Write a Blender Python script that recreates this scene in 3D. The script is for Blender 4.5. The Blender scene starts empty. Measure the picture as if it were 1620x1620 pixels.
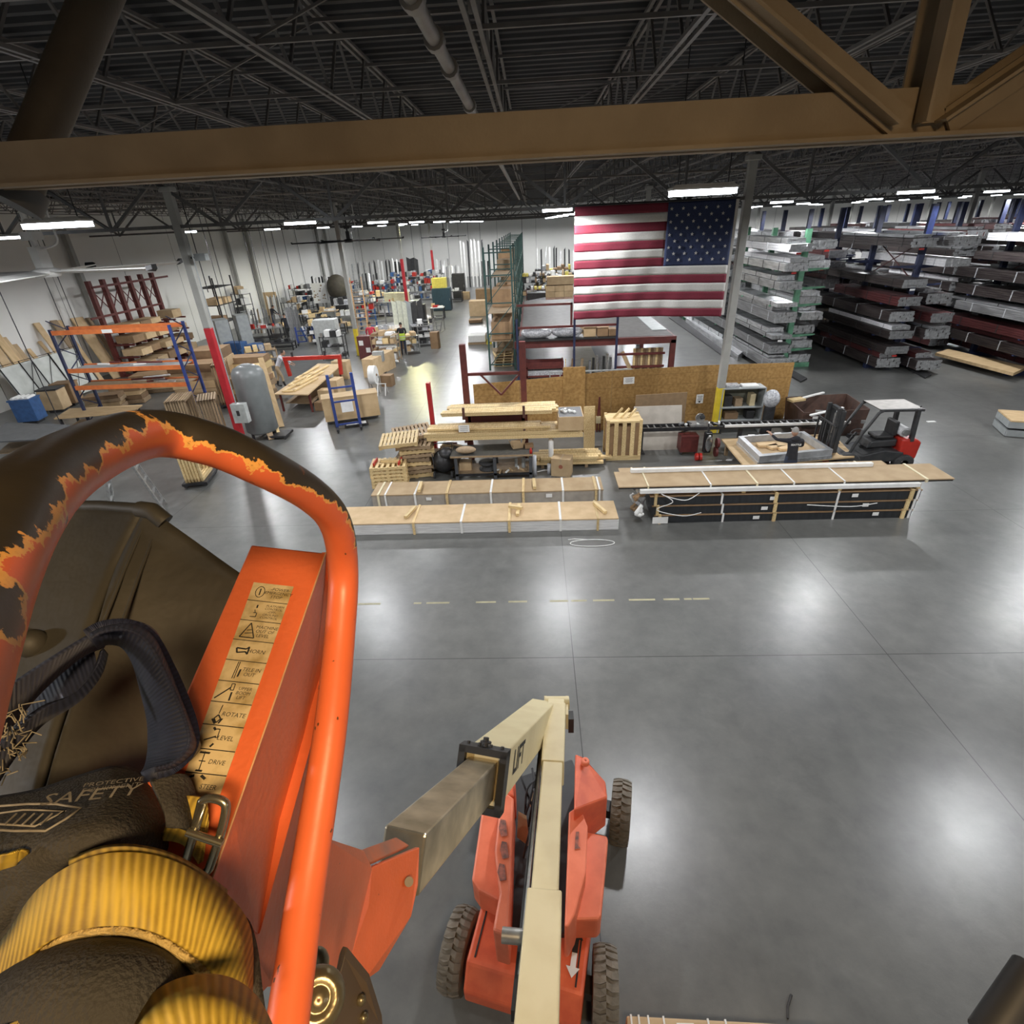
import bpy, bmesh, math, random
from mathutils import Vector as V, Matrix
rnd = random.Random(7)
scn = bpy.context.scene
COL = scn.collection
# ---------------------------------------------------------------- camera
F = 850.0; HC = 7.5
dn = V((78, 1575, F)).normalized(); Yc = V((30, -465, F)).normalized()
Yc = (Yc - dn * Yc.dot(dn)).normalized(); Zc = -dn; Xc = Yc.cross(Zc) * -1
Xc = Yc.cross(Zc)
# rows of R take a world direction to (right, down, forward)
RT = Matrix((Xc, Yc, Zc))            # world = RT @ camdir
CAM = V((0, 0, HC))
def ray(u, v): return RT @ V(((u - 810) / F, (v - 810) / F, 1))
def P(u, v, d): return CAM + ray(u, v) * d          # point seen there at forward depth d
def G(u, v, z=0.0):                                  # point on the level z
    r = ray(u, v); return CAM + r * ((z - HC) / r.z)
def AY(u, v, y): r = ray(u, v); return CAM + r * (y / r.y)
def AX(u, v, x): r = ray(u, v); return CAM + r * (x / r.x)
def ZAT(u, v, y): return AY(u, v, y).z
cd = bpy.data.cameras.new('camera'); cam = bpy.data.objects.new('camera', cd); COL.objects.link(cam)
right = RT @ V((1, 0, 0)); up = RT @ V((0, -1, 0)); back = RT @ V((0, 0, -1))
mw = Matrix((right, up, back)).transposed().to_4x4(); mw.translation = CAM
cam.matrix_world = mw
cd.sensor_width = 36; cd.lens = F / 1620 * 36; cd.clip_start = 0.02; cd.clip_end = 400
scn.camera = cam
# ---------------------------------------------------------------- world, exposure
w = bpy.data.worlds.new('world'); scn.world = w; w.use_nodes = True
w.node_tree.nodes['Background'].inputs[0].default_value = (.75, .85, 1, 1)
w.node_tree.nodes['Background'].inputs[1].default_value = 0.05
scn.view_settings.view_transform = 'Standard'; scn.view_settings.look = 'None'
scn.view_settings.exposure = 0.3; scn.view_settings.gamma = 1
LIGHT_W = 1350.0      # watts of one high bay lamp
# ---------------------------------------------------------------- materials
MATS = {}
def M(name, c=(.5, .5, .5), r=.5, m=0.0, c2=None, sc=6, lo=.35, hi=.65, bump=0.0, st=(1, 1, 1), bsc=None, spec=.5, det=4, emit=0, wave=None, alpha=1, vary=.0):
    if name in MATS: return MATS[name]
    mt = bpy.data.materials.new(name); mt.use_nodes = True; nt = mt.node_tree; N = nt.nodes; L = nt.links
    b = N['Principled BSDF']
    b.inputs['Roughness'].default_value = r; b.inputs['Metallic'].default_value = m
    b.inputs['Specular IOR Level'].default_value = spec
    b.inputs['Base Color'].default_value = (*c, 1)
    if alpha < 1: b.inputs['Alpha'].default_value = alpha
    tc = N.new('ShaderNodeTexCoord'); mp = N.new('ShaderNodeMapping'); mp.inputs['Scale'].default_value = st
    L.new(tc.outputs['Object'], mp.inputs[0])
    if c2 is None: c2 = tuple(x * .8 for x in c)
    if wave:
        tx = N.new('ShaderNodeTexWave'); tx.bands_direction = wave; tx.inputs['Scale'].default_value = sc
        tx.inputs['Distortion'].default_value = 1.0; fac = tx.outputs['Fac']
    else:
        tx = N.new('ShaderNodeTexNoise'); tx.inputs['Scale'].default_value = sc; tx.inputs['Detail'].default_value = det; fac = tx.outputs['Fac']
    L.new(mp.outputs[0], tx.inputs['Vector'])
    cr = N.new('ShaderNodeValToRGB'); e = cr.color_ramp.elements
    e[0].position = lo; e[0].color = (*c, 1); e[1].position = hi; e[1].color = (*c2, 1)
    L.new(fac, cr.inputs[0])
    oi = N.new('ShaderNodeObjectInfo'); mr = N.new('ShaderNodeMapRange'); mr.inputs['To Min'].default_value = 1 - vary; mr.inputs['To Max'].default_value = 1 + vary; L.new(oi.outputs['Random'], mr.inputs['Value'])
    hs = N.new('ShaderNodeHueSaturation'); L.new(mr.outputs[0], hs.inputs['Value']); L.new(cr.outputs[0], hs.inputs['Color']); L.new(hs.outputs[0], b.inputs['Base Color'])
    if bump:
        bp = N.new('ShaderNodeBump'); bp.inputs['Strength'].default_value = bump; bp.inputs['Distance'].default_value = .02
        if bsc:
            t2 = N.new('ShaderNodeTexNoise'); t2.inputs['Scale'].default_value = bsc; L.new(mp.outputs[0], t2.inputs['Vector']); L.new(t2.outputs['Fac'], bp.inputs['Height'])
        else: L.new(fac, bp.inputs['Height'])
        L.new(bp.outputs[0], b.inputs['Normal'])
    if emit:
        b.inputs['Emission Color'].default_value = (*c, 1); b.inputs['Emission Strength'].default_value = emit
    MATS[name] = mt; return mt
STEEL = M('galvanised_steel', (.42, .43, .42), .38, .7, (.3, .3, .3), 12)
ALU = M('mill_aluminium', (.68, .69, .7), .3, .8, (.45, .46, .47), 9, st=(1, .15, 1), vary=.22)
DARKST = M('dark_steel', (.035, .035, .04), .5, .2, (.02, .02, .02))
JOISTM = M('joist_paint', (.20, .19, .18), .6, 0, (.14, .13, .125), 3)
DECKM = M('roof_deck', (.05, .052, .055), .7, 0, (.034, .034, .037), 1.5)
GIRD = M('girder_primer_tan', (.36, .275, .175), .55, 0, (.28, .21, .13), 2.5, bump=.08, bsc=60)
GIRD2 = M('girder_primer_grey', (.12, .115, .11), .6, 0, (.08, .08, .08), 2.5)
COLG = M('column_grey_paint', (.36, .36, .335), .5, 0, (.30, .30, .28), 2)
COLR = M('column_red_paint', (.45, .02, .03), .4, 0, (.36, .015, .02), 3)
COLY = M('column_yellow_paint', (.72, .55, .04), .4, 0, (.6, .45, .03), 3)
WALLM = M('painted_tilt_up_concrete', (.86, .855, .82), .7, 0, (.79, .785, .75), .35, .3, .7, bump=.1, bsc=4)
BLACK = M('black_plastic', (.018, .018, .02), .5, 0, (.03, .03, .03), 5)
RUB = M('rubber', (.03, .03, .032), .75, 0, (.05, .05, .05), 20)
WHITE = M('white_paint', (.8, .8, .78), .45, 0, (.7, .7, .68), 4)
PAPER = M('paper', (.82, .82, .8), .7, 0, (.75, .75, .73), 8)
INK = M('ink', (.02, .02, .02), .7)
CARD = M('cardboard', (.56, .41, .24), .75, 0, (.48, .34, .19), 3, vary=.22)
CARD2 = M('dark_cardboard', (.30, .19, .10), .75, 0, (.24, .15, .08), 3, vary=.22)
PINE = M('pine_wood', (.76, .60, .32), .6, 0, (.56, .39, .18), 3, st=(1, 12, 12), bump=.05, vary=.22)
PINEY = M('pine_wood_lengthwise', (.76, .60, .32), .6, 0, (.56, .39, .18), 3, st=(12, 1, 12), vary=.22)
OLDW = M('weathered_wood', (.36, .26, .16), .7, 0, (.25, .175, .10), 4, st=(2, 8, 8), vary=.22)
PLY = M('plywood', (.60, .43, .24), .65, 0, (.5, .35, .18), 2, st=(1, 4, 1), vary=.22)
ORANGE = M('orange_lift_paint', (.80, .17, .06), .42, 0, (.70, .14, .045), 5, .4, .7)
ORANGE2 = M('faded_orange_lift_paint', (.78, .15, .06), .45, 0, (.66, .11, .045), 6)
RACKO = M('orange_rack_beam', (.68, .19, .05), .5, 0, (.55, .14, .04), 4)
RACKR = M('dark_red_rack_paint', (.135, .028, .024), .5, 0, (.095, .02, .018), 5)
RACKG = M('green_rack_paint', (.035, .085, .075), .5, 0, (.025, .06, .055), 4)
RACKLG = M('light_green_rack_paint', (.12, .30, .18), .5, 0, (.07, .2, .12), 4)
RACKB = M('blue_rack_paint', (.03, .06, .26), .45, 0, (.02, .04, .16), 4)
NAVY = M('navy_rack_paint', (.02, .03, .085), .5, 0, (.015, .02, .05), 4)
CREAM = M('cream_boom_paint', (.66, .57, .34), .45, 0, (.56, .46, .25), 3, .45, .8)
BRONZE = M('dark_bronze_profile', (.075, .062, .058), .35, .3, (.045, .035, .035), 9, st=(1, .1, 1), vary=.22)
GREYP = M('grey_profile', (.27, .27, .275), .35, .3, (.18, .18, .18), 9, st=(1, .1, 1), vary=.22)
MAROON = M('maroon_profile', (.11, .03, .03), .4, .1, (.07, .02, .02), 9, st=(1, .1, 1))
WRAP = M('shrink_wrap', (.52, .53, .55), .2, 0, (.32, .33, .35), 14, .4, .6, bump=.5, bsc=18)
CREAMS = M('cream_strap', (.75, .68, .48), .6, 0, (.68, .6, .4), 5)
GREYM = M('machine_grey', (.34, .36, .36), .45, 0, (.28, .3, .3), 4)
REDP = M('red_plastic', (.5, .03, .02), .4, 0, (.4, .02, .015), 5)
BLUEP = M('blue_plastic', (.04, .11, .28), .45, 0, (.03, .08, .2), 5)
SKIN = M('skin', (.42, .24, .16), .5, 0, (.38, .21, .14), 8)
HAIR = M('hair', (.02, .015, .012), .7)
# ---------------------------------------------------------------- mesh builder
class MB:
    def __init__(s): s.v = []; s.f = []; s.m = []; s.s = []; s.uv = None
    def add(s, vs, fs, mi=0, sm=False):
        o = len(s.v); s.v += [tuple(p) for p in vs]
        for f in fs: s.f.append(tuple(i + o for i in f)); s.m.append(mi); s.s.append(sm)
        return s
    def box(s, c, d, rz=0, mi=0, R=None):
        R = R or Matrix.Rotation(rz, 3, 'Z'); c = V(c); a, b, e = d[0] / 2, d[1] / 2, d[2] / 2
        vs = [c + R @ V((x, y, z)) for z in (-e, e) for y in (-b, b) for x in (-a, a)]
        return s.add(vs, [(0, 2, 3, 1), (4, 5, 7, 6), (0, 1, 5, 4), (2, 6, 7, 3), (0, 4, 6, 2), (1, 3, 7, 5)], mi)
    def bb(s, x0, x1, y0, y1, z0, z1, mi=0): return s.box(((x0 + x1) / 2, (y0 + y1) / 2, (z0 + z1) / 2), (abs(x1 - x0), abs(y1 - y0), abs(z1 - z0)), 0, mi)
    def bar(s, p, q, w, h=None, mi=0, upv=(0, 0, 1)):
        p = V(p); q = V(q); h = h or w; t = q - p; L = t.length
        if L < 1e-6: return s
        t.normalize(); u = V(upv)
        if abs(t.dot(u)) > .98: u = V((1, 0, 0)) if abs(t.x) < .9 else V((0, 1, 0))
        x = t.cross(u).normalized(); z = x.cross(t).normalized()
        vs = [e + x * (a * w / 2) + z * (b * h / 2) for e in (p, q) for b in (-1, 1) for a in (-1, 1)]
        return s.add(vs, [(0, 1, 3, 2), (4, 6, 7, 5), (0, 4, 5, 1), (2, 3, 7, 6), (0, 2, 6, 4), (1, 5, 7, 3)], mi)
    def tube(s, pts, r, n=8, mi=0, cap=True, sm=True, close=False):
        pts = [V(p) for p in pts]; k = len(pts); rs = r if isinstance(r, (list, tuple)) else [r] * k
        vs = []; ref = None
        for i, p in enumerate(pts):
            a = pts[i - 1] if (i or close) else p; b = pts[(i + 1) % k] if (i < k - 1 or close) else p
            t = (b - a).normalized()
            if ref is None: ref = V((0, 0, 1)) if abs(t.z) < .9 else V((1, 0, 0)); x = t.cross(ref).normalized()
            else: x = (x - t * x.dot(t)).normalized()
            y = t.cross(x)
            vs += [p + (x * math.cos(j * 2 * math.pi / n) + y * math.sin(j * 2 * math.pi / n)) * rs[i] for j in range(n)]
        fs = [(i * n + j, i * n + (j + 1) % n, ((i + 1) % k) * n + (j + 1) % n, ((i + 1) % k) * n + j) for i in range(k if close else k - 1) for j in range(n)]
        s.add(vs, fs, mi, sm)
        if cap and not close: s.add([vs[j] for j in range(n)], [tuple(reversed(range(n)))], mi); s.add([vs[(k - 1) * n + j] for j in range(n)], [tuple(range(n))], mi)
        return s
    def cyl(s, p, q, r, n=12, mi=0, r2=None): return s.tube([p, q], [r, r if r2 is None else r2], n, mi)
    def prism(s, pts, vec, mi=0, mi2=None):
        n = len(pts); a = [V(p) for p in pts]; b = [p + V(vec) for p in a]
        nrm = V((0, 0, 0))
        for i in range(n): nrm += a[i].cross(a[(i + 1) % n])
        if nrm.dot(V(vec)) > 0: f0 = tuple(reversed(range(n))); f1 = tuple(range(n, 2 * n)); sd = [(i, (i + 1) % n, n + (i + 1) % n, n + i) for i in range(n)]
        else: f0 = tuple(range(n)); f1 = tuple(reversed(range(n, 2 * n))); sd = [(i, n + i, n + (i + 1) % n, (i + 1) % n) for i in range(n)]
        s.add(a + b, [f0], mi); o = len(s.v) - 2 * n
        s.f.append(tuple(i + o for i in f1)); s.m.append(mi); s.s.append(False)
        for f in sd: s.f.append(tuple(i + o for i in f)); s.m.append(mi if mi2 is None else mi2); s.s.append(False)
        return s
    def lathe(s, c, prof, n=16, mi=0, ax=None):
        R = ax or Matrix.Identity(3); c = V(c); vs = []
        for (r, z) in prof: vs += [c + R @ V((r * math.cos(j * 2 * math.pi / n), r * math.sin(j * 2 * math.pi / n), z)) for j in range(n)]
        fs = [(i * n + j, i * n + (j + 1) % n, (i + 1) * n + (j + 1) % n, (i + 1) * n + j) for i in range(len(prof) - 1) for j in range(n)]
        return s.add(vs, fs, mi, True)
    def sph(s, c, r, n=10, mi=0):
        rr = r if isinstance(r, (tuple, list)) else (r, r, r)
        o = len(s.v); s.lathe((0, 0, 0), [(max(.001, math.sin(a * math.pi / n)), -math.cos(a * math.pi / n)) for a in range(n + 1)], n + 2, mi)
        for i in range(o, len(s.v)): p = s.v[i]; s.v[i] = (c[0] + p[0] * rr[0], c[1] + p[1] * rr[1], c[2] + p[2] * rr[2])
        return s
    def mesh(s, name, mats):
        me = bpy.data.meshes.new(name); me.from_pydata(s.v, [], s.f)
        for m_ in (mats if isinstance(mats, (list, tuple)) else [mats]): me.materials.append(m_)
        me.polygons.foreach_set('material_index', s.m); me.polygons.foreach_set('use_smooth', s.s); me.update()
        return me
    def build(s, name, mats, parent=None, label=None, bev=0):
        o = bpy.data.objects.new(name, s.mesh(name, mats)); COL.objects.link(o)
        if parent is not None: o.parent = parent
        if label: o['label'] = label
        if bev:
            b = o.modifiers.new('bevel', 'BEVEL'); b.width = bev; b.segments = 2; b.limit_method = 'ANGLE'; b.angle_limit = .6
        return o
def tag(o, label, cat, group=None, kind=None):
    o['label'] = label; o['category'] = cat
    if group: o['group'] = group
    if kind: o['kind'] = kind
    return o
def thing(name, label, cat, loc=(0, 0, 0), rz=0, group=None):
    o = bpy.data.objects.new(name, None); o.empty_display_size = .1; COL.objects.link(o)
    o.location = loc; o.rotation_euler = (0, 0, rz); return tag(o, label, cat, group)
def struct(o): o['kind'] = 'structure'; return o
def kids(o): return [c for c in COL.objects if c.parent is o]
KID = {}
def dup(root, loc, rz=None, label=None, group=None, sc=None):
    if root.name not in KID: KID[root.name] = [(c, kids(c)) for c in kids(root)]
    r = root.copy(); COL.objects.link(r); r.location = loc
    if rz is not None: r.rotation_euler = (0, 0, rz)
    if sc: r.scale = sc
    if label: r['label'] = label
    if group: r['group'] = group
    for c, gs in KID[root.name]:
        d = c.copy(); COL.objects.link(d); d.parent = r
        for g in gs: e = g.copy(); COL.objects.link(e); e.parent = d
    return r
def text_mesh(txt, size, align='CENTER', sp=1.0, bold=0.0):
    cu = bpy.data.curves.new('t', 'FONT'); cu.body = txt; cu.size = size; cu.align_x = align; cu.align_y = 'CENTER'; cu.space_line = .95 * sp; cu.offset = bold; cu.resolution_u = 2
    ob = bpy.data.objects.new('t', cu); COL.objects.link(ob)
    dg = bpy.context.evaluated_depsgraph_get(); me = bpy.data.meshes.new_from_object(ob.evaluated_get(dg))
    vs = [v.co.copy() for v in me.vertices]; fs = [tuple(p.vertices) for p in me.polygons]
    bpy.data.objects.remove(ob); bpy.data.curves.remove(cu); bpy.data.meshes.remove(me); return vs, fs
def add_text(mb, txt, size, o, ex, ey, mi=1, align='CENTER', shear=0, bold=0.0, sp=1.0):
    # writing laid on a surface: o centre, ex / ey unit directions of the lines
    vs, fs = text_mesh(txt, size, align, sp, bold); o = V(o); ex = V(ex); ey = V(ey)
    mb.add([o + ex * (p.x + shear * p.y) + ey * p.y for p in vs], fs, mi)

def NW(n):
    a = ['zero', 'one', 'two', 'three', 'four', 'five', 'six', 'seven', 'eight', 'nine', 'ten', 'eleven', 'twelve', 'thirteen', 'fourteen', 'fifteen', 'sixteen', 'seventeen', 'eighteen', 'nineteen']
    return a[n] if n < 20 else ['twenty', 'thirty', 'forty'][n // 10 - 2] + ('-' + a[n % 10] if n % 10 else '')
# ---------------------------------------------------------------- shell
XL, XR, YB, YF, ZD = -27.5, 84.0, 95.0, -14.0, 9.75
def floor_mat():
    mt = bpy.data.materials.new('polished_concrete'); mt.use_nodes = True; nt = mt.node_tree; N = nt.nodes; L = nt.links; b = N['Principled BSDF']
    tc = N.new('ShaderNodeTexCoord'); sx = N.new('ShaderNodeSeparateXYZ'); L.new(tc.outputs['Object'], sx.inputs[0])
    def math_(op, a, b_=None, c_=None):
        n = N.new('ShaderNodeMath'); n.operation = op
        for i, q in enumerate((a, b_, c_)):
            if q is None: continue
            if isinstance(q, (int, float)): n.inputs[i].default_value = q
            else: L.new(q, n.inputs[i])
        return n.outputs[0]
    def noise(sc, det=5, st=(1, 1, 1), rough=.55, dist=0):
        mp = N.new('ShaderNodeMapping'); mp.inputs['Scale'].default_value = st; L.new(tc.outputs['Object'], mp.inputs[0])
        n = N.new('ShaderNodeTexNoise'); n.inputs['Scale'].default_value = sc; n.inputs['Detail'].default_value = det; n.inputs['Roughness'].default_value = rough; n.inputs['Distortion'].default_value = dist
        L.new(mp.outputs[0], n.inputs['Vector']); return n.outputs['Fac']
    def ramp(f, stops):
        r = N.new('ShaderNodeValToRGB'); e = r.color_ramp.elements
        while len(e) < len(stops): e.new(.5)
        for i, (p, c) in enumerate(stops): e[i].position = p; e[i].color = (*c, 1) if isinstance(c, tuple) else (c, c, c, 1)
        L.new(f, r.inputs[0]); return r.outputs[0]
    def mix(f, a, b_, bl='MIX'):
        m = N.new('ShaderNodeMix'); m.data_type = 'RGBA'; m.blend_type = bl
        if isinstance(f, float): m.inputs[0].default_value = f
        else: L.new(f, m.inputs[0])
        for i, q in ((6, a), (7, b_)):
            if isinstance(q, tuple): m.inputs[i].default_value = (*q, 1)
            else: L.new(q, m.inputs[i])
        return m.outputs[2]
    base = ramp(noise(.22, 6, dist=.6), [(.3, (.105, .108, .105)), (.7, (.165, .165, .157))])
    fine = ramp(noise(2.6, 8, rough=.65), [(.3, (.8, .8, .8)), (.7, (1.12, 1.12, 1.1))])
    c = mix(1.0, base, fine, 'MULTIPLY')
    stain = ramp(noise(.9, 7, rough=.7, dist=1.5), [(.55, 0.0), (.85, .22)]); c = mix(stain, c, (.3, .3, .29))
    scuff = ramp(noise(5, 9, (1, .25, 1), .8, 3), [(.70, 0.0), (.76, .22)]); c = mix(scuff, c, (.09, .09, .09))
    def line(ch, off, s):
        a = math_('SUBTRACT', ch, off); a = math_('DIVIDE', a, s); a = math_('FRACT', a); a = math_('SUBTRACT', a, .5); a = math_('ABSOLUTE', a); a = math_('SUBTRACT', .5, a); a = math_('MULTIPLY', a, s)
        return math_('LESS_THAN', a, .008)
    ln = math_('MAXIMUM', line(sx.outputs[0], .62, 5.92), line(sx.outputs[1], 7.88, 5.5))
    lf = math_('MULTIPLY', ln, .92); c = mix(lf, c, (.03, .03, .03)); L.new(c, b.inputs['Base Color'])
    rr = ramp(noise(1.1, 8, rough=.7), [(.25, .27), (.75, .35)]); L.new(rr, b.inputs['Roughness'])
    b.inputs['Specular IOR Level'].default_value = .66
    bp = N.new('ShaderNodeBump'); bp.inputs['Strength'].default_value = .035; bp.inputs['Distance'].default_value = .05
    L.new(noise(14, 6, rough=.7), bp.inputs['Height']); L.new(bp.outputs[0], b.inputs['Normal'])
    return mt
struct(MB().bb(XL, XR, YF, YB, -.2, 0).build('floor', floor_mat()))
def deck_mesh():
    mb = MB(); pts = []; y = YF; k = 0
    while y < YB:
        pts += [(y, ZD), (y + .10, ZD), (y + .14, ZD + .06), (y + .26, ZD + .06)]; y += .30
    vs = [(x, a, z) for x in (XL, XR) for a, z in pts]; n = len(pts)
    mb.add(vs, [(i, i + 1, n + i + 1, n + i) for i in range(n - 1)])
    mb.bb(XL, XR, YF, YB, ZD + .08, ZD + .3); return mb
struct(deck_mesh().build('ceiling', DECKM))
def wall(name, x0, x1, y0, y1, axis):
    mb = MB(); mb.bb(x0, x1, y0, y1, 0, ZD + .1)
    a, b = (y0, y1) if axis == 'y' else (x0, x1); p = a + 4
    while p < b:            # panel joints
        if axis == 'y': mb.bb((x1 if x0 < 0 else x0) - .004, (x1 if x0 < 0 else x0) + .004, p, p + .03, 0, ZD, 1)
        else: mb.bb(p, p + .03, (y0 if y0 > 0 else y1) - .004, (y0 if y0 > 0 else y1) + .004, 0, ZD, 1)
        p += 6.1
    struct(mb.build(name, [WALLM, GIRD2]))
wall('wall_left', XL - .2, XL, YF, YB, 'y'); wall('wall_right', XR, XR + .2, YF, YB, 'y')
wall('wall_back', XL - .2, XR + .2, YB, YB + .2, 'x'); wall('wall_front', XL - .2, XR + .2, YF - .2, YF, 'x')
# ---------------------------------------------------------------- columns
GY = [3.5, 20.0, 36.7, 53.4, 70.0, 86.6]
COLX = [-11.8, 6.9, 25.6, 44.3, 63]
def column(x, y, band, lab):
    t = thing('support_column', lab, 'column', (x, y, 0))
    w_ = .25; zb = {'r': 4.6, 'y': 1.75, 'n': 0, 'R': 5.0}[band]
    mb = MB(); mb.bb(-w_ / 2, w_ / 2, -w_ / 2, w_ / 2, zb, 8.9); mb.bb(-.2, .2, -.2, .2, 8.85, 9.0); mb.build('shaft', COLG, t, bev=.02)
    if zb: MB().bb(-w_ / 2 - .004, w_ / 2 + .004, -w_ / 2 - .004, w_ / 2 + .004, 0, zb).build('painted_base', COLY if band == 'y' else COLR, t, ('yellow' if band == 'y' else 'red') + ' painted lower part', bev=.02)
    MB().bb(-.2, .2, -.2, .2, 0, .02).build('base_plate', DARKST, t)
cb = {(0, 1): ('r', 'grey steel column with tall red base beside the grey tank'), (0, 2): ('y', 'grey steel column with yellow base by the rolling ladder'),
      (0, 3): ('R', 'tall red and grey column behind the cream topped benches'), (0, 4): ('R', 'farthest red and grey column in the left row'),
      (1, 1): ('y', 'grey column with yellow foot standing through the particle board wall')}
for i, x in enumerate(COLX):
    for j, y in enumerate(GY):
        if j == 0 or (i, j) == (0, 5) or (i == 4 and j < 4): continue
        if (i, j) in cb: b_, l_ = cb[(i, j)]
        else: b_ = 'n'; l_ = 'plain grey building column %s, %s girder line from the front' % (['in the left row', 'in the flag row', 'rising among the blue profile racks', 'among the far right racks', 'in the last row on the right'][i], ['', 'first', 'second', 'third', 'fourth', 'last'][j])
        column(x, y, b_, l_)
# ---------------------------------------------------------------- girders
def girder(y, zb, zt, x0, x1, m, ch, step, lab, x_off=0, near=False):
    t = thing('roof_girder', lab, 'girder', (0, y, zb))
    h = zt - zb
    if near:
        mb = MB()   # two angles back to back: vertical legs and flat flange
        for s in (-1, 1): mb.bb(x0, x1, s * .02 - .012 + s * .03, s * .02 + .012 + s * .03, 0, ch); mb.bb(x0, x1, min(s * .03, s * .16), max(s * .03, s * .16), 0, .018)
        mb.build('bottom_chord', m, t)
    else: MB().bb(x0, x1, -.08, .08, 0, ch).build('bottom_chord', m, t)
    MB().bb(x0, x1, -.08, .08, h - ch, h).build('top_chord', m, t)
    x = x0 + x_off; k = 0
    while x < x1 - step:
        mid = x + step
        for a, b in ((x, mid), (x + 2 * step, mid)):
            mb = MB()
            if near:
                for s in (-1, 1): mb.bar((a, s * .055, h), (b + (.12 if a > b else -.12), s * .055, .05), .03, .15, upv=(0, 1, 0)); mb.bar((a, s * .1, h), (b + (.12 if a > b else -.12), s * .1, .05), .13, .02)
            else: mb.bar((a, 0, h), (b, 0, 0), .09)
            mb.build('web_member', m, t)
        mb = MB()
        if near:
            for s in (-1, 1): mb.bb(mid - .05, mid + .05, s * .055 - .01, s * .055 + .01, 0, h); mb.bb(mid - .065, mid + .065, s * .11, s * .13, 0, h)
        else: mb.bar((mid, 0, 0), (mid, 0, h), .07)
        mb.build('web_member', m, t)
        x += 2 * step; k += 1
    return t
ng = thing('roof_girder', 'tan steel roof girder crossing the picture closest to the viewer', 'girder', (0, 3.5, 7.79))
for s_ in (-1, 1):
    mb = MB(); mb.bb(-8.5, 11, s_ * .05 - .012, s_ * .05 + .012, 0, .215); mb.bb(-8.5, 11, min(s_ * .05, s_ * .15), max(s_ * .05, s_ * .15), 0, .018); mb.build('chord_angle', GIRD, ng)
MB().bb(-8.5, 11, -.15, .15, 1.35, 1.55).build('top_chord', GIRD, ng)
def nweb(a, b):
    for s_ in (-1, 1):
        mb = MB(); a_ = V(a) + V((0, s_ * .09, 0)); b_ = V(b) + V((0, s_ * .09, 0)); mb.bar(a_, b_, .13, .018, upv=(0, 1, 0)); mb.bar(a_ + V((.065 * s_, s_ * .05, 0)), b_ + V((.065 * s_, s_ * .05, 0)), .015, .1, upv=(0, 1, 0)); mb.build('web_member', GIRD, ng)
for X0 in (2.0, 6.7):
    nweb((X0 - .1, 0, .06), (X0 - 2.2, 0, 1.4)); nweb((X0 + .03, 0, .06), (X0 - .03, 0, 1.4)); nweb((X0 + .12, 0, .06), (X0 + 2.2, 0, 1.4))
pb = P(190, -90, 3.25); pe = P(28, 300, 3.25)
br = thing('pipe_brace', 'thick round brown brace slanting down at the upper left corner', 'brace', pe)
MB().cyl((0, 0, 0), (pb - pe) * 1.25, .118, 24).build('brace_tube', M('brace_primer', (.10, .078, .055), .6, 0, (.075, .058, .04), 3, bump=.1, bsc=60), br)
MB().cyl((pb - pe) * .02, (pb - pe) * -.06, .15, 24).build('end_collar', GIRD2, br)
for j in range(1, 6):
    girder(GY[j], 7.8, 9.2, XL + .1, 80, GIRD2, .10, 1.9, 'dark steel roof truss on the %s column line' % ['', 'nearest', 'second', 'third', 'fourth', 'farthest'][j])
# joists in depth
def joist_mesh(L_):
    mb = MB(); n = int(L_ / 1.2); d = L_ / n
    for s in (-1, 1): mb.bb(s * .045 - .02, s * .045 + .02, 0, L_, 0, .035); mb.bb(s * .045 - .02, s * .045 + .02, 0, L_, .72, .76)
    for i in range(n): mb.bar((0, i * d, .74), (0, i * d + d / 2, .02), .03); mb.bar((0, i * d + d / 2, .02), (0, i * d + d, .74), .03)
    return mb
ZJ = 8.92
jm = joist_mesh(16.3).mesh('roof_joist', JOISTM)
def joist(x, y, lab, g, k=0):
    lab = lab.replace('JJ', ('%s left of the pipe' % NW(-k)) if k < 0 else ('%s right of the pipe' % NW(k)) if k else 'right beside the pipe')
    o = bpy.data.objects.new('roof_joist', jm); COL.objects.link(o); o.location = (x, y, ZJ); tag(o, lab, 'roof joist', g)
for j, (ya, nx0, nx1) in enumerate([(3.6, -12, 12), (20.1, -14, 20), (36.8, -14, 34), (53.5, -14, 40)]):
    for k in range(nx0, nx1 + 1):
        x = -.43 + 1.93 * k
        if x < XL + .3: continue
        joist(x, ya, 'thin open web roof joist in the %s bay, JJ' % ['nearest', 'second', 'third', 'fourth'][j], 'roof joists of the %s bay' % ['nearest', 'second', 'third', 'fourth'][j], k)
for k in range(-3, 5): joist(-.43 + 1.93 * k, -12.8, 'open web roof joist overhead before the tan girder, JJ', 'roof joists over the lift', k)
for i, y in enumerate([4.6, 5.85, 7.9, 9.9, 12, 14.2, 16.6, 22, 25, 28, 31]):
    mb = MB(); mb.bar((-24, y, ZJ + .02), (24 if y < 20 else 38, y, ZJ + .02), .035); mb.bar((-24, y, ZJ + .68), (24, y, ZJ + .68), .035)
    for k in range(-9, 11):
        if (k + i) % 4 == 0: x = -.43 + 1.93 * k; mb.bar((x, y, ZJ + .02), (x + 1.93, y, ZJ + .68), .02)
    tag(mb.build('joist_bridging', JOISTM), 'thin steel bridging rod crossing the roof joists, %s from the tan girder' % ['first', 'second', 'third', 'fourth', 'fifth', 'sixth', 'seventh', 'eighth', 'ninth', 'tenth', 'eleventh'][i], 'bridging')
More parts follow.
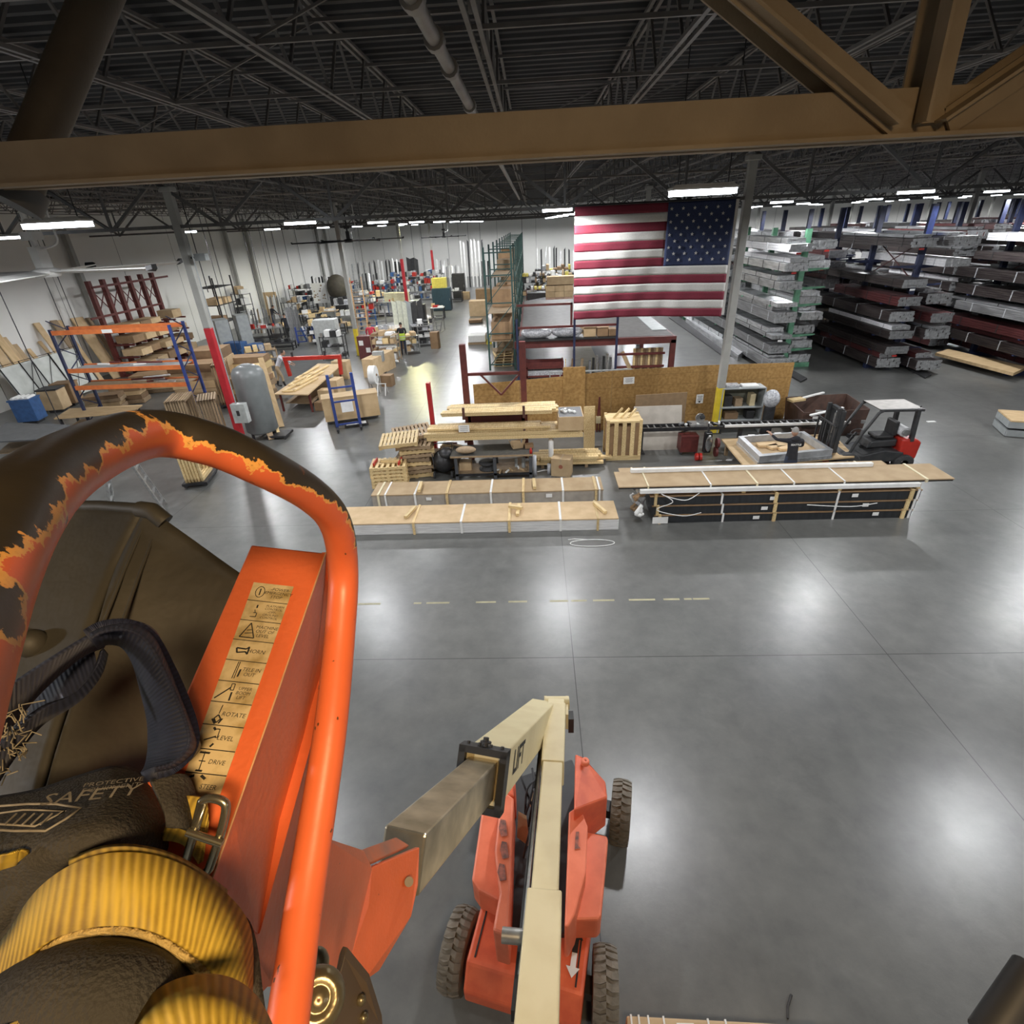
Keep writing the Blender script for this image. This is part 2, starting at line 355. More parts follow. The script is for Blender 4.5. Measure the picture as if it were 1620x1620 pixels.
# sprinkler pipes along the depth
PIPE = M('pipe_grey', (.3, .28, .25), .5, 0, (.22, .2, .18), 3)
def pipe(name, lab, p, q, r, rings=()):
    t = thing(name, lab, 'pipe', p); d = V(q) - V(p)
    mb = MB(); mb.cyl((0, 0, 0), d, r, 12); mb.build('pipe_run', PIPE, t)
    for f in rings: c = d * f; e = d.normalized() * .06; MB().cyl(c - e, c + e, r * 1.5, 12).build('coupling', PIPE, t)
pipe('sprinkler_pipe', 'round grey sprinkler pipe with couplings beside the central double joist', (-.72, 3.8, 8.78), (-.72, 40, 8.78), .055, (.02, .045, .07, .12, .2, .3))
pipe('conduit', 'thin conduit crossing under the joists above the flag', (-20, 24.5, 8.88), (40, 24.5, 8.88), .03)
# ---------------------------------------------------------------- lamps
DIFF = bpy.data.materials.new('lamp_diffuser'); DIFF.use_nodes = True
_b = DIFF.node_tree.nodes['Principled BSDF']; _b.inputs['Base Color'].default_value = (.9, .95, 1, 1); _b.inputs['Emission Color'].default_value = (.86, .93, 1, 1); _b.inputs['Emission Strength'].default_value = 14
def lamp(x, y, lab, g=None, z=7.72, col=(.97, .98, 1), W=None, first=[None]):
    if first[0] is None:
        t = thing('high_bay_lamp', lab, 'ceiling lamp', (0, 0, 0))
        mb = MB(); mb.bb(-.46, .46, -.16, .16, .07, .10); mb.prism([(-.46, -.1, .10), (.46, -.1, .10), (.40, -.1, .14), (-.40, -.1, .14)], (0, .2, 0)); mb.build('housing', WHITE, t)
        MB().bb(-.44, .44, -.155, .155, 0, .07).build('diffuser', DIFF, t)
        for q in (-.35, .35): MB().cyl((q, 0, .1), (q, 0, 2.1), .008, 6).build('hanger', DARKST, t)
        first[0] = t; t.location = (x, y, z)
        la = bpy.data.lights.new('high_bay_light', 'SPOT'); la.spot_size = math.radians(172); la.spot_blend = .25; la.shadow_soft_size = .22; la.energy = LIGHT_W; la.color = col
        lo = bpy.data.objects.new('lamp_light', la); COL.objects.link(lo); lo.parent = t; lo.location = (0, 0, -.02)
    else: t = dup(first[0], (x, y, z), None, lab, g)
    if g: t['group'] = g
    return t
LX = [-16.4, -7.15, 2.45, 11.3, 20.6, 29.9, 39.2, 48.5, 58, 67]; LY = [9, 18.7, 28.3, 38, 47.5, 57, 66.5, 76, 85.5]
ORD = ['first', 'second', 'third', 'fourth', 'fifth', 'sixth', 'seventh', 'eighth', 'ninth', 'tenth', 'eleventh']
for j, y in enumerate(LY):
    for i, x in enumerate(LX):
        if x / y > 1.25 and x > 25: continue
        if (i, j) == (2, 1): x = .8
        lamp(x, y, 'glowing white high bay lamp, %s row from the viewer, %s from the left wall' % (ORD[j], ORD[i]))
# lamps of the aisle behind the viewer
for (x, y) in [(-7.15, -1.2), (11.3, -1.2)]: lamp(x, y, 'high bay lamp behind the viewer, %s of the lift' % ('left' if x < 0 else 'right'), 'lamps behind the viewer', 8.4)
yl = lamp(-11.6, 54.5, 'yellowish high bay lamp over the middle of the left aisle'); 
for c in [c for c in COL.objects if c.parent is yl and c.type == 'LIGHT']: c.data = c.data.copy(); c.data.color = (1, .96, .5); c.data.energy = LIGHT_W * 1.3
# unseen warm lamp, added to light the near things from behind the basket
wl = thing('added_warm_lamp', 'added unseen warm lamp hanging above and behind the basket', 'ceiling lamp', (.9, -1.6, 9.0))
MB().lathe((0, 0, 0), [(.05, .5), (.12, .45), (.3, .12), (.36, 0)], 20).build('reflector', STEEL, wl)
MB().cyl((0, 0, .3), (0, 0, .56), .03, 8).build('stem', DARKST, wl); MB().sph((0, 0, .1), .07, 8).build('bulb', M('added_warm_bulb', (1, .75, .42), .5, emit=20), wl)
la = bpy.data.lights.new('warm_light', 'AREA'); la.shape = 'DISK'; la.size = .8; la.energy = 165; la.color = (1, .70, .38)
lo = bpy.data.objects.new('lamp_light', la); COL.objects.link(lo); lo.parent = wl; lo.location = (0, 0, -.01)
# ---------------------------------------------------------------- boom lift
def cr(pts, n=6):                      # smooth a list of tuples (Catmull-Rom)
    out = []; k = len(pts)
    for i in range(k - 1):
        p0 = pts[max(i - 1, 0)]; p1 = pts[i]; p2 = pts[i + 1]; p3 = pts[min(i + 2, k - 1)]
        for j in range(n):
            t = j / n
            out.append(tuple(.5 * (2 * b + (c - a) * t + (2 * a - 5 * b + 4 * c - d) * t * t + (3 * b - a - 3 * c + d) * t ** 3) for a, b, c, d in zip(p0, p1, p2, p3)))
    return out + [pts[-1]]
def grid(rows, name, mat, parent, th=.004, sub=5, smooth=True, uvs=(1, 1), off=1):
    # rows of (u, v, depth) points -> smooth thick sheet; rows share a length
    rr = [cr(r, sub) for r in rows]; cols = [cr([r[i] for r in rr], sub) if len(rr) > 2 else ([rr[0][i], rr[1][i]]) for i in range(len(rr[0]))]
    nu = len(cols); nv = len(cols[0]); vs = [P(*cols[i][j]) for i in range(nu) for j in range(nv)]
    me = bpy.data.meshes.new(name); me.from_pydata(vs, [], [(i * nv + j, i * nv + j + 1, (i + 1) * nv + j + 1, (i + 1) * nv + j) for i in range(nu - 1) for j in range(nv - 1)])
    uv = me.uv_layers.new(name='uv'); L_ = [0.0]
    for i in range(1, nu): L_.append(L_[-1] + (V(vs[i * nv]) - V(vs[(i - 1) * nv])).length)
    W_ = max(1e-4, (V(vs[0]) - V(vs[nv - 1])).length)
    for lp in me.loops: i, j = divmod(lp.vertex_index, nv); uv.data[lp.index].uv = (L_[i] * uvs[0], j / (nv - 1) * uvs[1])
    me.materials.append(mat); me.polygons.foreach_set('use_smooth', [smooth] * len(me.polygons))
    o = bpy.data.objects.new(name, me); COL.objects.link(o)
    if parent is not None: o.parent = parent; 
    if th: s_ = o.modifiers.new('thick', 'SOLIDIFY'); s_.thickness = th; s_.offset = off
    return o
def webbing(name, c, c2, rib, w=90):
    mt = bpy.data.materials.new(name); mt.use_nodes = True; nt = mt.node_tree; N = nt.nodes; L = nt.links; b = N['Principled BSDF']; b.inputs['Roughness'].default_value = .55
    tc = N.new('ShaderNodeTexCoord'); wv = N.new('ShaderNodeTexWave'); wv.bands_direction = 'X'; wv.inputs['Scale'].default_value = rib; wv.inputs['Distortion'].default_value = .6; L.new(tc.outputs['UV'], wv.inputs[0])
    w2 = N.new('ShaderNodeTexWave'); w2.bands_direction = 'DIAGONAL'; w2.inputs['Scale'].default_value = w; mp = N.new('ShaderNodeMapping'); mp.inputs['Scale'].default_value = (8, .35, 1); L.new(tc.outputs['UV'], mp.inputs[0]); L.new(mp.outputs[0], w2.inputs[0])
    nz = N.new('ShaderNodeTexNoise'); nz.inputs['Scale'].default_value = 30; nz.inputs['Detail'].default_value = 6; L.new(tc.outputs['Object'], nz.inputs[0])
    ad = N.new('ShaderNodeMath'); ad.operation = 'MULTIPLY_ADD'; ad.inputs[1].default_value = .35; L.new(w2.outputs['Fac'], ad.inputs[0]); L.new(wv.outputs['Fac'], ad.inputs[2])
    bp = N.new('ShaderNodeBump'); bp.inputs['Strength'].default_value = .8; bp.inputs['Distance'].default_value = .0015; L.new(ad.outputs[0], bp.inputs['Height']); L.new(bp.outputs[0], b.inputs['Normal'])
    m2 = N.new('ShaderNodeMath'); m2.operation = 'MULTIPLY_ADD'; m2.inputs[1].default_value = .45; L.new(ad.outputs[0], m2.inputs[0]); L.new(nz.outputs['Fac'], m2.inputs[2])
    r = N.new('ShaderNodeValToRGB'); e = r.color_ramp.elements; e[0].position = .35; e[0].color = (*c2, 1); e[1].position = .95; e[1].color = (*c, 1); L.new(m2.outputs[0], r.inputs[0]); L.new(r.outputs[0], b.inputs['Base Color']); return mt
YWEB = webbing('yellow_webbing', (.72, .50, .07), (.30, .18, .02), 44)
NWEB = webbing('navy_webbing', (.02, .026, .058), (.009, .011, .024), 70)
CLOTH = M('black_harness_cloth', (.045, .04, .032), .85, 0, (.028, .026, .022), 12, bump=.3, bsc=300)
COVER = M('dusty_dark_plastic', (.052, .048, .038), .6, 0, (.028, .026, .021), 5, .35, .7, bump=.08, bsc=40)
def worn_tube_mat():
    mt = bpy.data.materials.new('chipped_orange_tube'); mt.use_nodes = True; nt = mt.node_tree; N = nt.nodes; L = nt.links; b = N['Principled BSDF']; b.inputs['Roughness'].default_value = .4
    tc = N.new('ShaderNodeTexCoord'); sp = N.new('ShaderNodeSeparateXYZ'); L.new(tc.outputs['UV'], sp.inputs[0])
    nz = N.new('ShaderNodeTexNoise'); nz.inputs['Scale'].default_value = 30; nz.inputs['Detail'].default_value = 9; nz.inputs['Roughness'].default_value = .6; L.new(tc.outputs['Object'], nz.inputs[0])
    n2 = N.new('ShaderNodeTexNoise'); n2.inputs['Scale'].default_value = 60; n2.inputs['Detail'].default_value = 5; L.new(tc.outputs['Object'], n2.inputs[0])
    # v of the uv is 1 where the padding tape once sat (upper outside), the paint is chipped at its border
    ad = N.new('ShaderNodeMath'); ad.operation = 'MULTIPLY_ADD'; ad.inputs[1].default_value = 1.35; L.new(nz.outputs['Fac'], ad.inputs[0]); L.new(sp.outputs[1], ad.inputs[2]); a2 = N.new('ShaderNodeMath'); a2.operation = 'MULTIPLY'; a2.inputs[1].default_value = .6; L.new(ad.outputs[0], a2.inputs[0]); ad = a2
    r = N.new('ShaderNodeValToRGB'); r.color_ramp.interpolation = 'LINEAR'; e = r.color_ramp.elements
    for q in range(4): e.new(.5)
    for i, (p, c) in enumerate([(0, (.82, .165, .05)), (.655, (.70, .14, .05)), (.66, (.80, .42, .11)), (.70, (.72, .34, .08)), (.705, (.035, .028, .019)), (1.0, (.024, .02, .015))]): e[i].position = p; e[i].color = (*c, 1)
    L.new(ad.outputs[0], r.inputs[0])
    sc = N.new('ShaderNodeValToRGB'); s2 = sc.color_ramp.elements; s2[0].position = .70; s2[0].color = (0, 0, 0, 1); s2[1].position = .715; s2[1].color = (1, 1, 1, 1); L.new(n2.outputs['Fac'], sc.inputs[0])
    mx = N.new('ShaderNodeMix'); mx.data_type = 'RGBA'; L.new(sc.outputs[0], mx.inputs[0]); L.new(r.outputs[0], mx.inputs[6]); mx.inputs[7].default_value = (.12, .05, .02, 1); L.new(mx.outputs[2], b.inputs['Base Color'])
    bp = N.new('ShaderNodeBump'); bp.inputs['Strength'].default_value = .25; bp.inputs['Distance'].default_value = .002; L.new(ad.outputs[0], bp.inputs['Height']); L.new(bp.outputs[0], b.inputs['Normal'])
    return mt
def chipped(name, c, c2):
    mt = M(name, c, .42, 0, c2, 7, .4, .75, bump=.08, bsc=80); nt = mt.node_tree; N = nt.nodes; L = nt.links; b = N['Principled BSDF']
    tc = N.new('ShaderNodeTexCoord'); n2 = N.new('ShaderNodeTexNoise'); n2.inputs['Scale'].default_value = 42; n2.inputs['Detail'].default_value = 7; n2.inputs['Roughness'].default_value = .62; L.new(tc.outputs['Object'], n2.inputs[0])
    sc = N.new('ShaderNodeValToRGB'); s2 = sc.color_ramp.elements; s2[0].position = .72; s2[0].color = (0, 0, 0, 1); s2[1].position = .735; s2[1].color = (1, 1, 1, 1); L.new(n2.outputs['Fac'], sc.inputs[0])
    old = b.inputs['Base Color'].links[0].from_socket; mx = N.new('ShaderNodeMix'); mx.data_type = 'RGBA'; L.new(sc.outputs[0], mx.inputs[0]); L.new(old, mx.inputs[6]); mx.inputs[7].default_value = (.13, .06, .03, 1); L.new(mx.outputs[2], b.inputs['Base Color']); return mt
CHIP = chipped('chipped_orange_panel', (.80, .17, .06), (.70, .15, .05))
CP = V((.02, 3.72, 0)); CH = -.225
lift = thing('boom_lift', 'orange and cream articulating boom lift whose basket carries the viewer', 'boom lift', CP)
def W(o):                                # parts are written in world coordinates
    o.matrix_parent_inverse = Matrix.Translation(-CP); return o
cR = Matrix.Rotation(CH, 3, 'Z')
def cl(x, y, z=0): return CP + cR @ V((x, y, z))
# chassis
mb = MB(); mb.box(cl(0, 0, .5), (.9, 2.3, .3), CH); mb.box(cl(0, -1.0, .4), (1.35, .16, .16), CH); mb.box(cl(0, 1.0, .4), (1.35, .16, .16), CH); mb.cyl(cl(0, 0, .6), cl(0, 0, .95), .45, 24)
W(mb.build('chassis', DARKST, lift))
mb = MB(); mb.prism([cl(-.60, -1.42, .42), cl(-.60, -1.42, .62), cl(-.60, -1.25, .86), cl(-.60, -.62, .9), cl(-.60, -.50, .42)], cR @ V((1.2, 0, 0)))
hood = W(mb.build('chassis_hood', ORANGE2, lift, bev=.03))
mb = MB(); mb.bb(-.5, .5, -.004, .004, -.002, .004)
dk = MB()
q = [cl(-.52, -.66, .905), cl(-.52, -1.2, .868), cl(.52, -1.2, .868), cl(.52, -.66, .905)]
dk.bar(q[0], q[1], .016, .006); dk.bar(q[0], q[3], .016, .006); dk.bar(q[3], q[2], .016, .006)
W(dk.build('hood_seam', INK, lift))
for k, (oy, m_) in enumerate(((-.80, INK), (-1.0, PAPER))):      # double arrow
    s_ = 1 if k == 0 else -1; c = cl(.47, oy - .03, .90 if k == 0 else .884); ey = cR @ V((0, s_, .06 * s_)).normalized(); ex = cR @ V((1, 0, 0))
    W(MB().prism([c + ex * a + ey * b for a, b in ((-.028, -.1), (.028, -.1), (.028, .02), (.07, .02), (0, .11), (-.07, .02), (-.028, .02))], (0, 0, .004)).build('arrow_decal', m_, lift, ('black' if k == 0 else 'white') + ' arrow of the double arrow on the hood'))
# wheels
TYRE = M('dusty_tyre', (.19, .165, .13), .85, 0, (.13, .115, .09), 10, bump=.2, bsc=40)
def wheel_at(x, y, steer):
    o = thing.__wrapped__ if False else None
    R_ = Matrix.Rotation(CH + steer, 3, 'Z'); c = cl(x, y, .40); ax = R_ @ Matrix.Rotation(math.pi / 2, 3, 'Y')
    mb = MB(); r = .40; w = .13
    mb.lathe(c, [(.22, -w), (.32, -w), (.375, -w * .95), (r - .015, -w * .7), (r - .012, 0), (r - .015, w * .7), (.375, w * .95), (.32, w), (.22, w), (.22, -w)], 40, 0, ax)
    for i in range(26):                       # tread bars with a bend in the middle
        a = i * math.tau / 26; b = a + math.tau / 52
        for s_, th in ((-1, a), (1, b)):
            def pt(xx, tt, rr): return c + R_ @ V((xx, math.cos(tt) * rr, math.sin(tt) * rr))
            pts = [pt(0, th + .03, r + .012), pt(s_ * w * .45, th + .09, r + .012), pt(s_ * w * .95, th + .07, r - .012), pt(s_ * w * .95, th - .09, r - .012), pt(s_ * w * .45, th - .06, r + .012), pt(0, th - .10, r + .012)]
            ctr = (pt(0, th, 1) - c).normalized(); mb.prism(pts, -ctr * .03)
    t = W(mb.build('wheel', TYRE, lift))
    h = MB(); h.lathe(c, [(.001, w * .6), (.1, w * .6), (.13, w * .9), (.21, w * .8), (.225, w), (.225, -w), (.21, -w * .8), (.13, -w * .6), (.001, -w * .6)], 24, 0, ax)
    ho = h.build('rim', ORANGE2, t); return t
for x, y, s_ in ((-.80, -1.0, .0), (.80, -1.0, .12), (.80, 1.0, .02), (-.80, 1.0, 0)): wheel_at(x, y, s_)
# turntable
def slab(name, px, z, h, m, lab=None, bev=.025):
    return W(MB().prism([G(u, v, z) for u, v in px], (0, 0, -h)).build(name, m, lift, lab, bev))
PINKO = M('turntable_orange', (.80, .20, .10), .45, 0, (.70, .16, .075), 5, bump=.04)
slab('turntable_bed', [(800, 1235), (905, 1200), (935, 1270), (925, 1440), (900, 1475), (800, 1475), (790, 1350)], 1.0, .25, BLACK)
slab('left_cover', [(765, 1262), (800, 1250), (800, 1420), (787, 1424), (757, 1408), (746, 1392)], 1.3, .38, PINKO)
slab('left_fin', [(800, 1253), (813, 1262), (810, 1330), (808, 1400), (803, 1480), (779, 1472), (790, 1413), (782, 1347), (789, 1285)], 1.55, .62, PINKO)
slab('right_cover', [(905, 1310), (961, 1322), (962, 1330), (951, 1448), (946, 1455), (908, 1456)], 1.3, .38, PINKO)
slab('right_fin', [(900, 1284), (917, 1273), (930, 1307), (927, 1380), (910, 1446), (899, 1466), (893, 1466)], 1.55, .62, PINKO)
hp = [G(910, 1192, 1.75), G(924, 1198, 1.75), G(958, 1236, 1.55), G(961, 1262, 1.5), G(908, 1282, 1.75)]
mb = MB(); base = [V((p.x, p.y, .95)) for p in hp]; n = 5; vs = hp + base
mb.add(vs, [(0, 1, 2, 3, 4), (9, 8, 7, 6, 5)] + [(i, n + i, n + (i + 1) % n, (i + 1) % n) for i in range(5)])
W(mb.build('counterweight_cover', ORANGE2, lift, 'orange cover with a lifting eye at the right rear', bev=.02))
a_, b_ = G(923, 1262, 1.30), G(952, 1250, 1.30); dr = (b_ - a_); nrm = V((dr.y, -dr.x, 0)).normalized()
W(MB().prism([G(921, 1268, 1.32), G(950, 1254, 1.32), G(949, 1290, 1.1), G(921, 1303, 1.1)], nrm * .012).build('access_panel', PINKO, lift))
W(MB().lathe(G(926, 1205, 1.78), [(.015, .02), (.04, .03), (.05, .01), (.05, -.03)], 14).build('lifting_eye', PINKO, lift))
slab('rear_left_cover', [(793, 1232), (815, 1228), (815, 1262), (796, 1255)], 1.45, .45, ORANGE2)
W(MB().prism([G(820, 1285, 1.3), G(833, 1292, 1.3), G(838, 1340, 1.1), G(818, 1325, 1.1)], (0, 0, .02)).build('valve_cover', CREAM, lift))
W(MB().prism([G(838, 1275, 1.2), G(852, 1228, 1.4), G(872, 1232, 1.4), G(848, 1290, 1.2)], (0, 0, .02)).build('lift_cylinder_cover', CREAM, lift))
r5 = random.Random(5)
for k in range(9):
    a = G(r5.uniform(815, 862), r5.uniform(1215, 1260), 1.6); b = G(r5.uniform(815, 860), r5.uniform(1290, 1360), 1.15); m_ = (a + b) / 2 + V((r5.uniform(-.1, .1), 0, .2))
    W(MB().tube([V(c) for c in cr([tuple(a), tuple(m_), tuple(b)], 5)], .014, 6).build('hose', RUB, lift))
W(MB().bar(G(812, 1480, .98), G(845, 1488, .98), .1, .1).build('yoke_block', CREAM, lift))
for px, py, s_ in ((797, 1310, .05), (799, 1345, .06), (795, 1380, .03)):
    W(MB().prism([G(px - 5, py - 14, 1.56), G(px + 3, py - 12, 1.56), G(px + 6, py + 12, 1.56), G(px - 4, py + 14, 1.56), G(px - 8, py, 1.56)], (0, 0, .004)).build('worn_sticker', M('worn_sticker', (.12, .06, .05), .7, 0, (.4, .12, .08), 20), lift))
W(MB().prism([G(911, 1316, 1.56), G(916, 1316, 1.56), G(915, 1338, 1.56), G(918, 1342, 1.56), G(909, 1344, 1.56)], (0, 0, .004)).build('worn_sticker', M('worn_sticker'), lift))
# booms
H0 = P(880, 1120, 6.15); H1 = P(846, 1690, 2.75)
ax1 = (H1 - H0).normalized(); J1 = P(852, 1548, 3.25)
def boxbeam(name, p, q, w, h, m, upv=(0, 0, 1), bev=.012, lab=None): return W(MB().bar(p, q, w, h, upv=upv).build(name, m, lift, lab, bev))
side = ax1.cross(V((0, 0, 1))).normalized()
boxbeam('lower_boom', H0, H1, .185, .24, CREAM)
boxbeam('lower_boom_sleeve', H0 + (H1 - H0) * .73, H1, .235, .27, CREAM, lab='wider cream sleeve at the near end')
boxbeam('lower_boom_sleeve', H0 + ax1 * .1, H0 + ax1 * 1.15, .215, .26, CREAM)
W(MB().cyl(H0 + (H1 - H0) * .80 - side * .1, H0 + (H1 - H0) * .80 - side * -.26, .045, 14).build('pivot_pin', STEEL, lift))
W(MB().bar(H0 + ax1 * .2 + side * .13 - V((0, 0, .08)), H0 + ax1 * 3 + side * .13 - V((0, 0, .08)), .02, .05).build('hydraulic_line', STEEL, lift))
W(MB().bar(H0 + ax1 * .4 + side * .15 - V((0, 0, .12)), H0 + ax1 * 3.2 + side * .15 - V((0, 0, .12)), .02, .08).build('cable_tray', BLACK, lift))
for s_ in (-1, 1): W(MB().bar(P(880 + s_ * 17, 1112, 6.3), P(880 + s_ * 17, 1142, 6.0), .03, .2).build('hinge_cheek', CREAM, lift))
W(MB().cyl(P(862, 1112, 6.2), P(900, 1112, 6.2), .075, 16).build('hinge_pin', CREAM, lift))
W(MB().box(P(903, 1142, 6.1), (.06, .12, .22)).build('hinge_bracket', BLACK, lift))
T0 = P(856, 1134, 6.05); T1 = P(634, 1362, 2.35); C0 = T0 + (T1 - T0) * .0
def tt(d): # point on the telescopic boom at fraction
    return T0 + (T1 - T0) * d
dcol = .655
boxbeam('upper_boom', tt(-.02), tt(dcol), .27, .34, CREAM)
boxbeam('telescopic_section', tt(dcol - .05), tt(1.0), .20, .25, M('worn_steel_boom', (.66, .57, .42), .28, .8, (.36, .30, .2), 6, .3, .7, st=(1, 1, 1)))
ab = (T1 - T0).normalized(); sb = ab.cross(V((0, 0, 1))).normalized(); ub = sb.cross(ab)
c = tt(dcol)
mb = MB()
for s_ in (-1, 1): mb.box(c + sb * s_ * .145, (.045, .12, .40), R=Matrix((sb, ab, ub)).transposed()); mb.box(c + ub * s_ * .18, (.335, .12, .045), R=Matrix((sb, ab, ub)).transposed())
for q in range(4): mb.cyl(c + sb * (-.12 + .08 * q) + ub * .2, c + sb * (-.12 + .08 * q) + ub * .22, .012, 6)
mb.cyl(c + ub * .2, c + ub * .26, .02, 8); mb.cyl(c + ub * .225, c + ub * .235, .04, 10)
W(mb.build('wear_pad_collar', BLACK, lift))
W(MB().bar(tt(.1) - ub * .24 + sb * .04, tt(.45) - ub * .24 + sb * .04, .14, .14).build('boom_cylinder_housing', CREAM, lift))
W(MB().cyl(tt(.08) - ub * .2 + sb * .16, tt(.33) - ub * .16 + sb * .16, .035, 10).build('hose_bundle', RUB, lift))
mb = MB(); ts = sb if (sb.dot(RT @ V((1, 0, 0)))) > 0 else -sb
add_text(mb, 'LIFT', .24, tt(.50) + ts * .137 + ub * .02, (T1 - T0).normalized() * -1 if ts is sb else -ab, ub, 0, bold=.006)
W(mb.build('boom_lettering', INK, lift))
# basket mount: two folded orange plates
def plate(name, pts, th, m, lab=None, bev=.004):
    ps = [P(*p) for p in pts]; n_ = (ps[1] - ps[0]).cross(ps[2] - ps[0]).normalized()
    if n_.dot(RT @ V((0, 0, 1))) < 0: n_ = -n_
    return W(MB().prism(ps, n_ * th).build(name, m, lift, lab, bev))
plate('rotator_plate', [(574, 1378, 1.75), (664, 1340, 2.05), (662, 1400, 2.0), (651, 1450, 1.95), (600, 1536, 1.8), (578, 1552, 1.7), (555, 1520, 1.65)], .02, CHIP, 'orange rotator plate with a dark slot')
plate('plate_slot', [(601, 1412, 1.83), (596, 1420, 1.82), (584, 1478, 1.77), (586, 1482, 1.77), (596, 1468, 1.79)], .004, INK)
plate('rotator_bracket', [(560, 1352, 1.75), (620, 1330, 2.05), (642, 1343, 2.1), (578, 1372, 1.76)], .02, M('worn_bracket', (.27, .15, .11), .5, 0, (.6, .16, .06), 6))
W(MB().cyl(P(647, 1395, 1.98), P(647, 1395, 1.93), .016, 14).build('plate_bolt', M('dull_bolt', (.30, .26, .2), .6, .2), lift))
plate('mount_plate', [(508, 1334, 1.25), (566, 1350, 1.7), (580, 1380, 1.72), (574, 1440, 1.6), (545, 1518, 1.45), (500, 1600, 1.2), (470, 1640, 1.1), (480, 1450, 1.15)], .02, CHIP, 'orange mount plate with a warning strip')
wp = [P(559, 1384, 1.56), P(573, 1404, 1.60), P(541, 1500, 1.40), P(527, 1480, 1.36)]
wn = (wp[1] - wp[0]).cross(wp[3] - wp[0]).normalized(); wn = wn if wn.dot(RT @ V((0, 0, 1))) < 0 else -wn
DECAL = M('dirty_cream_decal', (.66, .53, .30), .6, 0, (.33, .23, .08), 34, .46, .72, det=7)
mb = MB(); mb.prism([p + wn * .006 for p in wp], wn * .002)
mb.prism([wp[0] + (wp[1] - wp[0]) * .05 + wn * .0085, wp[0] + (wp[1] - wp[0]) * .4 + wn * .0085, wp[3] + (wp[2] - wp[3]) * .4 + wn * .0085, wp[3] + (wp[2] - wp[3]) * .05 + wn * .0085], wn * .0005, 1)
ey = (wp[1] - wp[0]).normalized(); ex = (wp[0] - wp[3]).normalized()
add_text(mb, 'WARNING', .035, (wp[0] + wp[3]) / 2 + (wp[1] - wp[0]) * .25 + wn * .0095, ex, -ey, 2)
W(mb.build('warning_decal', [DECAL, ORANGE, INK], lift))
# guard rail
rail = [(-190, 1250, 260), (-108, 1060, 205), (-42, 915, 165), (26, 806, 134), (108, 736, 104), (225, 688, 78), (325, 700, 70), (415, 738, 64), (490, 781, 56), (530, 826, 50), (543, 900, 46), (538, 1000, 47), (523, 1150, 51), (501, 1300, 55), (478, 1450, 60), (452, 1640, 68)]
rs = cr(rail, 8); RR = .0175
pts = [P(u, v, 2 * RR * F / w_) for u, v, w_ in rs]
me = bpy.data.meshes.new('guard_rail'); nn = 28; vs = []; vv = []
for i, p in enumerate(pts):
    t = (pts[min(i + 1, len(pts) - 1)] - pts[max(i - 1, 0)]).normalized()
    # outside of the bend, seen from above: away from the middle of the loop and up
    outv = (p - P(330, 1000, .6)); outv = outv - t * outv.dot(t); outv = (outv.normalized() + V((0, 0, .55))); outv = (outv - t * outv.dot(t)).normalized(); y_ = t.cross(outv)
    u_, v_, w_ = rs[i]; lim = max(0, min(1, (545 - u_) / 130)) if i < len(pts) * .72 else 0
    lim = 1.0 if u_ < 400 else max(0, 1 - (u_ - 400) / 160.0)
    if v_ > 860 and u_ > 300: lim = -.6
    for j in range(nn):
        a = j * math.tau / nn; vs.append(p + (outv * math.cos(a) + y_ * math.sin(a)) * RR); vv.append((i / 20, .33 + .40 * math.cos(a) * (1 if lim >= 0 else 0) - .16 * (1 - max(lim, 0)) - (.3 if lim < 0 else 0)))
me.from_pydata(vs, [], [(i * nn + j, i * nn + (j + 1) % nn, (i + 1) * nn + (j + 1) % nn, (i + 1) * nn + j) for i in range(len(pts) - 1) for j in range(nn)])
uv = me.uv_layers.new(name='uv')
for lp in me.loops: uv.data[lp.index].uv = vv[lp.vertex_index]
me.materials.append(worn_tube_mat()); me.polygons.foreach_set('use_smooth', [True] * len(me.polygons))
o = bpy.data.objects.new('guard_rail', me); COL.objects.link(o); o.parent = lift; o['label'] = 'bent orange rail tube, black and chipped along its top'; W(o)
mb = MB()
for (u, v, s_) in ((533, 975, 1), (536, 985, .6)):
    pass
# side rails that run on below the frame
W(MB().tube([P(452, 1640, .45), P(430, 1800, .42)], RR, 12).build('rail_leg', CHIP, lift))
W(MB().tube([P(1630, 1535, 1.0), P(1560, 1640, .95)], .028, 16).build('rear_rail_tube', BLACK, lift, 'dark padded rail tube at the lower right corner'))
# console
A = P(398, 860, .86); B = P(516, 873, .86); A2 = P(395, 868, .85); 
TL, TR, BR, BL = (397, 861, .86), (514, 880, .84), (328, 1410, .50), (205, 1300, .52)
f = [P(*TL), P(*TR), P(*BR), P(*BL)]
# face plane through three corners, fourth corner put on it
fn = (f[1] - f[0]).cross(f[2] - f[0]).normalized(); fn = fn if fn.dot(RT @ V((0, 0, 1))) > 0 else -fn
def on(u, v, lift_=0.0):
    r = ray(u, v); t = (f[0] - CAM).dot(fn) / r.dot(fn); return CAM + r * t - fn * lift_
f = [on(397, 861), on(516, 874), on(330, 1408), on(190, 1330)]
dep = [on(516, 874), P(517, 960, .90), P(497, 1075, .84), P(470, 1240, .76), P(440, 1420, .66), P(415, 1600, .58), P(360, 1600, .53), on(330, 1408)]
mb = MB(); bk = [p + fn * .16 for p in f]
mb.add(f + bk, [(0, 1, 2, 3), (7, 6, 5, 4), (0, 4, 5, 1), (3, 2, 6, 7), (0, 3, 7, 4)])
W(mb.build('control_console', CHIP, lift, 'orange control console with a dirty symbol strip', bev=.004))
e1 = [on(516, 874), on(463, 1027), on(426, 1135), on(370, 1294), on(330, 1408)]
e2 = [P(519, 880, .89), P(500, 1060, .84), P(482, 1180, .79), P(455, 1300, .73), P(420, 1560, .62)]
mb = MB()
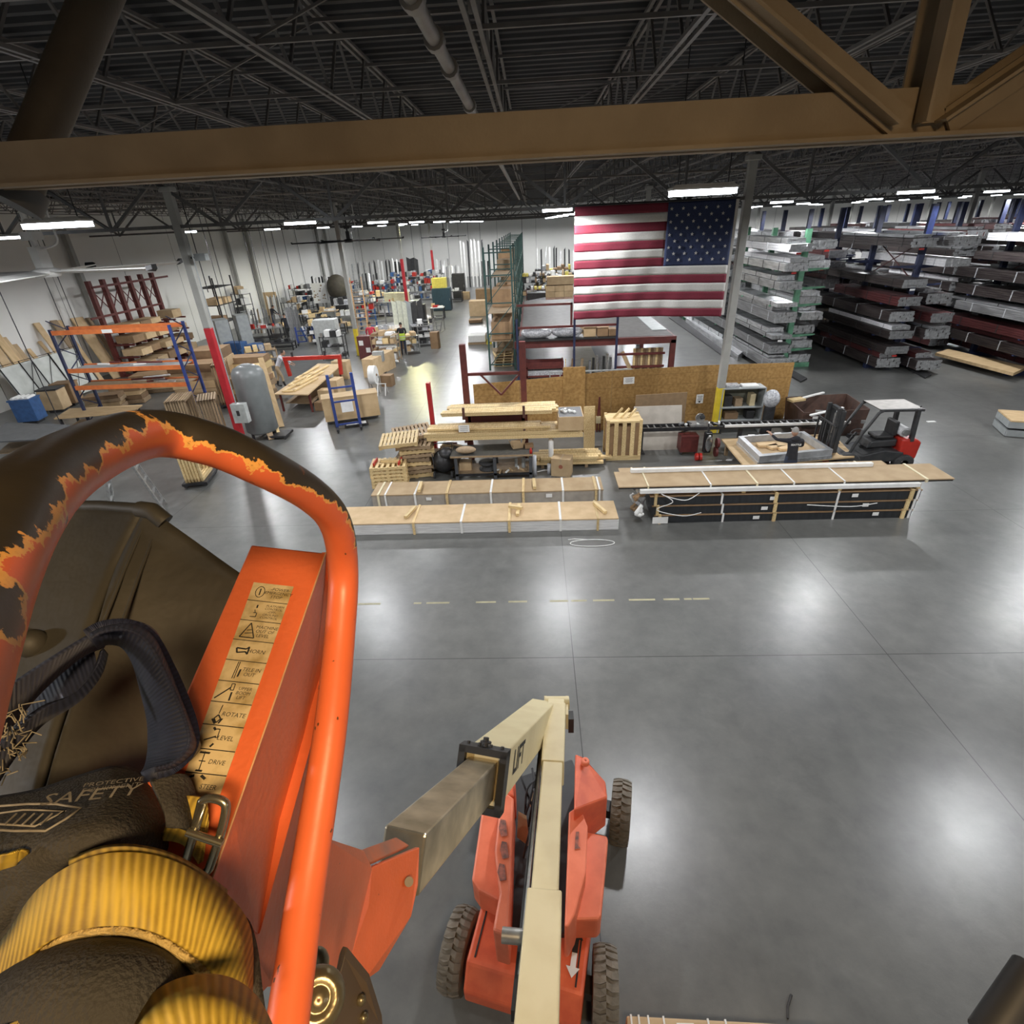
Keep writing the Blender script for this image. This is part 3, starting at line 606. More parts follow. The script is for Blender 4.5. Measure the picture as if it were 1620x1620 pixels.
for i in range(4): mb.add([e1[i], e1[i + 1], e2[i + 1], e2[i]], [(0, 1, 2, 3)])
mb.add([e1[4], e2[4], P(380, 1600, .50)], [(0, 1, 2)])
so = mb.build('console_side', CHIP, lift); W(so); s_ = so.modifiers.new('t', 'SOLIDIFY'); s_.thickness = .006
e3 = [P(528, 900, .92), P(513, 1060, .88), P(496, 1180, .83), P(472, 1300, .77), P(440, 1560, .66)]
mb = MB()
for i in range(4): mb.add([e2[i], e2[i + 1], e3[i + 1], e3[i]], [(0, 1, 2, 3)])
so = mb.build('console_flange', CHIP, lift); W(so); s_ = so.modifiers.new('t', 'SOLIDIFY'); s_.thickness = .006
mb = MB(); mb.tube([p - fn * .0005 for p in e1], .0012, 6); W(mb.build('pale_edge', M('pale_orange_edge', (.75, .42, .22), .4), lift))  # thin pale line along the ridge between front and side
# symbol strip: ten cells
ty = [922, 950, 981, 1012, 1044, 1077, 1110, 1146, 1184, 1222, 1262]
def lx(v): t = (v - 922) / (1262 - 922); return (402 + (280 - 402) * t, 465 + (345 - 465) * t)   # left and right edges of the strip
cells = [('-POWER-\nEMERGENCY\nSTOP', .0), ('PLATFORM\nCONTROL\n-OFF-\nGROUND\nCONTROL', 0), ('MACHINE\nOUT OF\nLEVEL', 0), ('HORN', 0), ('TELE IN\nOUT', 0), ('UPPER\nBOOM\nLIFT', 0), ('ROTATE', 0), ('LEVEL', 0), ('DRIVE', 0), ('STEER', 0)]
def cellpt(i, a, b, up_=.0012):   # a across 0..1, b down 0..1
    v0, v1 = ty[i], ty[i + 1]; l0, r0 = lx(v0); l1, r1 = lx(v1)
    sl = 7 * a                                  # lines drop to the right
    return on((l0 + (r0 - l0) * a) * (1 - b) + (l1 + (r1 - l1) * a) * b, (v0 * (1 - b) + v1 * b) + sl, up_)
for i, (tx, _) in enumerate(cells):
    mb = MB(); q = [cellpt(i, 0, 0, .001), cellpt(i, 1, 0, .001), cellpt(i, 1, 1, .001), cellpt(i, 0, 1, .001)]
    mb.prism(q, -fn * .0004)
    d_ = (q[1] - q[0]).normalized(); e_ = (q[0] - q[3]).normalized(); e_ = (e_ - d_ * e_.dot(d_)).normalized()
    wd = (q[1] - q[0]).length; ht = ((q[3] - q[0]) - d_ * (q[3] - q[0]).dot(d_)).length
    mb.bar(cellpt(i, 0, 1, .0018), cellpt(i, 1, 1, .0018), .0009, .0004, 1)
    nl = tx.count('\n') + 1; sz = ht * (.27 if nl == 1 else .22 if nl == 3 else .24 if nl == 2 else .155)
    add_text(mb, tx, sz, cellpt(i, .70 if nl > 1 else .66, .5, .0018), d_, e_, 1, bold=.0)
    def L2(pts, w_=.0009):
        for a, b in zip(pts, pts[1:]): mb.bar(cellpt(i, *a, .0018), cellpt(i, *b, .0018), w_, .0004, 1)
    if i == 0: L2([(.24 + .11 * math.cos(k * math.tau / 14), .5 + .30 * math.sin(k * math.tau / 14)) for k in range(15)]); L2([(.24, .32), (.24, .68)], .0016)
    if i == 1: L2([(.3, .2), (.3, .35)], .002); L2([(.2, .8), (.34, .8), (.34, .6), (.25, .6)]); L2([(.3, .6), (.27, .45)])
    if i == 2: L2([(.12, .85), (.3, .12), (.48, .85), (.12, .85)], .0014); L2([(.25, .5), (.36, .45)]); L2([(.22, .65), (.4, .6)])
    if i == 3: L2([(.16, .4), (.4, .42), (.46, .3), (.46, .66), (.4, .55), (.2, .62), (.16, .4)], .002)
    if i == 4: L2([(.33, .05), (.3, .85)]); L2([(.37, .05), (.35, .85)]); L2([(.44, .4), (.42, .75)], .002)
    if i == 5: L2([(.05, .85), (.36, .28)], .0018); L2([(.36, .1), (.44, .1), (.44, .4), (.36, .4), (.36, .1)]); L2([(.42, .5), (.42, .9)], .002)
    if i == 6: L2([(.22, .72), (.3, .55), (.38, .72), (.3, .9), (.22, .72)], .0015); L2([(.3, .5), (.32, .12)]); L2([(.18, .75), (.28, .95)], .002); L2([(.42, .7), (.36, .92)], .002)
    if i == 7: L2([(.16, .65), (.42, .45)], .0016); L2([(.38, .15), (.46, .15), (.46, .5), (.4, .5)]); L2([(.3, .1), (.36, .2)], .0025); L2([(.36, .9), (.42, .75)], .0025)
    if i == 8: L2([(.3, .1), (.3, .9)]); L2([(.18, .15), (.42, .15)], .0022); L2([(.22, .5), (.38, .5)]); L2([(.22, .9), (.38, .9)], .002)
    if i == 9: L2([(.12, .2), (.24, .1)], .0028); L2([(.4, .08), (.52, .2)], .0028)
    W(mb.build('symbol_decal', [DECAL, INK], lift, 'cream decal cell reading ' + tx.replace('\n', ' ').replace('-', '')))
# dark cover beside the console
rws = [[(-60, 800, 1.10), (60, 800, 1.05), (150, 802, 1.0), (236, 804, .96)], [(-60, 880, 1.0), (40, 880, .96), (110, 890, .93), (186, 905, .90)], [(-60, 1000, .88), (10, 1000, .86), (70, 1010, .84), (140, 1030, .80)], [(-60, 1180, .76), (-10, 1180, .74), (30, 1190, .72), (85, 1200, .70)], [(-60, 1420, .62), (-30, 1420, .61), (0, 1420, .6), (20, 1430, .58)]]
cv = W(grid(rws, 'console_hood', COVER, lift, .01, 4)); cv['label'] = 'dusty dark plastic hood beside the console'
rws = [[(236, 804, .96), (262, 824, .955), (330, 872, .94), (392, 915, .925)], [(186, 905, .90), (240, 920, .90), (300, 950, .90), (350, 1010, .89)], [(140, 1030, .80), (200, 1060, .82), (260, 1090, .84), (300, 1120, .84)], [(85, 1200, .70), (150, 1210, .72), (220, 1230, .76), (262, 1240, .78)], [(20, 1430, .58), (100, 1420, .62), (200, 1420, .66), (240, 1420, .68)]]
W(grid(rws, 'hood_side', COVER, lift, .01, 4))
mb = MB(); mb.tube([P(90, 801, 1.02), P(160, 801, .985), P(232, 806, .95)], .011, 10); mb.tube([P(222, 806, .95), P(240, 808, .94), P(262, 826, .945)], .015, 12)
W(mb.build('hood_lip', COVER, lift))
for k_, dx in enumerate((0, 26)):
    W(MB().tube([P(232 + dx * .7, 822 + dx * .4, .945), P(196 + dx, 905, .89), P(150 + dx * 1.2, 1020, .795)], .0028, 6).build('hood_rib', COVER, lift))
W(MB().box(P(22, 1008, .85), (.09, .05, .03), .5).build('hood_latch', COVER, lift, bev=.01)); W(MB().sph(P(50, 1018, .82), .022, 10).build('hood_knob', COVER, lift))
# hardware at the bottom
BRASS = M('worn_brass_steel', (.30, .25, .15), .33, .75, (.18, .15, .09), 12, bump=.1, bsc=60)
def face_ax(u, v):                      # axis that points to the viewer
    z = -(ray(u, v)).normalized(); x = z.cross(V((0, 0, 1))).normalized(); y = z.cross(x); return Matrix((x, y, z)).transposed()
kR = face_ax(440, 1500)
W(MB().lathe(P(503, 1580, .62), [(.001, .016), (.007, .017), (.011, .010), (.014, .010), (.018, .014), (.023, .012), (.030, .004), (.031, -.004), (.029, -.01), (.030, -.016), (.028, -.022), (.030, -.028), (.028, -.034), (.030, -.06)], 28, 0, kR).build('joystick_knob', BRASS, lift))
W(MB().sph(P(507, 1517, .80), (.012, .012, .027), 12).build('toggle_handle', BRASS, lift))
plate('gate_bracket', [(536, 1510, .78), (545, 1513, .78), (580, 1555, .80), (600, 1620, .82), (604, 1680, .8), (500, 1680, .7), (527, 1560, .74)], .012, M('brown_bracket', (.10, .075, .05), .5, 0, (.07, .05, .035), 6))
for u, v in ((571, 1582), (575, 1610)): W(MB().sph(P(u, v, .79), .0075, 8).build('rivet', BRASS, lift))
# ---------------------------------------------------------------- harness and lanyard
def q1(x, y, d): return (x / 2.7, 620 + y / 2.7, d)
def q2(x, y, d): return (x / 2.7, 1020 + y / 2.7, d)
har = thing('safety_harness', 'yellow and black safety harness with a metal buckle worn by the viewer', 'harness', P(150, 1450, .5))
hi = Matrix.Translation(-P(150, 1450, .5))
def H(o): o.matrix_parent_inverse = hi; return o
lan = thing('lanyard', 'frayed navy blue webbing lanyard looped over the dark hood', 'lanyard', P(150, 1100, .5)); li = Matrix.Translation(-P(150, 1100, .5))
def LN(o): o.matrix_parent_inverse = li; return o
lip = [q1(x, y, d - .035) for x, y, d in ((395, 1060, .52), (450, 1030, .53), (540, 1025, .54), (620, 1070, .55), (690, 1190, .56), (750, 1320, .565), (795, 1450, .57), (790, 1520, .57), (730, 1580, .56), (660, 1600, .55))]
inn = [q1(x, y, d - .035) for x, y, d in ((420, 1100, .59), (460, 1082, .60), (520, 1095, .61), (565, 1165, .62), (600, 1290, .625), (625, 1400, .63), (630, 1500, .63), (625, 1560, .62), (615, 1600, .61), (600, 1625, .60))]
LN(grid([lip, inn], 'strap_loop', NWEB, lan, .012, 6, off=-1))
out = [q1(x, y, d - .035) for x, y, d in ((385, 1030, .55), (450, 1000, .56), (560, 988, .57), (650, 1025, .58), (702, 1130, .59), (762, 1290, .60), (832, 1470, .60), (838, 1530, .60), (760, 1598, .59), (660, 1622, .58))]
LN(grid([out, [(u, v, d - .03) for u, v, d in lip]], 'strap_edge', NWEB, lan, .003, 6))
LN(grid([[q1(-80, 1330, .46), q1(60, 1235, .49), q1(220, 1130, .51), q1(400, 1022, .54), q1(470, 1000, .55)], [q1(-80, 1560, .47), q1(60, 1400, .50), q1(180, 1260, .52), q1(330, 1130, .55), q1(440, 1080, .57)]], 'strap_tail', NWEB, lan, .004, 6))
LN(grid([[q1(-80, 1570, .44), q1(60, 1430, .46), q1(180, 1340, .48), q1(310, 1290, .50), q1(390, 1200, .52), (158, 1030, .54)], [q1(-80, 1760, .44), q1(40, 1560, .46), q1(160, 1420, .48), q1(330, 1330, .50), q1(412, 1235, .52), (166, 1040, .54)]], 'strap_tail', NWEB, lan, .006, 6))
LN(grid([[q1(120, 1330, .56), q1(240, 1180, .57), q1(400, 1080, .59)], [q1(140, 1440, .55), q1(300, 1330, .56), q1(420, 1200, .58)]], 'strap_gap_backing', NWEB, lan, .003, 4))  # added dark ribbon stands for the dark hole between the strap bands
mb = MB(); r5 = random.Random(3)
for k in range(46):
    u = r5.uniform(0, 45); v = 1215 - u * 1.4 + r5.uniform(-38, 38); a = P(u, v, .455); mb.tube([a, a + V((r5.uniform(-.006, .006), r5.uniform(-.006, .006), .006)), a + V((r5.uniform(-.012, .012), r5.uniform(-.012, .012), r5.uniform(0, .01)))], .0006, 4)
LN(tag(mb.build('frayed_threads', M('frayed_thread', (.24, .21, .15), .8), lan), '', '', kind='stuff')); o = [c for c in COL.objects if c.name == 'frayed_threads'][0]; del o['label']; del o['category']
# cloth body
cl_rows = [[q2(-80, 690, .56), q2(150, 650, .57), q2(330, 590, .58), q2(500, 548, .59), q2(640, 600, .60), q2(700, 650, .60)],
           [q2(-80, 780, .50), q2(150, 760, .50), q2(330, 700, .51), q2(500, 660, .52), q2(640, 690, .55), q2(720, 740, .57)],
           [q2(-80, 920, .46), q2(150, 880, .455), q2(330, 830, .455), q2(500, 800, .47), q2(640, 830, .51), q2(710, 860, .55)],
           [q2(-80, 1100, .46), q2(150, 1010, .46), q2(330, 930, .46), q2(500, 880, .475), q2(640, 900, .51), q2(720, 900, .55)],
           [q2(-80, 1500, .47), q2(100, 1380, .47), q2(330, 1200, .48), q2(500, 1120, .50), q2(640, 1100, .53), q2(720, 1060, .56)]]
H(grid(cl_rows, 'shoulder_cloth', CLOTH, har, .008, 5))
H(grid([[q2(640, 590, .52), q2(720, 565, .53), q2(785, 565, .54), q2(815, 630, .55)], [q2(690, 700, .50), q2(750, 690, .51), q2(805, 690, .53), q2(838, 730, .54)], [q2(715, 770, .50), q2(780, 790, .505), q2(815, 805, .52), q2(858, 835, .53)]], 'strap_keeper', CLOTH, har, .004, 5))
H(grid([[q2(-60, 1300, .455), q2(80, 1150, .455), q2(200, 1030, .455), q2(330, 900, .46), q2(450, 850, .465)], [q2(-60, 1080, .45), q2(80, 1000, .45), q2(200, 930, .45), q2(330, 860, .455), q2(470, 835, .46)]], 'shoulder_pad', CLOTH, har, .006, 5))
yt = [q2(x, y, d) for x, y, d in ((-60, 1380, .42), (60, 1230, .42), (170, 1060, .42), (300, 950, .42), (430, 900, .425), (560, 892, .43), (700, 920, .435), (830, 985, .44), (960, 1085, .445), (1035, 1190, .45), (1055, 1310, .45), (1052, 1500, .44))]
yb = [q2(x, y, d) for x, y, d in ((-80, 1480, .40), (20, 1410, .40), (120, 1345, .40), (250, 1250, .40), (400, 1208, .40), (540, 1205, .40), (660, 1235, .40), (770, 1295, .40), (860, 1365, .40), (930, 1440, .40), (980, 1510, .40), (1010, 1600, .40))]
H(grid([yt, yb], 'yellow_strap', YWEB, har, .005, 6, uvs=(1.0, 1)))
et = [(u, v - 3, d + .012) for u, v, d in yt[3:8]]
H(grid([[(u, v - 9, d + .01) for u, v, d in yt[3:9]], [(u, v + 1, d + .002) for u, v, d in yt[3:9]]], 'strap_edge', YWEB, har, .003, 6))
H(grid([[(u, v - 2, d + .0) for u, v, d in yb], [(u, v + 14, d + .014) for u, v, d in yb]], 'fringed_edge', M('fringed_webbing', (.52, .38, .14), .8, 0, (.34, .24, .08), 60, bump=.5, bsc=200), har, .004, 6))
H(grid([[q2(980, 1140, .47), q2(1060, 1170, .47), q2(1100, 1290, .465), q2(1120, 1450, .46), q2(1145, 1640, .455)], [q2(900, 1200, .49), q2(980, 1250, .49), q2(1030, 1350, .485), q2(1040, 1480, .48), q2(1040, 1640, .475)]], 'side_pad', CLOTH, har, .012, 5))
H(grid([[q2(-80, 1500, .43), q2(150, 1330, .435), q2(400, 1260, .44), q2(620, 1280, .44), q2(790, 1370, .44), q2(900, 1470, .44)], [q2(-80, 1560, .38), q2(150, 1450, .37), q2(400, 1390, .37), q2(620, 1400, .38), q2(750, 1450, .40), q2(860, 1520, .42)], [q2(-80, 1760, .36), q2(150, 1720, .35), q2(400, 1700, .35), q2(600, 1700, .36), q2(740, 1700, .38), q2(850, 1700, .40)]], 'chest_pad', CLOTH, har, .01, 5))
H(grid([[q2(560, 1680, .36), q2(620, 1560, .365), q2(720, 1475, .37), q2(850, 1440, .375), q2(980, 1460, .38), q2(1080, 1540, .38), q2(1150, 1680, .38)], [q2(600, 1780, .33), q2(660, 1720, .33), q2(760, 1680, .33), q2(860, 1670, .33), q2(960, 1690, .33), q2(1040, 1740, .335), q2(1100, 1800, .34)]], 'yellow_strap', YWEB, har, .005, 6))
H(grid([[q2(-60, 1680, .345), q2(60, 1620, .35), q2(200, 1570, .355), q2(330, 1545, .36), q2(440, 1535, .365)], [q2(-60, 1800, .335), q2(60, 1750, .34), q2(200, 1690, .345), q2(300, 1660, .35), q2(360, 1640, .355)]], 'yellow_strap', YWEB, har, .004, 5))
H(grid([[q2(-40, 900, .44), q2(40, 885, .44), q2(90, 868, .445), q2(125, 875, .445)], [q2(-40, 985, .44), q2(30, 945, .44), q2(80, 925, .445), q2(128, 890, .445)]], 'yellow_strap', YWEB, har, .004, 5))
H(grid([[q2(780, 640, .53), q2(880, 660, .53), q2(890, 760, .53)], [q2(690, 830, .52), q2(790, 850, .52), q2(860, 960, .52)]], 'yellow_strap', YWEB, har, .004, 5))
mb = MB(); mb.tube([P(*q2(x, y, .505)) for x, y in cr([(862, 668), (900, 655), (950, 668), (965, 700), (945, 800), (910, 910), (885, 968), (840, 985), (800, 970), (790, 945), (830, 800)], 5)], .0042, 10, close=True)
mb.tube([P(*q2(800, 800, .50)), P(*q2(950, 850, .50))], .004, 8); H(mb.build('buckle', M('buckle_steel', (.45, .42, .33), .25, .9, (.3, .28, .2), 10), har))
# embroidered logo and words
EMB = M('grey_embroidery', (.26, .235, .19), .6, 0, (.16, .14, .11), 60)
def eline(pts, r, name='embroidery'):
    H(MB().tube([P(*q2(x, y, d)) for x, y, d in pts], r, 6).build(name, EMB, har))
eline([(-20, 690, .478), (120, 680, .476), (240, 680, .475), (345, 700, .472), (280, 745, .462), (195, 795, .450), (60, 795, .45), (-20, 790, .45)], .0011)
eline([(-20, 722, .468), (100, 705, .468), (280, 708, .466), (210, 745, .460), (150, 775, .452), (-20, 765, .452)], .0009)
for k in range(5): eline([(20 + k * 38, 768, .450), (70 + k * 38, 722, .462)], .0009)
o0 = P(*q2(400, 640, .485)); e_x = (P(*q2(540, 620, .49)) - P(*q2(280, 650, .485))).normalized(); e_y = (P(*q2(390, 600, .505)) - P(*q2(390, 700, .475))).normalized()
mb = MB(); add_text(mb, 'SAFETY', .024, P(*q2(390, 642, .462)), e_x, e_y, 0, shear=.4); add_text(mb, 'PROTECTIVE\nEQUIPMENT', .009, P(*q2(480, 598, .480)), e_x, e_y, 0, shear=.3)
H(mb.build('embroidered_words', EMB, har))
# ---------------------------------------------------------------- flag
def flag():
    x0, x1, y, zt, zb = 1.39, 6.42, 19.6, 7.83, 4.42
    t = thing('flag', 'large american flag hung from the roof girder by the yellow footed column', 'flag', (x0, y, zt))
    NAV = M('flag_navy_cloth', (.022, .035, .095), .8, 0, (.015, .025, .07), 30); RD = M('flag_red_cloth', (.16, .012, .028), .8, 0, (.13, .01, .024), 30); WH = M('flag_white_cloth', (.52, .51, .48), .8, 0, (.46, .45, .43), 30)
    Wd, Hh = x1 - x0, zt - zb; nx, nz = 60, 13 * 4
    def wav(a, b): return .035 * math.sin(a * 9 + b * 4) * (.4 + b) + .03 * math.sin(a * 23 - b * 6) * b * .6 + .02 * math.sin(a * 41 + b * 9) * b
    def pt(a, b): return (a * Wd, wav(a, b), -b * Hh + .05 * math.sin(a * 3.1 + .3) * b - .06 * a * b)
    parts = {'stripe_red': (MB(), RD), 'stripe_white': (MB(), WH), 'canton': (MB(), NAV)}
    cell = {}
    for i in range(nx):
        for j in range(nz):
            s_ = j // 4; ca = .57 if True else 0
            n_ = 'canton' if (i / nx >= ca and s_ < 7) else ('stripe_red' if s_ % 2 == 0 else 'stripe_white')
            mb = parts[n_][0]; mb.add([pt(i / nx, j / nz), pt((i + 1) / nx, j / nz), pt((i + 1) / nx, (j + 1) / nz), pt(i / nx, (j + 1) / nz)], [(0, 3, 2, 1)], 0, True)
    mb = parts['canton'][0]
    cx0, cx1 = .57, 1.0
    for r in range(9):
        for c in range(6 if r % 2 == 0 else 5):
            a = cx0 + (cx1 - cx0) * ((c * 2 + 1 + (r % 2)) / 12); b = (r + 1) / 10 * 7 / 13; o_ = V(pt(a, b)) + V((0, -.012, 0))
            vs = [o_ + V((math.sin(k * math.pi / 5) * (.058 if k % 2 == 0 else .023), -.004, math.cos(k * math.pi / 5) * (.058 if k % 2 == 0 else .023))) for k in range(10)]
            mb.add(vs, [tuple(range(10))], 1)
    for n_, (mb, m_) in parts.items():
        o = mb.build(n_ if n_ != 'canton' else 'star_field', [m_, WH], t); bm = bmesh.new(); bm.from_mesh(o.data); bmesh.ops.remove_doubles(bm, verts=bm.verts, dist=.0005); bm.to_mesh(o.data); bm.free()
        q = o.modifiers.new('t', 'SOLIDIFY'); q.thickness = .006
    MB().bb(Wd, Wd + .09, -.01, .01, -Hh - .02, 0).build('heading_tape', WH, t)
    MB().cyl((-.05, 0, .02), (Wd + .1, 0, .02), .02, 8).build('hanging_rod', DARKST, t)
    for i in range(5): MB().cyl((Wd * i / 4, 0, .02), (Wd * i / 4, .42, .03), .006, 5).build('tie_cord', BLACK, t)
flag()
# ---------------------------------------------------------------- long packs in the middle
def pack(name, lab, x0, x1, y0, y1, z0, z1, side, top, straps=(), tags=(), group=None, cat='packaged bundle', rows=0, rz=0, ends=None, smat=None):
    cx_, cy_ = (x0 + x1) / 2, (y0 + y1) / 2; t = thing(name, lab, cat, (cx_, cy_, z0), rz, group)
    a, b, h = (x1 - x0) / 2, (y1 - y0) / 2, z1 - z0
    mb = MB(); mb.bb(-a, a, -b, b, 0, h - .03)
    if rows:
        for k in range(rows): mb.bb(-a - .02, a + .02, -b - .012, b + .012, .01 + k * (h - .05) / rows, (k + 1) * (h - .05) / rows - .012)
    mb.build('profiles', side, t); MB().bb(-a - .01, a + .01, -b - .02, b + .02, h - .03, h).build('lid', top, t)
    for s in straps:
        f, w_, mt, proud = s; x = -a + f * 2 * a
        mb = MB(); mb.bb(x - w_ / 2, x + w_ / 2, -b - .03 - proud, -b - .012, -.0, h + .01); mb.bb(x - w_ / 2, x + w_ / 2, -b - .03 - proud, b + .03, h, h + .012 + proud * .4); mb.bb(x - w_ / 2, x + w_ / 2, b + .02, b + .03, 0, h + .01)
        mb.build('strap', mt, t)
    for f, g, w_, hh in tags: MB().box((-a + f * 2 * a, -b - .035, h * g), (w_, .004, hh)).build('label_sheet', PAPER, t)
    return t
L0 = G(572, 806); A0 = G(575, 806)
# left pair
PK1 = pack('extrusion_bundle', 'cardboard topped grey bundle with yellow battens, behind the white edged one', -4.95, 1.92, 14.20, 15.05, .0, .52, M('bundle_grey', (.40, .36, .31), .6, 0, (.33, .30, .26), 5), CARD, [(.03, .06, CREAMS, .03), (.06, .05, PAPER, 0), (.19, .06, PAPER, 0), (.33, .07, PINEY, .04), (.52, .06, PAPER, 0), (.66, .07, PINEY, .04), (.83, .06, PAPER, 0), (.97, .07, PINEY, .03), (.985, .05, PAPER, 0)], [(.25, .7, .16, .1), (.77, .72, .18, .12)])
PK2 = pack('extrusion_bundle', 'wide low bundle of white profiles under cardboard, nearest the viewer', -5.6, 2.16, 12.75, 13.75, .0, .36, M('white_profiles', (.80, .80, .79), .4, .1, (.62, .62, .62), 8, st=(.3, 1, 6)), CARD, [(.45, .06, PAPER, 0), (.62, .07, PINEY, .02), (.80, .06, PAPER, 0), (.93, .06, PINEY, .02), (.28, .06, PINEY, .02)], (), rows=4)
for k, (u, v, a) in enumerate([(663, 782, 1.3), (845, 771, 1.45)]):
    p = AY(u, v, 14.3); tag(MB().box((0, 0, 0), (.09, .6, .09)).build('batten', PINEY), 'short pine batten lying on the lid of the grey bundle, %s one' % ['left', 'right'][k], 'batten'); o = COL.objects[-1]; o.location = (p.x, 14.55, .59); o.rotation_euler = (0, 0, .05)
for k, (x, a) in enumerate([(-3.6, -.25), (-.55, -.05), (1.72, .4), (-.62, 1.2)]):
    o = tag(MB().box((0, 0, 0), (.09, .62 if k < 3 else .4, .08)).build('batten', PINEY), 'loose pine batten on the white edged bundle, %s' % ['leftmost', 'middle one lying lengthwise', 'tilted one by the right end', 'short one crossing the middle one'][k], 'batten'); o.location = (x, 13.25, .42 if k < 3 else .50); o.rotation_euler = (0, 0, a)
# right stack of dark packs
DKP = M('black_wrapped_profiles', (.028, .03, .034), .45, 0, (.018, .02, .022), 5, st=(2, 1, .3), bump=.2)
zz = [0, .27, .56, .86]
for r in range(3):
    pack('profile_pack', 'black wrapped profile pack under the long cardboard panels, %s of three' % ['lowest', 'middle', 'topmost'][r], 3.2 - .08 * r, 10.05 + .03 * r, 13.05, 14.25, zz[r], zz[r + 1] - .015, DKP, CARD2, [(.02, .07, PINEY, .03), (.27, .05, PAPER, 0), (.47, .08, PINEY, .03), (.70, .05, PAPER, 0), (.965, .09, PINEY, .03), (.99, .06, PAPER, 0)], [(.40 + .03 * r, .5, .17, .1), (.86 - .05 * r, .6, .16, .1)], 'black profile packs')
for k, (x0, x1, y0, y1, z, l) in enumerate([(2.75, 10.0, 13.0, 13.12, .94, 'white aluminium profile resting on the black packs along their front edge'), (2.65, 9.3, 14.0, 14.12, 1.105, 'white aluminium profile lying on the cardboard panels')]):
    t = thing('white_profile', l, 'profile', (x0, y0, z)); mb = MB()
    for q in (0, .05): mb.bb(0, x1 - x0, q * 1.2, q * 1.2 + .05, 0, .10)
    mb.build('channel', WHITE, t); MB().bb(x1 - x0, x1 - x0 + .01, 0, .11, 0, .10).build('end_cap', CARD, t)
pack('panel_pack', 'long thin cardboard panel pack jutting past both ends of the black stack', 2.2, 10.9, 13.15, 14.1, 1.02, 1.10, BLACK, CARD, [(.09, .04, CREAMS, 0), (.28, .04, PAPER, 0), (.42, .05, CREAMS, 0), (.53, .04, PAPER, 0), (.68, .04, PAPER, 0), (.92, .06, CREAMS, .02)], rz=.0)
pack('panel_pack', 'thin cardboard panel pack lying askew behind the long one', 2.4, 9.9, 13.95, 14.6, .93, 1.0, CARD2, CARD, [(.05, .05, CREAMS, 0), (.1, .05, CREAMS, 0), (.9, .05, CREAMS, 0)], rz=.004)
MB_ = MB()
for x in (3.2, 5.5, 8, 10): MB_.bb(x - .05, x + .05, 13.05, 14.3, .86, .93)
tag(MB_.build('spacer_battens', PINEY), 'row of pine spacers between the black packs and the cardboard panels', 'spacers')
t = thing('torn_wrapping', 'torn white paper and foil wrapping hanging at the left end of the black packs', 'wrapping', (3.0, 13.5, 0))
r5 = random.Random(11)
for k in range(7):
    mb = MB(); y = -.5 + k * .17; z = r5.uniform(.15, .8); pts = [V((r5.uniform(-.35, -.05), y + r5.uniform(-.1, .1), z + r5.uniform(-.15, .2))) for _ in range(5)]
    mb.tube([V(c) for c in cr([tuple(p) for p in pts], 4)], [.02 + .05 * abs(math.sin(i)) for i in range(17)], 6); mb.build('torn_sheet', (PAPER, CARD2, WRAP)[k % 3], t)
tag(MB().box((0, 0, 0), (.42, .01, .2)).build('delivery_note', PAPER), 'white delivery note on the floor end of the black packs', 'paper'); o = COL.objects[-1]; o.location = (3.35, 12.99, .12)
for k, pts in enumerate([[(3.3, 12.95, .95), (3.6, 12.85, .75), (3.2, 12.9, .5), (3.9, 12.85, .32), (4.4, 12.9, .38)], [(7.2, 12.98, .5), (8.3, 12.9, .46), (9.0, 12.95, .52)], [(3.35, 12.97, .9), (3.9, 12.8, .82), (4.3, 12.95, .95)]]):
    tag(MB().tube([V(c) for c in cr(pts, 6)], .012, 6).build('loose_strap', PAPER), 'loose white strap curling off the black packs, %s' % ['at their left end', 'near their right middle', 'hanging from the white profile'][k], 'strap')
# cord loop on the floor
lp = G(937, 859, .01); mb = MB(); mb.tube([lp + V((.58 * math.cos(a * math.tau / 28), .17 * math.sin(a * math.tau / 28), 0)) for a in range(28)], .011, 6, close=True); mb.tube([lp + V((-.1, .17, 0)), lp + V((-.45, .22, 0)), lp + V((-.62, .19, 0))], .011, 6)
tag(mb.build('strapping_loop', PAPER), 'thin white strap loop lying on the open floor', 'strap loop')
mb = MB(); x = -4.2; r5 = random.Random(2)
while x < 3.6: l_ = r5.uniform(.15, .6); mb.bb(x, x + l_, 9.62, 9.68, 0, .002); x += l_ + r5.uniform(.05, .8) * (1 if x < 0 else .4)
tag(mb.build('floor_line', M('worn_yellow_line', (.38, .35, .22), .6)), 'faded dashed yellow line across the open floor', 'floor marking')
o = tag(MB().box((0, 0, 0), (.3, .12, .02)).build('paper_scrap', PAPER), 'small white paper scrap on the floor beyond the forklift', 'paper'); o.location = G(1473, 667, .012)
# near bottom: strapped brown tube pack, stick
p0, p1 = G(992, 1612, .35), G(1300, 1632, .3)
t = thing('wrapped_roll', 'brown paper wrapped pack with white straps at the bottom edge', 'wrapped pack', p0 - V((0, 0, .34)))
d = p1 - p0; d.z = 0; MB().box(d / 2 + V((0, -.15, .17)), (d.length + .02, .36, .34), math.atan2(d.y, d.x)).build('wrapping', CARD, t, bev=.02)
for f in (.02, .06, .11, .19, .42, .51): MB().box(d * f + V((0, -.15, .17)), (.018, .375, .352), math.atan2(d.y, d.x)).build('strap', PAPER, t)
MB().box(d * .30 + V((0, -.08, .345)), (.17, .14, .006)).build('label_sheet', PAPER, t)
o = tag(MB().tube([V((0, 0, .01)), V((.04, .1, .01)), V((.12, .2, .01))], .012, 6).build('floor_stick', RUB), 'short dark strap lying beside the brown wrapped pack', 'strap'); o.location = G(1246, 1612)
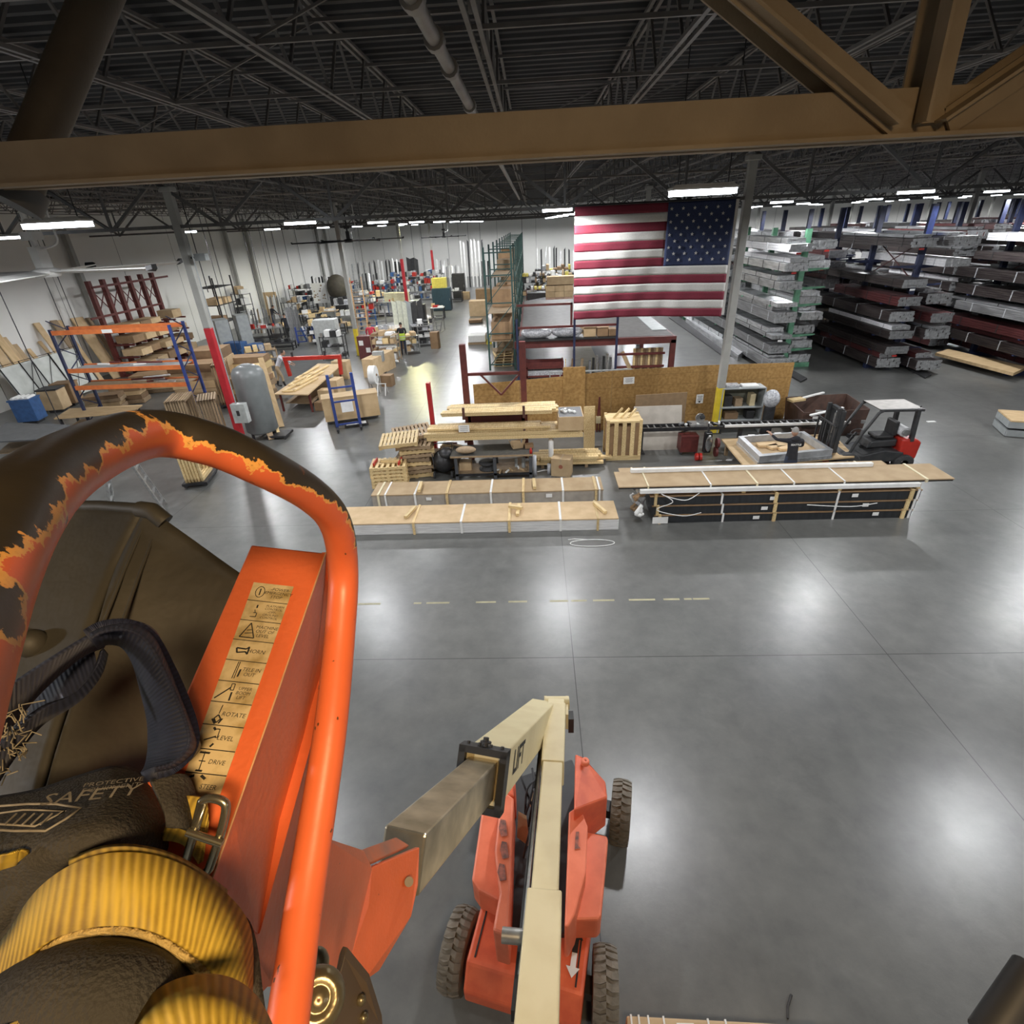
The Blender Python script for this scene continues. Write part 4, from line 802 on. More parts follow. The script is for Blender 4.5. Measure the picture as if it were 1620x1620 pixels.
# ---------------------------------------------------------------- particle board wall
OSB = M('particle_board', (.40, .235, .075), .7, 0, (.27, .145, .04), 9, .35, .65, st=(1, 1, 1), bump=.1)
def osb_panel(x0, x1, y0, y1, h0, h1, lab):
    t = thing('board_panel', lab, 'wall panel', (x0, y0, 0)); L_ = math.hypot(x1 - x0, y1 - y0); t.rotation_euler = (0, 0, math.atan2(y1 - y0, x1 - x0))
    MB().prism([(0.004, 0, 0), (L_ - .004, 0, 0), (L_ - .004, 0, h1), (.004, 0, h0)], (0, .02, 0)).build('sheet', OSB, t)
    mb = MB(); z = .42
    while z < max(h0, h1) - .1: mb.bb(.01, L_ - .01, -.002, 0, z, z + .008); z += .42
    mb.build('groove', M('dark_groove', (.16, .09, .03), .8), t)
    MB().bb(0, L_, .02, .1, 0, .09).build('stud_plate', PINE, t)
WA = (-2.35, 20.15); WB_ = (10.05, 21.35); NP = 7
hgt = [2.15, 2.2, 2.25, 2.35, 2.35, 2.35, 2.3, 2.25]
for k in range(NP):
    a, b = k / NP, (k + 1) / NP; f = lambda s: (WA[0] + (WB_[0] - WA[0]) * s, WA[1] + (WB_[1] - WA[1]) * s)
    (xa, ya), (xb, yb) = f(a), f(b)
    osb_panel(xa, xb, ya, yb, hgt[k], hgt[k + 1], 'brown particle board sheet of the low partition, %s from its left end' % ORD[k])
osb_panel(*[v for v in (10.05, 10.25, 21.35, 24.2)][:1], 10.25, 21.35, 22.6, 2.25, 1.6, 'end return of the particle board partition by the scrap bin')
def wy(x): return WA[1] + (WB_[1] - WA[1]) * (x - WA[0]) / (WB_[0] - WA[0])
for k, (u, v, w_, h_, l) in enumerate([(995, 602, .42, .26, 'wide printed notice on top edge of the particle board'), (1107, 631, .28, .36, 'tall notice left of the yellow footed column'), (1192, 630, .26, .34, 'notice above the right end of the grey cabinet')]):
    p = AY(u, v, wy(3.0 + k * 2.9) - .03); t = thing('wall_notice', l, 'sign', p, .096)
    MB().box((0, 0, 0), (w_, .006, h_)).build('sheet', PAPER, t)
    mb = MB()
    for q in range(4): mb.box((0, -.005, h_ * (.3 - .17 * q)), (w_ * (.7 - .1 * (q % 2)), .002, h_ * .05))
    if k: mb.box((0, -.005, -h_ * .33), (w_ * .25, .002, h_ * .16))
    mb.build('print', INK, t)
# post left of the gap and leaning board
t = tag(MB().bb(-.42, .42, -.03, .03, 0, 2.6).build('plywood_strip', OSB), 'narrow taller particle board strip fixed behind the tool box', 'board'); p = G(913, 712); t.location = (p.x, wy(p.x) - .06, 0)
p = G(932, 711); o = tag(MB().prism([(-.2, 0, 0), (.2, 0, 0), (.2, .25, 1.55), (-.2, .25, 1.55)], (0, .04, 0)).build('leaning_board', PINEY), 'pale pine board leaning on the particle board wall', 'board'); o.location = (p.x, p.y, 0)
t = thing('bar_clamp', 'long dark red bar clamp hanging on the particle board wall', 'clamp', AY(945, 705, wy(1.9) - .1))
MB().bar((-.08, 0, 0), (.02, 0, 2.0), .07, .05).build('bar', RACKR, t); MB().bar((.1, 0, .1), (.03, 0, 2.0), .05, .05).build('bar', RACKR, t); MB().box((.0, -.02, 1.1), (.18, .1, .28)).build('jaw', M('clamp_yellow', (.6, .5, .3), .6), t)
# open frame crate
p = G(985, 727); t = thing('wooden_crate', 'tall slatted pine crate standing by the bar clamp', 'crate', (p.x, p.y + .4, 0))
a = .55
for s_ in (-1, 1):
    for r_ in (-1, 1): MB().bb(s_ * a - .05, s_ * a + .05, r_ * .4 - .05, r_ * .4 + .05, 0, 1.45).build('post', PINEY, t)
for x in (-.28, 0, .28): MB().bb(x - .07, x + .07, -.45, -.42, 0, 1.4).build('front_slat', PINEY, t)
MB().bb(-a - .05, a + .05, -.46, .46, 1.36, 1.42).build('top_frame', PINE, t); MB().bb(-a - .05, a + .05, -.46, -.40, 0, .16).build('bottom_rail', PINE, t); MB().bb(-a, a, -.38, .4, .15, 1.2).build('inner_box', CARD2, t)
for k in range(3): o = tag(MB().bar((0, 0, 0), (.3, .1 * k, .35 - .05 * k), .06).build('scrap_wood', PINEY), 'wood offcut sticking out of the slatted crate, %s' % ['left', 'middle', 'right'][k], 'offcut'); o.location = (p.x - .35 + .25 * k, p.y + .3, 1.42)
# ---------------------------------------------------------------- lumber rack
def crack_col(t, x, z1, m, w=.16, y=0): MB().bb(x - w / 2, x + w / 2, y - .08, y + .08, 0, z1).build('upright', m, t)
yr = 17.75
t = thing('cantilever_rack', 'dark red cantilever rack carrying pine lumber in front of the partition', 'rack', (0, yr, 0))
for u, v, w_, m in ((677, 605, .13, COLR), (731, 545, .2, RACKR), (826, 540, .2, RACKR)):
    p = AY(u, v, yr + .3); MB().bb(p.x - w_ / 2, p.x + w_ / 2, .2, .4, 0, p.z).build('upright', m, t)
    for z in (1.15, 1.95):
        if u > 700: MB().bb(p.x - .05, p.x + .05, -.8, .2, z - .1, z).build('arm', RACKR, t); MB().bb(p.x - .04, p.x + .04, -.84, -.78, z - .1, z + .3).build('arm_stop', M('arm_stop_brown', (.10, .04, .03), .5), t)
xa, xb = AY(731, 545, yr + .3).x, AY(826, 540, yr + .3).x; zt = ZAT(731, 592, yr + .3)
MB().bb(xa, xb, .25, .35, zt - .06, zt + .03).build('brace', RACKR, t); MB().bar((xa + .5, .3, zt), (xa + 1.2, .3, zt - .75), .06).build('brace', RACKR, t); MB().bar((xa + 1.9, .3, zt), (xa + 1.2, .3, zt - .75), .06).build('brace', RACKR, t)
MB().bb(xa, xb, .2, .3, 1.2, 1.7).build('back_panel', M('dark_red_panel', (.10, .02, .02), .6), t)
# lumber: every board is its own thing
def boards(x0, x1, y0, z0, cols, rows, bw, bh, lab, grp, j=.12, mat=PINEY, seed=1):
    r = random.Random(seed); k = 0
    for c in range(cols):
        for q in range(rows):
            a = x0 + r.uniform(-j, j); b = x1 + r.uniform(-j, j)
            o = MB().bb(0, b - a, 0, bw * .86, 0, bh * .92).build('lumber_board', mat); o.location = (a, y0 + c * bw, z0 + q * bh); o.rotation_euler = (0, 0, r.uniform(-.006, .006))
            o.color = (1, 1, 1, 1); tag(o, lab % (ORD[c % 11] , ORD[q % 11]), 'lumber', grp); k += 1
xL = AY(700, 625, 17.1).x; xR = AY(879, 622, 17.1).x
boards(xL, xR, 16.95, 1.96, 6, 2, .17, .06, 'pine board on the upper lumber rack arms, %s from the front, %s layer', 'pine boards on the upper arms', .15, seed=4)
xL = AY(672, 680, 16.95).x; xR = AY(920, 672, 16.95).x
boards(xL, xR, 16.85, 1.16, 5, 2, .2, .13, 'thick pine plank on the middle rack arms, %s from the front, %s layer', 'pine planks on the middle arms', .08, seed=6)
boards(xL + .15, xR - 1.2, 17.1, 1.43, 3, 1, .2, .07, 'pine board on top of the thick planks, %s from the front, %s layer', 'boards on top of the planks', .2, seed=8)
pl = G(700, 735); pr = G(922, 726)
boards(-.1, 3.9 - 1.75 + .2, 17.0, .12, 4, 3, .2, .09, 'pine board in the low pile behind the workbench, %s row, %s layer', 'pine boards in the low pile', .3, seed=9)
for x in (.2, 1.7): o = tag(MB().bb(-.05, .05, 0, .85, 0, .115).build('support_block', OLDW), 'wooden block under the low lumber pile, %s' % ('left' if x < 1 else 'right'), 'block'); o.location = (x, 17.0, 0)
p = AY(734, 678, 16.84); t = thing('rack_sign', 'small printed sign hanging on the front planks of the lumber rack', 'sign', p); MB().box((0, 0, 0), (.36, .01, .24)).build('sheet', PAPER, t); mb = MB()
for q in range(3): mb.box((0, -.008, .06 - .06 * q), (.26, .002, .012))
mb.build('print', INK, t)
# box with hardware on the rack end
p = AY(902, 655, 17.2); t = thing('open_box', 'open cardboard box with black lining and white fittings on the rack end', 'box', (p.x, 17.3, 1.43)); t.scale = (1.1, 1.3, 1.1)
mb = MB(); mb.bb(-.36, .36, -.42, .42, 0, .03); 
for s_ in (-1, 1): mb.bb(s_ * .36 - .01, s_ * .36 + .01, -.42, .42, 0, .42); mb.bb(-.36, .36, s_ * .42 - .01, s_ * .42 + .01, 0, .42)
mb.build('carton', CARD, t); MB().bb(-.34, .34, -.4, .4, .03, .415).build('black_lining', BLACK, t); r5 = random.Random(3)
for k in range(8): MB().box((r5.uniform(-.24, .2), r5.uniform(-.3, .15), .44), (.11, .06, .05), r5.uniform(0, 3)).build('fitting', PAPER, t)
# workbench
b0 = G(722, 760); b1 = G(842, 752); bx0, bx1, by = b0.x, b1.x, b0.y
t = thing('workbench', 'long dark steel workbench with a lower shelf in front of the lumber', 'workbench', (bx0, by, 0)); Lb = bx1 - bx0
DT = M('worn_dark_top', (.045, .045, .042), .5, 0, (.10, .09, .07), 9, .5, .8)
MB().bb(-.12, Lb + .05, -.05, .95, .82, .88).build('bench_top', DT, t); mb = MB(); mb.bb(-.12, Lb + .05, -.06, -.05, .82, .88); mb.build('front_edge', OLDW, t)
for x in (0.04, Lb * .52, Lb - .04):
    for y in (0, .85): MB().bb(x - .05, x + .05, y, y + .08, 0, .82).build('leg', M('bench_leg', (.08, .085, .095), .5), t)
MB().bb(0, Lb, .02, .9, .18, .22).build('lower_shelf', OLDW, t); MB().bb(0, Lb, -.0, .03, .14, .22).build('shelf_rail', DARKST, t)
def put(name, mb, mat, lab, cat, loc, rz=0, bev=0, parent=None):
    o = mb.build(name, mat, None, bev=bev); o.location = loc; o.rotation_euler = (0, 0, rz); return tag(o, lab, cat)
put('brown_sack', MB().sph((0, 0, 0), (.34, .16, .12), 10), M('kraft_sack', (.42, .31, .2), .8, 0, (.34, .25, .16), 12, bump=.4), 'brown paper sack lying on the dark workbench', 'sack', (bx0 + .38, by + .2, 1.0))
put('cable_reel', MB().lathe((0, 0, 0), [(.001, 0), (.30, 0), (.30, .03), (.2, .04), (.2, .2), (.30, .21), (.30, .25), (.001, .25)], 24), RUB, 'black cable reel on the lower shelf of the workbench', 'reel', (bx0 + 1.05, by + .4, .225))
for k, (x, y, z, h, r) in enumerate([(2.0, .5, .22, .32, .05), (2.25, .45, .22, .34, .065)]): put('canister', MB().cyl((0, 0, 0), (0, 0, h), r, 14), GREYM, 'pale cylinder on the lower bench shelf, %s of two' % ['left', 'right'][k], 'canister', (bx0 + x, by + y, z))
put('carton', MB().bb(-.2, .2, -.15, .15, 0, .3), CARD, 'brown carton on the left of the lower bench shelf', 'box', (bx0 + .3, by + .45, .22))
r5 = random.Random(9)
for k in range(9): put('offcut', MB().box((0, 0, 0), (r5.uniform(.1, .3), .05, .04)), [PAPER, CARD, OLDW][k % 3], 'small offcut scattered on the bench shelf, %s from the left' % ORD[k], 'offcut', (bx0 + 1.35 + .12 * k, by + r5.uniform(.08, .4), .245), r5.uniform(0, 3))
# bits on the top
t = thing('open_carton', 'small torn open carton on the right of the dark workbench', 'box', (bx0 + 2.05, by + .6, .88), .3); mb = MB()
for s_ in (-1, 1): mb.prism([(s_ * .17, -.12, 0), (s_ * .17, .12, 0), (s_ * .26, .12, .26), (s_ * .26, -.12, .26)], (.008, 0, 0)); mb.prism([(-.17, s_ * .12, 0), (.17, s_ * .12, 0), (.17, s_ * .16, .2), (-.17, s_ * .16, .2)], (0, .008, 0))
mb.bb(-.17, .17, -.12, .12, 0, .01); mb.build('flaps', CARD, t); MB().bb(-.12, .12, -.08, .08, .01, .06).build('contents', PAPER, t)
put('small_carton', MB().bb(-.14, .14, -.1, .1, 0, .13), CARD2, 'low brown carton at the right end of the dark bench', 'box', (bx0 + 2.45, by + .55, .88), .1)
put('red_bottle', MB().lathe((0, 0, 0), [(.001, 0), (.045, 0), (.045, .12), (.02, .16), (.02, .2), (.001, .2)], 12), REDP, 'red bottle on the right corner of the dark bench', 'bottle', (bx0 + Lb - .02, by + .02, .88))
# rolls and carton right of the bench
def at0(u, v): p = G(u, v); return (p.x, p.y, 0)
put('paper_tube', MB().lathe((0, 0, 0), [(.03, 0), (.085, 0), (.085, 1.05), (.05, 1.05), (.05, .9)], 20), PAPER, 'tall white tube standing behind the brown carton', 'tube', at0(872, 738))
for k, (u, v, h) in enumerate([(846, 752, .72), (869, 749, .35)]): put('white_roll', MB().lathe((0, 0, 0), [(.02, 0), (.07, 0), (.07, h), (.035, h), (.035, h - .1)], 16), M('plastic_sheet_roll', (.6, .62, .66), .3, 0, (.5, .52, .56), 9), 'white plastic roll on the floor, %s' % ['tall one against the bench end', 'short one beside the brown carton'][k], 'roll', at0(u, v))
t = thing('cardboard_box', 'closed brown cardboard box on the floor right of the workbench', 'box', at0(887, 754), -.25); MB().bb(-.32, .32, 0, .45, 0, .62).build('carton', CARD, t); MB().bb(-.03, .03, -.002, .452, .3, .623).build('tape', M('packing_tape', (.5, .38, .24), .3), t)
tag(MB().cyl((0, -.006, .35), (0, -.003, .35), .07, 16).build('round_stamp', M('stamp_red', (.35, .12, .07), .7)), '', ''); o = COL.objects[-1]; o.parent = t; del o['label']; del o['category']
tag(MB().tube([V(c) for c in cr([(0, 0, .01), (.25, .12, .01), (.5, .05, .01), (.6, -.05, .01)], 5)], .02, 6).build('white_strap', PAPER), 'white strap on the floor between the roll and the carton', 'strap'); COL.objects[-1].location = at0(850, 747)
# black cart / blower
p = G(702, 757); t = thing('wheeled_cart', 'black tarp covered wheeled cart at the left end of the workbench', 'cart', (p.x, p.y, 0))
mb = MB(); mb.sph((0, .35, .5), (.38, .42, .38), 12); mb.sph((.12, .3, .78), (.26, .3, .2), 10); mb.build('tarp', M('black_tarp', (.015, .015, .017), .45, 0, (.03, .03, .03), 7, bump=.8), t)
for s_ in (-.3, .3): MB().cyl((s_ - .03, .05, .12), (s_ + .03, .05, .12), .12, 16).build('wheel', RUB, t)
MB().tube([(-.3, .1, .3), (-.34, .2, .9), (-.3, .55, 1.05), (.3, .55, 1.05), (.34, .2, .9)], .018, 8).build('handle', DARKST, t)
r5 = random.Random(21)
for k in range(7): put('scrap_wood', MB().bb(0, r5.uniform(.5, .9), 0, .07, 0, .04), [OLDW, PINEY, RACKR][k % 3], 'wood scrap piled behind the black cart, %s piece' % ORD[k], 'scrap wood', (p.x - .25 + .03 * k, p.y + .9 + .08 * (k % 3), .62 + .045 * k), r5.uniform(-.5, .5))
put('scrap_stand', MB().bb(-.4, .5, 0, .4, 0, .62), OLDW, 'low wooden stand holding wood scraps behind the cart', 'stand', (p.x - .1, p.y + .8, 0))
# pallets
def pallet_mesh(w=1.2, d=1.0, n=7, h=.14, seed=0):
    mb = MB(); r = random.Random(seed)
    for y in (-d / 2 + .05, 0, d / 2 - .05): mb.bb(-w / 2, w / 2, y - .04, y + .04, .02, h - .02)
    for k in range(n): x = -w / 2 + .05 + (w - .1) * k / (n - 1); mb.bb(x - .045, x + .045, -d / 2, d / 2, h - .02, h)
    for x in (-w / 2 + .05, 0, w / 2 - .05): mb.bb(x - .05, x + .05, -d / 2, d / 2, 0, .02)
    return mb
p = G(637, 757)
for k in range(8):
    r5 = random.Random(k); top = k >= 6
    o = put('pallet', pallet_mesh(1.15, 1.15, 8, .14, k), OLDW if k % 3 else PINE, 'weathered wooden pallet in the leaning stack left of the lumber rack, %s from the floor' % ORD[k], 'pallet', (p.x + .35 + r5.uniform(-.06, .06) + .02 * k, p.y + .55 + .0 * k, .145 * k), r5.uniform(-.12, .12) + .12)
o = put('pallet', pallet_mesh(1.25, 1.1, 10, .14), PINE, 'pallet tilted on top of the leaning pallet stack', 'pallet', (p.x + .0, p.y + .35, 1.20), .15); o.rotation_euler = (.05, -.05, .12)
o = put('pallet', pallet_mesh(1.3, 1.1, 10, .14), OLDW, 'weathered pallet lying askew on top of the weathered stack behind', 'pallet', (p.x + .3, p.y + .95, 1.22), .1); o.rotation_euler = (.06, -.04, .3)
for k in range(7): put('pallet', pallet_mesh(1.2, .95, 7, .085, k), PINEY if k else PINE, 'low pale pallet in the near stack of pallets, %s from the floor' % ORD[k], 'pallet', (p.x - .15 + .01 * k, p.y - .02 + .55 * 0, .088 * k), .07 + .02 * (k % 3)) if False else None
for k in range(6): put('slat_bundle', pallet_mesh(1.15, .85, 7, .12, k), PINEY, 'short pale slatted pallet stacked in front of the weathered ones, %s from the floor' % ORD[k], 'pallet', (p.x - .3, p.y - .3, .122 * k), .07 + .02 * (k % 3))
for s_ in (-.42, .4): put('red_bracket', MB().bb(-.02, .02, -.25, .25, 0, .1), REDP, 'red plastic edge on the short pallet stack, %s' % ('left' if s_ < 0 else 'right'), 'bracket', (p.x - .3 + s_, p.y - .35, .735))
put('pine_block', MB().bb(-.35, .35, -.06, .06, 0, .1), PINEY, 'pine block resting on the short pallet stack', 'block', (p.x - .2, p.y - .3, .735), -.1)
# ---------------------------------------------------------------- saw line right of the crate
p0 = G(1015, 720); cz = .95
pa = AY(1012, 672, 18.05); pb_ = AY(1335, 668, 18.3)
t = thing('roller_conveyor', 'long black roller conveyor running towards the forklift', 'conveyor', (pa.x, 18.0, 0)); Lc = pb_.x - pa.x
for y in (0, .42): MB().bb(0, Lc, y - .02, y + .02, cz - .1, cz + .02).build('side_rail', DARKST, t)
for k in range(int(Lc / .22)): MB().cyl((.12 + k * .22, .02, cz - .02), (.12 + k * .22, .40, cz - .02), .03, 8).build('roller', STEEL if k % 3 else DARKST, t)
for x in (.12, Lc * .5, Lc - .2):
    MB().bb(x - .06, x + .06, .15, .27, 0, cz - .1).build('leg', DARKST, t)
    MB().bb(x - .12, x + .12, -.02, .44, 0, .03).build('foot', DARKST, t)
MB().bb(2.9, Lc, -.1, -.04, cz, cz + .08).build('fence', WHITE, t, 'white guide rail')
# saw and clutter on the conveyor
t2 = thing('chop_saw', 'cluttered silver chop saw on the middle of the conveyor', 'saw', (pa.x + 2.1, 18.2, cz + .03))
MB().box((0, 0, .03), (.7, .5, .06)).build('saw_table', STEEL, t2); MB().cyl((0, -.05, .25), (0, .02, .25), .16, 20).build('blade_guard', STEEL, t2); MB().bar((0, .0, .25), (.15, .3, .15), .08).build('arm', DARKST, t2); MB().cyl((-.02, -.1, .28), (.12, -.1, .3), .06, 10).build('motor', BLACK, t2); MB().bar((0, -.1, .38), (0, -.3, .48), .03).build('handle', BLACK, t2)
r5 = random.Random(12)
for k in range(12): put('metal_offcut', MB().box((0, 0, 0), (r5.uniform(.08, .28), .05, r5.uniform(.03, .09))), [ALU, PAPER, BLACK][k % 3], 'metal offcut around the chop saw, %s from the left' % ORD[min(k, 10)] if k < 11 else 'metal offcut farthest right of the chop saw', 'offcut', (pa.x + 1.5 + .13 * k, 18.08 + r5.uniform(0, .3), cz + .07 + .0 * k), r5.uniform(0, 3))
# white backdrop sheet behind
p = G(1045, 722); t = put('leaning_sheet', MB().prism([(-.85, 0, 0), (.85, 0, 0), (.85, .45, 1.5), (-.85, .45, 1.5)], (0, .03, 0)), M('pale_sheet', (.50, .46, .40), .7, 0, (.42, .38, .33), 3), 'pale cardboard sheet leaning behind the left end of the conveyor', 'sheet', (p.x, p.y + .6, 0))
put('brown_sheet', MB().bb(-1.0, .9, 0, .03, 0, 1.75), M('brown_sheet', (.30, .2, .11), .7), 'brown hardboard sheet standing against the partition', 'sheet', (p.x + .3, p.y + 1.7, 0), .09)
# red machine parts and hand truck
t = thing('welding_cart', 'dark red machine on small wheels under the conveyor', 'machine', at0(1090, 722)); MB().bb(-.3, .3, .1, .6, .12, .7).build('body', RACKR, t); MB().bb(-.25, .25, .08, .1, .3, .6).build('front_panel', RACKR, t)
for s_ in (-.25, .25): MB().cyl((s_ - .03, .2, .09), (s_ + .03, .2, .09), .09, 14).build('wheel', RUB, t)
MB().bar((-.3, .5, .7), (.3, .5, .85), .03).build('handle', DARKST, t)
t = thing('hand_truck', 'black appliance trolley with red wheels in front of the conveyor', 'trolley', at0(1118, 730)); MB().bb(-.13, .13, .1, .3, .25, 1.0).build('body', M('black_chrome', (.03, .03, .03), .2, .4), t, bev=.05)
MB().sph((.02, .08, .62), (.12, .05, .3), 10).build('shiny_cover', M('chrome_cover', (.5, .5, .5), .15, .9), t)
for k, (x, z) in enumerate(((-.32, .13), (-.2, .13), (.3, .3), (.32, .62))): MB().cyl((x - .04, .12, z), (x + .04, .12, z), .13 if k < 2 else .17, 16).build('wheel' if k < 2 else 'red_disc', REDP if k < 2 else RACKR, t)
MB().bar((0, .25, .9), (.0, .3, 1.25), .04).build('handle', BLACK, t)
# cabinet and its content by the column
p = G(1172, 690); t = thing('open_cabinet', 'grey open fronted steel cabinet against the particle board right of the column', 'cabinet', (p.x, p.y + .35, 0)); Wc = .78; hz = 1.72
for s_ in (-1, 1): MB().bb(s_ * Wc - .02, s_ * Wc + .02, 0, .6, 0, hz).build('side_panel', GREYM, t)
MB().bb(-Wc, Wc, .58, .6, 0, hz).build('back_panel', M('dark_olive_panel', (.12, .12, .09), .7), t)  # back panel is darker and greener than the sides
for z in (.5, 1.0, hz): MB().bb(-Wc, Wc, 0, .6, z - .02, z + .02).build('shelf', GREYM, t)
for k, (x, z, w_, h_, m) in enumerate([(-.5, 1.02, .3, .4, BLACK), (-.1, 1.02, .28, .3, OLDW), (.4, 1.02, .2, .45, M('clamp_yellow')), (-.3, .52, .5, .25, CARD2), (.4, .52, .3, .3, BLACK), (-.4, hz + .02, .5, .1, WRAP), (.25, hz + .02, .6, .07, PAPER)]):
    put('stored_item', MB().bb(-w_ / 2, w_ / 2, 0, .35, 0, h_), m, 'item kept on the grey cabinet, %s' % ['black case on the upper shelf', 'wooden box on the upper shelf', 'yellow can on the upper shelf', 'brown carton on the lower shelf', 'black case on the lower shelf', 'crumpled wrap on its top', 'paper sheaf on its top'][k], 'stored item', (p.x + x, p.y + .45, z), 0, .02)
t = thing('plastic_bag', 'clear plastic bag bulging on a stand right of the grey cabinet', 'bag', at0(1215, 690)); MB().sph((0, .3, 1.35), (.3, .26, .34), 12).build('bag', WRAP, t); MB().cyl((0, .3, 0), (0, .3, 1.05), .2, 14).build('stand', DARKST, t)
# pallet with plywood and window frame
FR = M('frame_grey', (.46, .47, .48), .4, .3, (.36, .37, .38), 6)
q = [G(1146, 705, .55), G(1300, 690, .55), G(1345, 722, .55), G(1185, 735, .55)]
c = (q[0] + q[1] + q[2] + q[3]) / 4
t = thing('assembly_table', 'low plywood topped table under the grey window frame', 'table', (c.x, c.y, 0))
qq = [V((p.x - c.x, p.y - c.y, .55)) for p in (G(1141, 694, .55), G(1318, 686, .55), G(1352, 722, .55), G(1178, 738, .55))]
MB().prism(qq, (0, 0, -.05)).build('plywood_top', PLY, t)
for w_ in qq: MB().bb(w_.x * .9 - .05, w_.x * .9 + .05, w_.y * .85 - .05, w_.y * .85 + .05, 0, .5).build('leg', OLDW, t)
f_o = [G(1168, 690, .85), G(1272, 682, .85), G(1318, 711, .85), G(1202, 722, .85)]; f_i = [G(1177, 691, .85), G(1268, 684, .85), G(1308, 709, .85), G(1206, 718, .85)]
t = thing('window_frame', 'grey aluminium window frame lying on the plywood table before the worker', 'window frame', (c.x, c.y, .55))
lo_ = lambda p, z: V((p.x - c.x, p.y - c.y, z))
for i in range(4):
    j = (i + 1) % 4; mb = MB(); mb.prism([lo_(f_o[i], .30), lo_(f_o[j], .30), lo_(f_i[j], .30), lo_(f_i[i], .30)], (0, 0, -.25)); mb.build('frame_member', FR, t)
    mb = MB(); mb.bar(lo_(f_o[i], .05), lo_(f_o[j], .05), .06, .1); mb.build('sill_member', ALU, t)
MB().prism([lo_(p, .06) for p in f_i], (0, 0, .02)).build('glazing_board', CARD, t)
for k in range(2): MB().box(lo_(f_o[0] + (f_o[1] - f_o[0]) * (.2 + .4 * k), .305), (.22, .1, .004)).build('sticker', PAPER, t)
for k, (a_, b_) in enumerate([(.3, .2), (.55, .4), (.42, .6)]): put('plywood_offcut', MB().bb(-.3, .3, -.14, .14, 0, .08), PLY, 'plywood offcut inside the grey window frame, %s' % ORD[k], 'offcut', tuple(f_i[0] + (f_i[2] - f_i[0]) * a_)[:2] + (.64,), .2 * k)
# scrap bin
q = [G(1238, 662, .9), G(1300, 626, 1.25), G(1336, 633, 1.25), G(1336, 690, .9)]
t = thing('scrap_bin', 'large dark brown open steel scrap bin behind the forklift mast', 'bin', (10.85, 19.75, 0)); t.scale = (.74, .72, .8); BR = M('bin_brown', (.10, .055, .04), .6, 0, (.06, .035, .028), 3); BI = M('bin_inside', (.13, .085, .055), .7, 0, (.09, .06, .04), 4)
for nm, a, b in (('front_wall', (-1.5, -.9), (1.5, -.7)), ('left_wall', (-1.5, -.9), (-1.3, 1.6)), ('back_wall', (-1.3, 1.6), (1.7, 1.8)), ('right_wall', (1.5, -.7), (1.7, 1.8))):
    MB().prism([(a[0], a[1], 0), (b[0], b[1], 0), (b[0] * 1.08, b[1] * 1.08, 1.25), (a[0] * 1.08, a[1] * 1.08, 1.25)], (.04, .04, 0)).build(nm, BR, t)
MB().bb(-1.45, 1.5, -.75, 1.6, .04, .12).build('bin_floor', BI, t)
for x in (-.9, .9): MB().bb(x - .12, x + .12, -1.1, -.85, 0, .16).build('fork_pocket', DARKST, t)
put('bin_label', MB().box((0, 0, 0), (.2, .01, .1)), PAPER, 'small white label on the front of the scrap bin', 'label', (10.1, 19.04, .8), .06)
for k, (u0, v0, u1, v1) in enumerate([(1256, 633, 1303, 621), (1282, 657, 1334, 645), (1290, 650, 1332, 652)]):
    a, b = G(u0, v0, 1.03), G(u1, v1, 1.08); o = MB().bar((0, 0, 0), b - a, .09, .05).build('white_profile', WHITE if k < 2 else ALU); o.location = a; tag(o, 'white profile laid across the scrap bin, %s' % ['far one', 'near long one', 'thin silver one'][k], 'profile')
put('pine_offcut', MB().bb(-.3, .3, -.15, .15, 0, .08), PINEY, 'yellow pine offcut on the left rim of the scrap bin', 'offcut', (10.0, 20.5, 1.0), .3)
# coils behind the partition
for k, (u, v, r) in enumerate([(1140, 585, .62), (1200, 582, .72), (1128, 588, .4)]):
    p = AY(u, v, 23.2 + .2 * k); t = thing('coil_stand', 'coil of strapping lying on a drum behind the particle board, %s' % ['middle', 'rightmost', 'leftmost'][k], 'coil', (p.x, p.y, 0))
    z = p.z - .1; MB().cyl((0, 0, 0), (0, 0, z - .1), r * .8, 20).build('drum', DARKST, t); MB().lathe((0, 0, z - .1), [(r * .55, 0), (r, 0), (r, .16), (r * .55, .16), (r * .55, 0)], 28).build('coil', PAPER if k != 1 else M('coil_tan', (.5, .42, .32), .6), t); MB().lathe((0, 0, z - .1), [(.02, 0), (r * .5, 0), (r * .5, .1), (.02, .1)], 20).build('core', BLACK, t)
# grey panel pack at the right edge
p = G(1589, 690); t = thing('panel_crate', 'grey framed pallet of panels with a wooden lid at the right edge', 'crate', (p.x, p.y, 0), -.35)
for z in (0, .3): 
    for y in (0, 1.2): MB().bb(0, 2.6, y - .05, y + .05, z + .02, z + .24).build('side_rail', GREYM, t)
    MB().bb(-.02, .06, 0, 1.2, z + .02, z + .24).build('end_rail', GREYM, t); MB().bb(.06, 2.6, .05, 1.15, z + .05, z + .2).build('panel_core', DARKST, t)
MB().bb(0, 2.6, -.05, 1.25, .55, .6).build('lid', PLY, t)
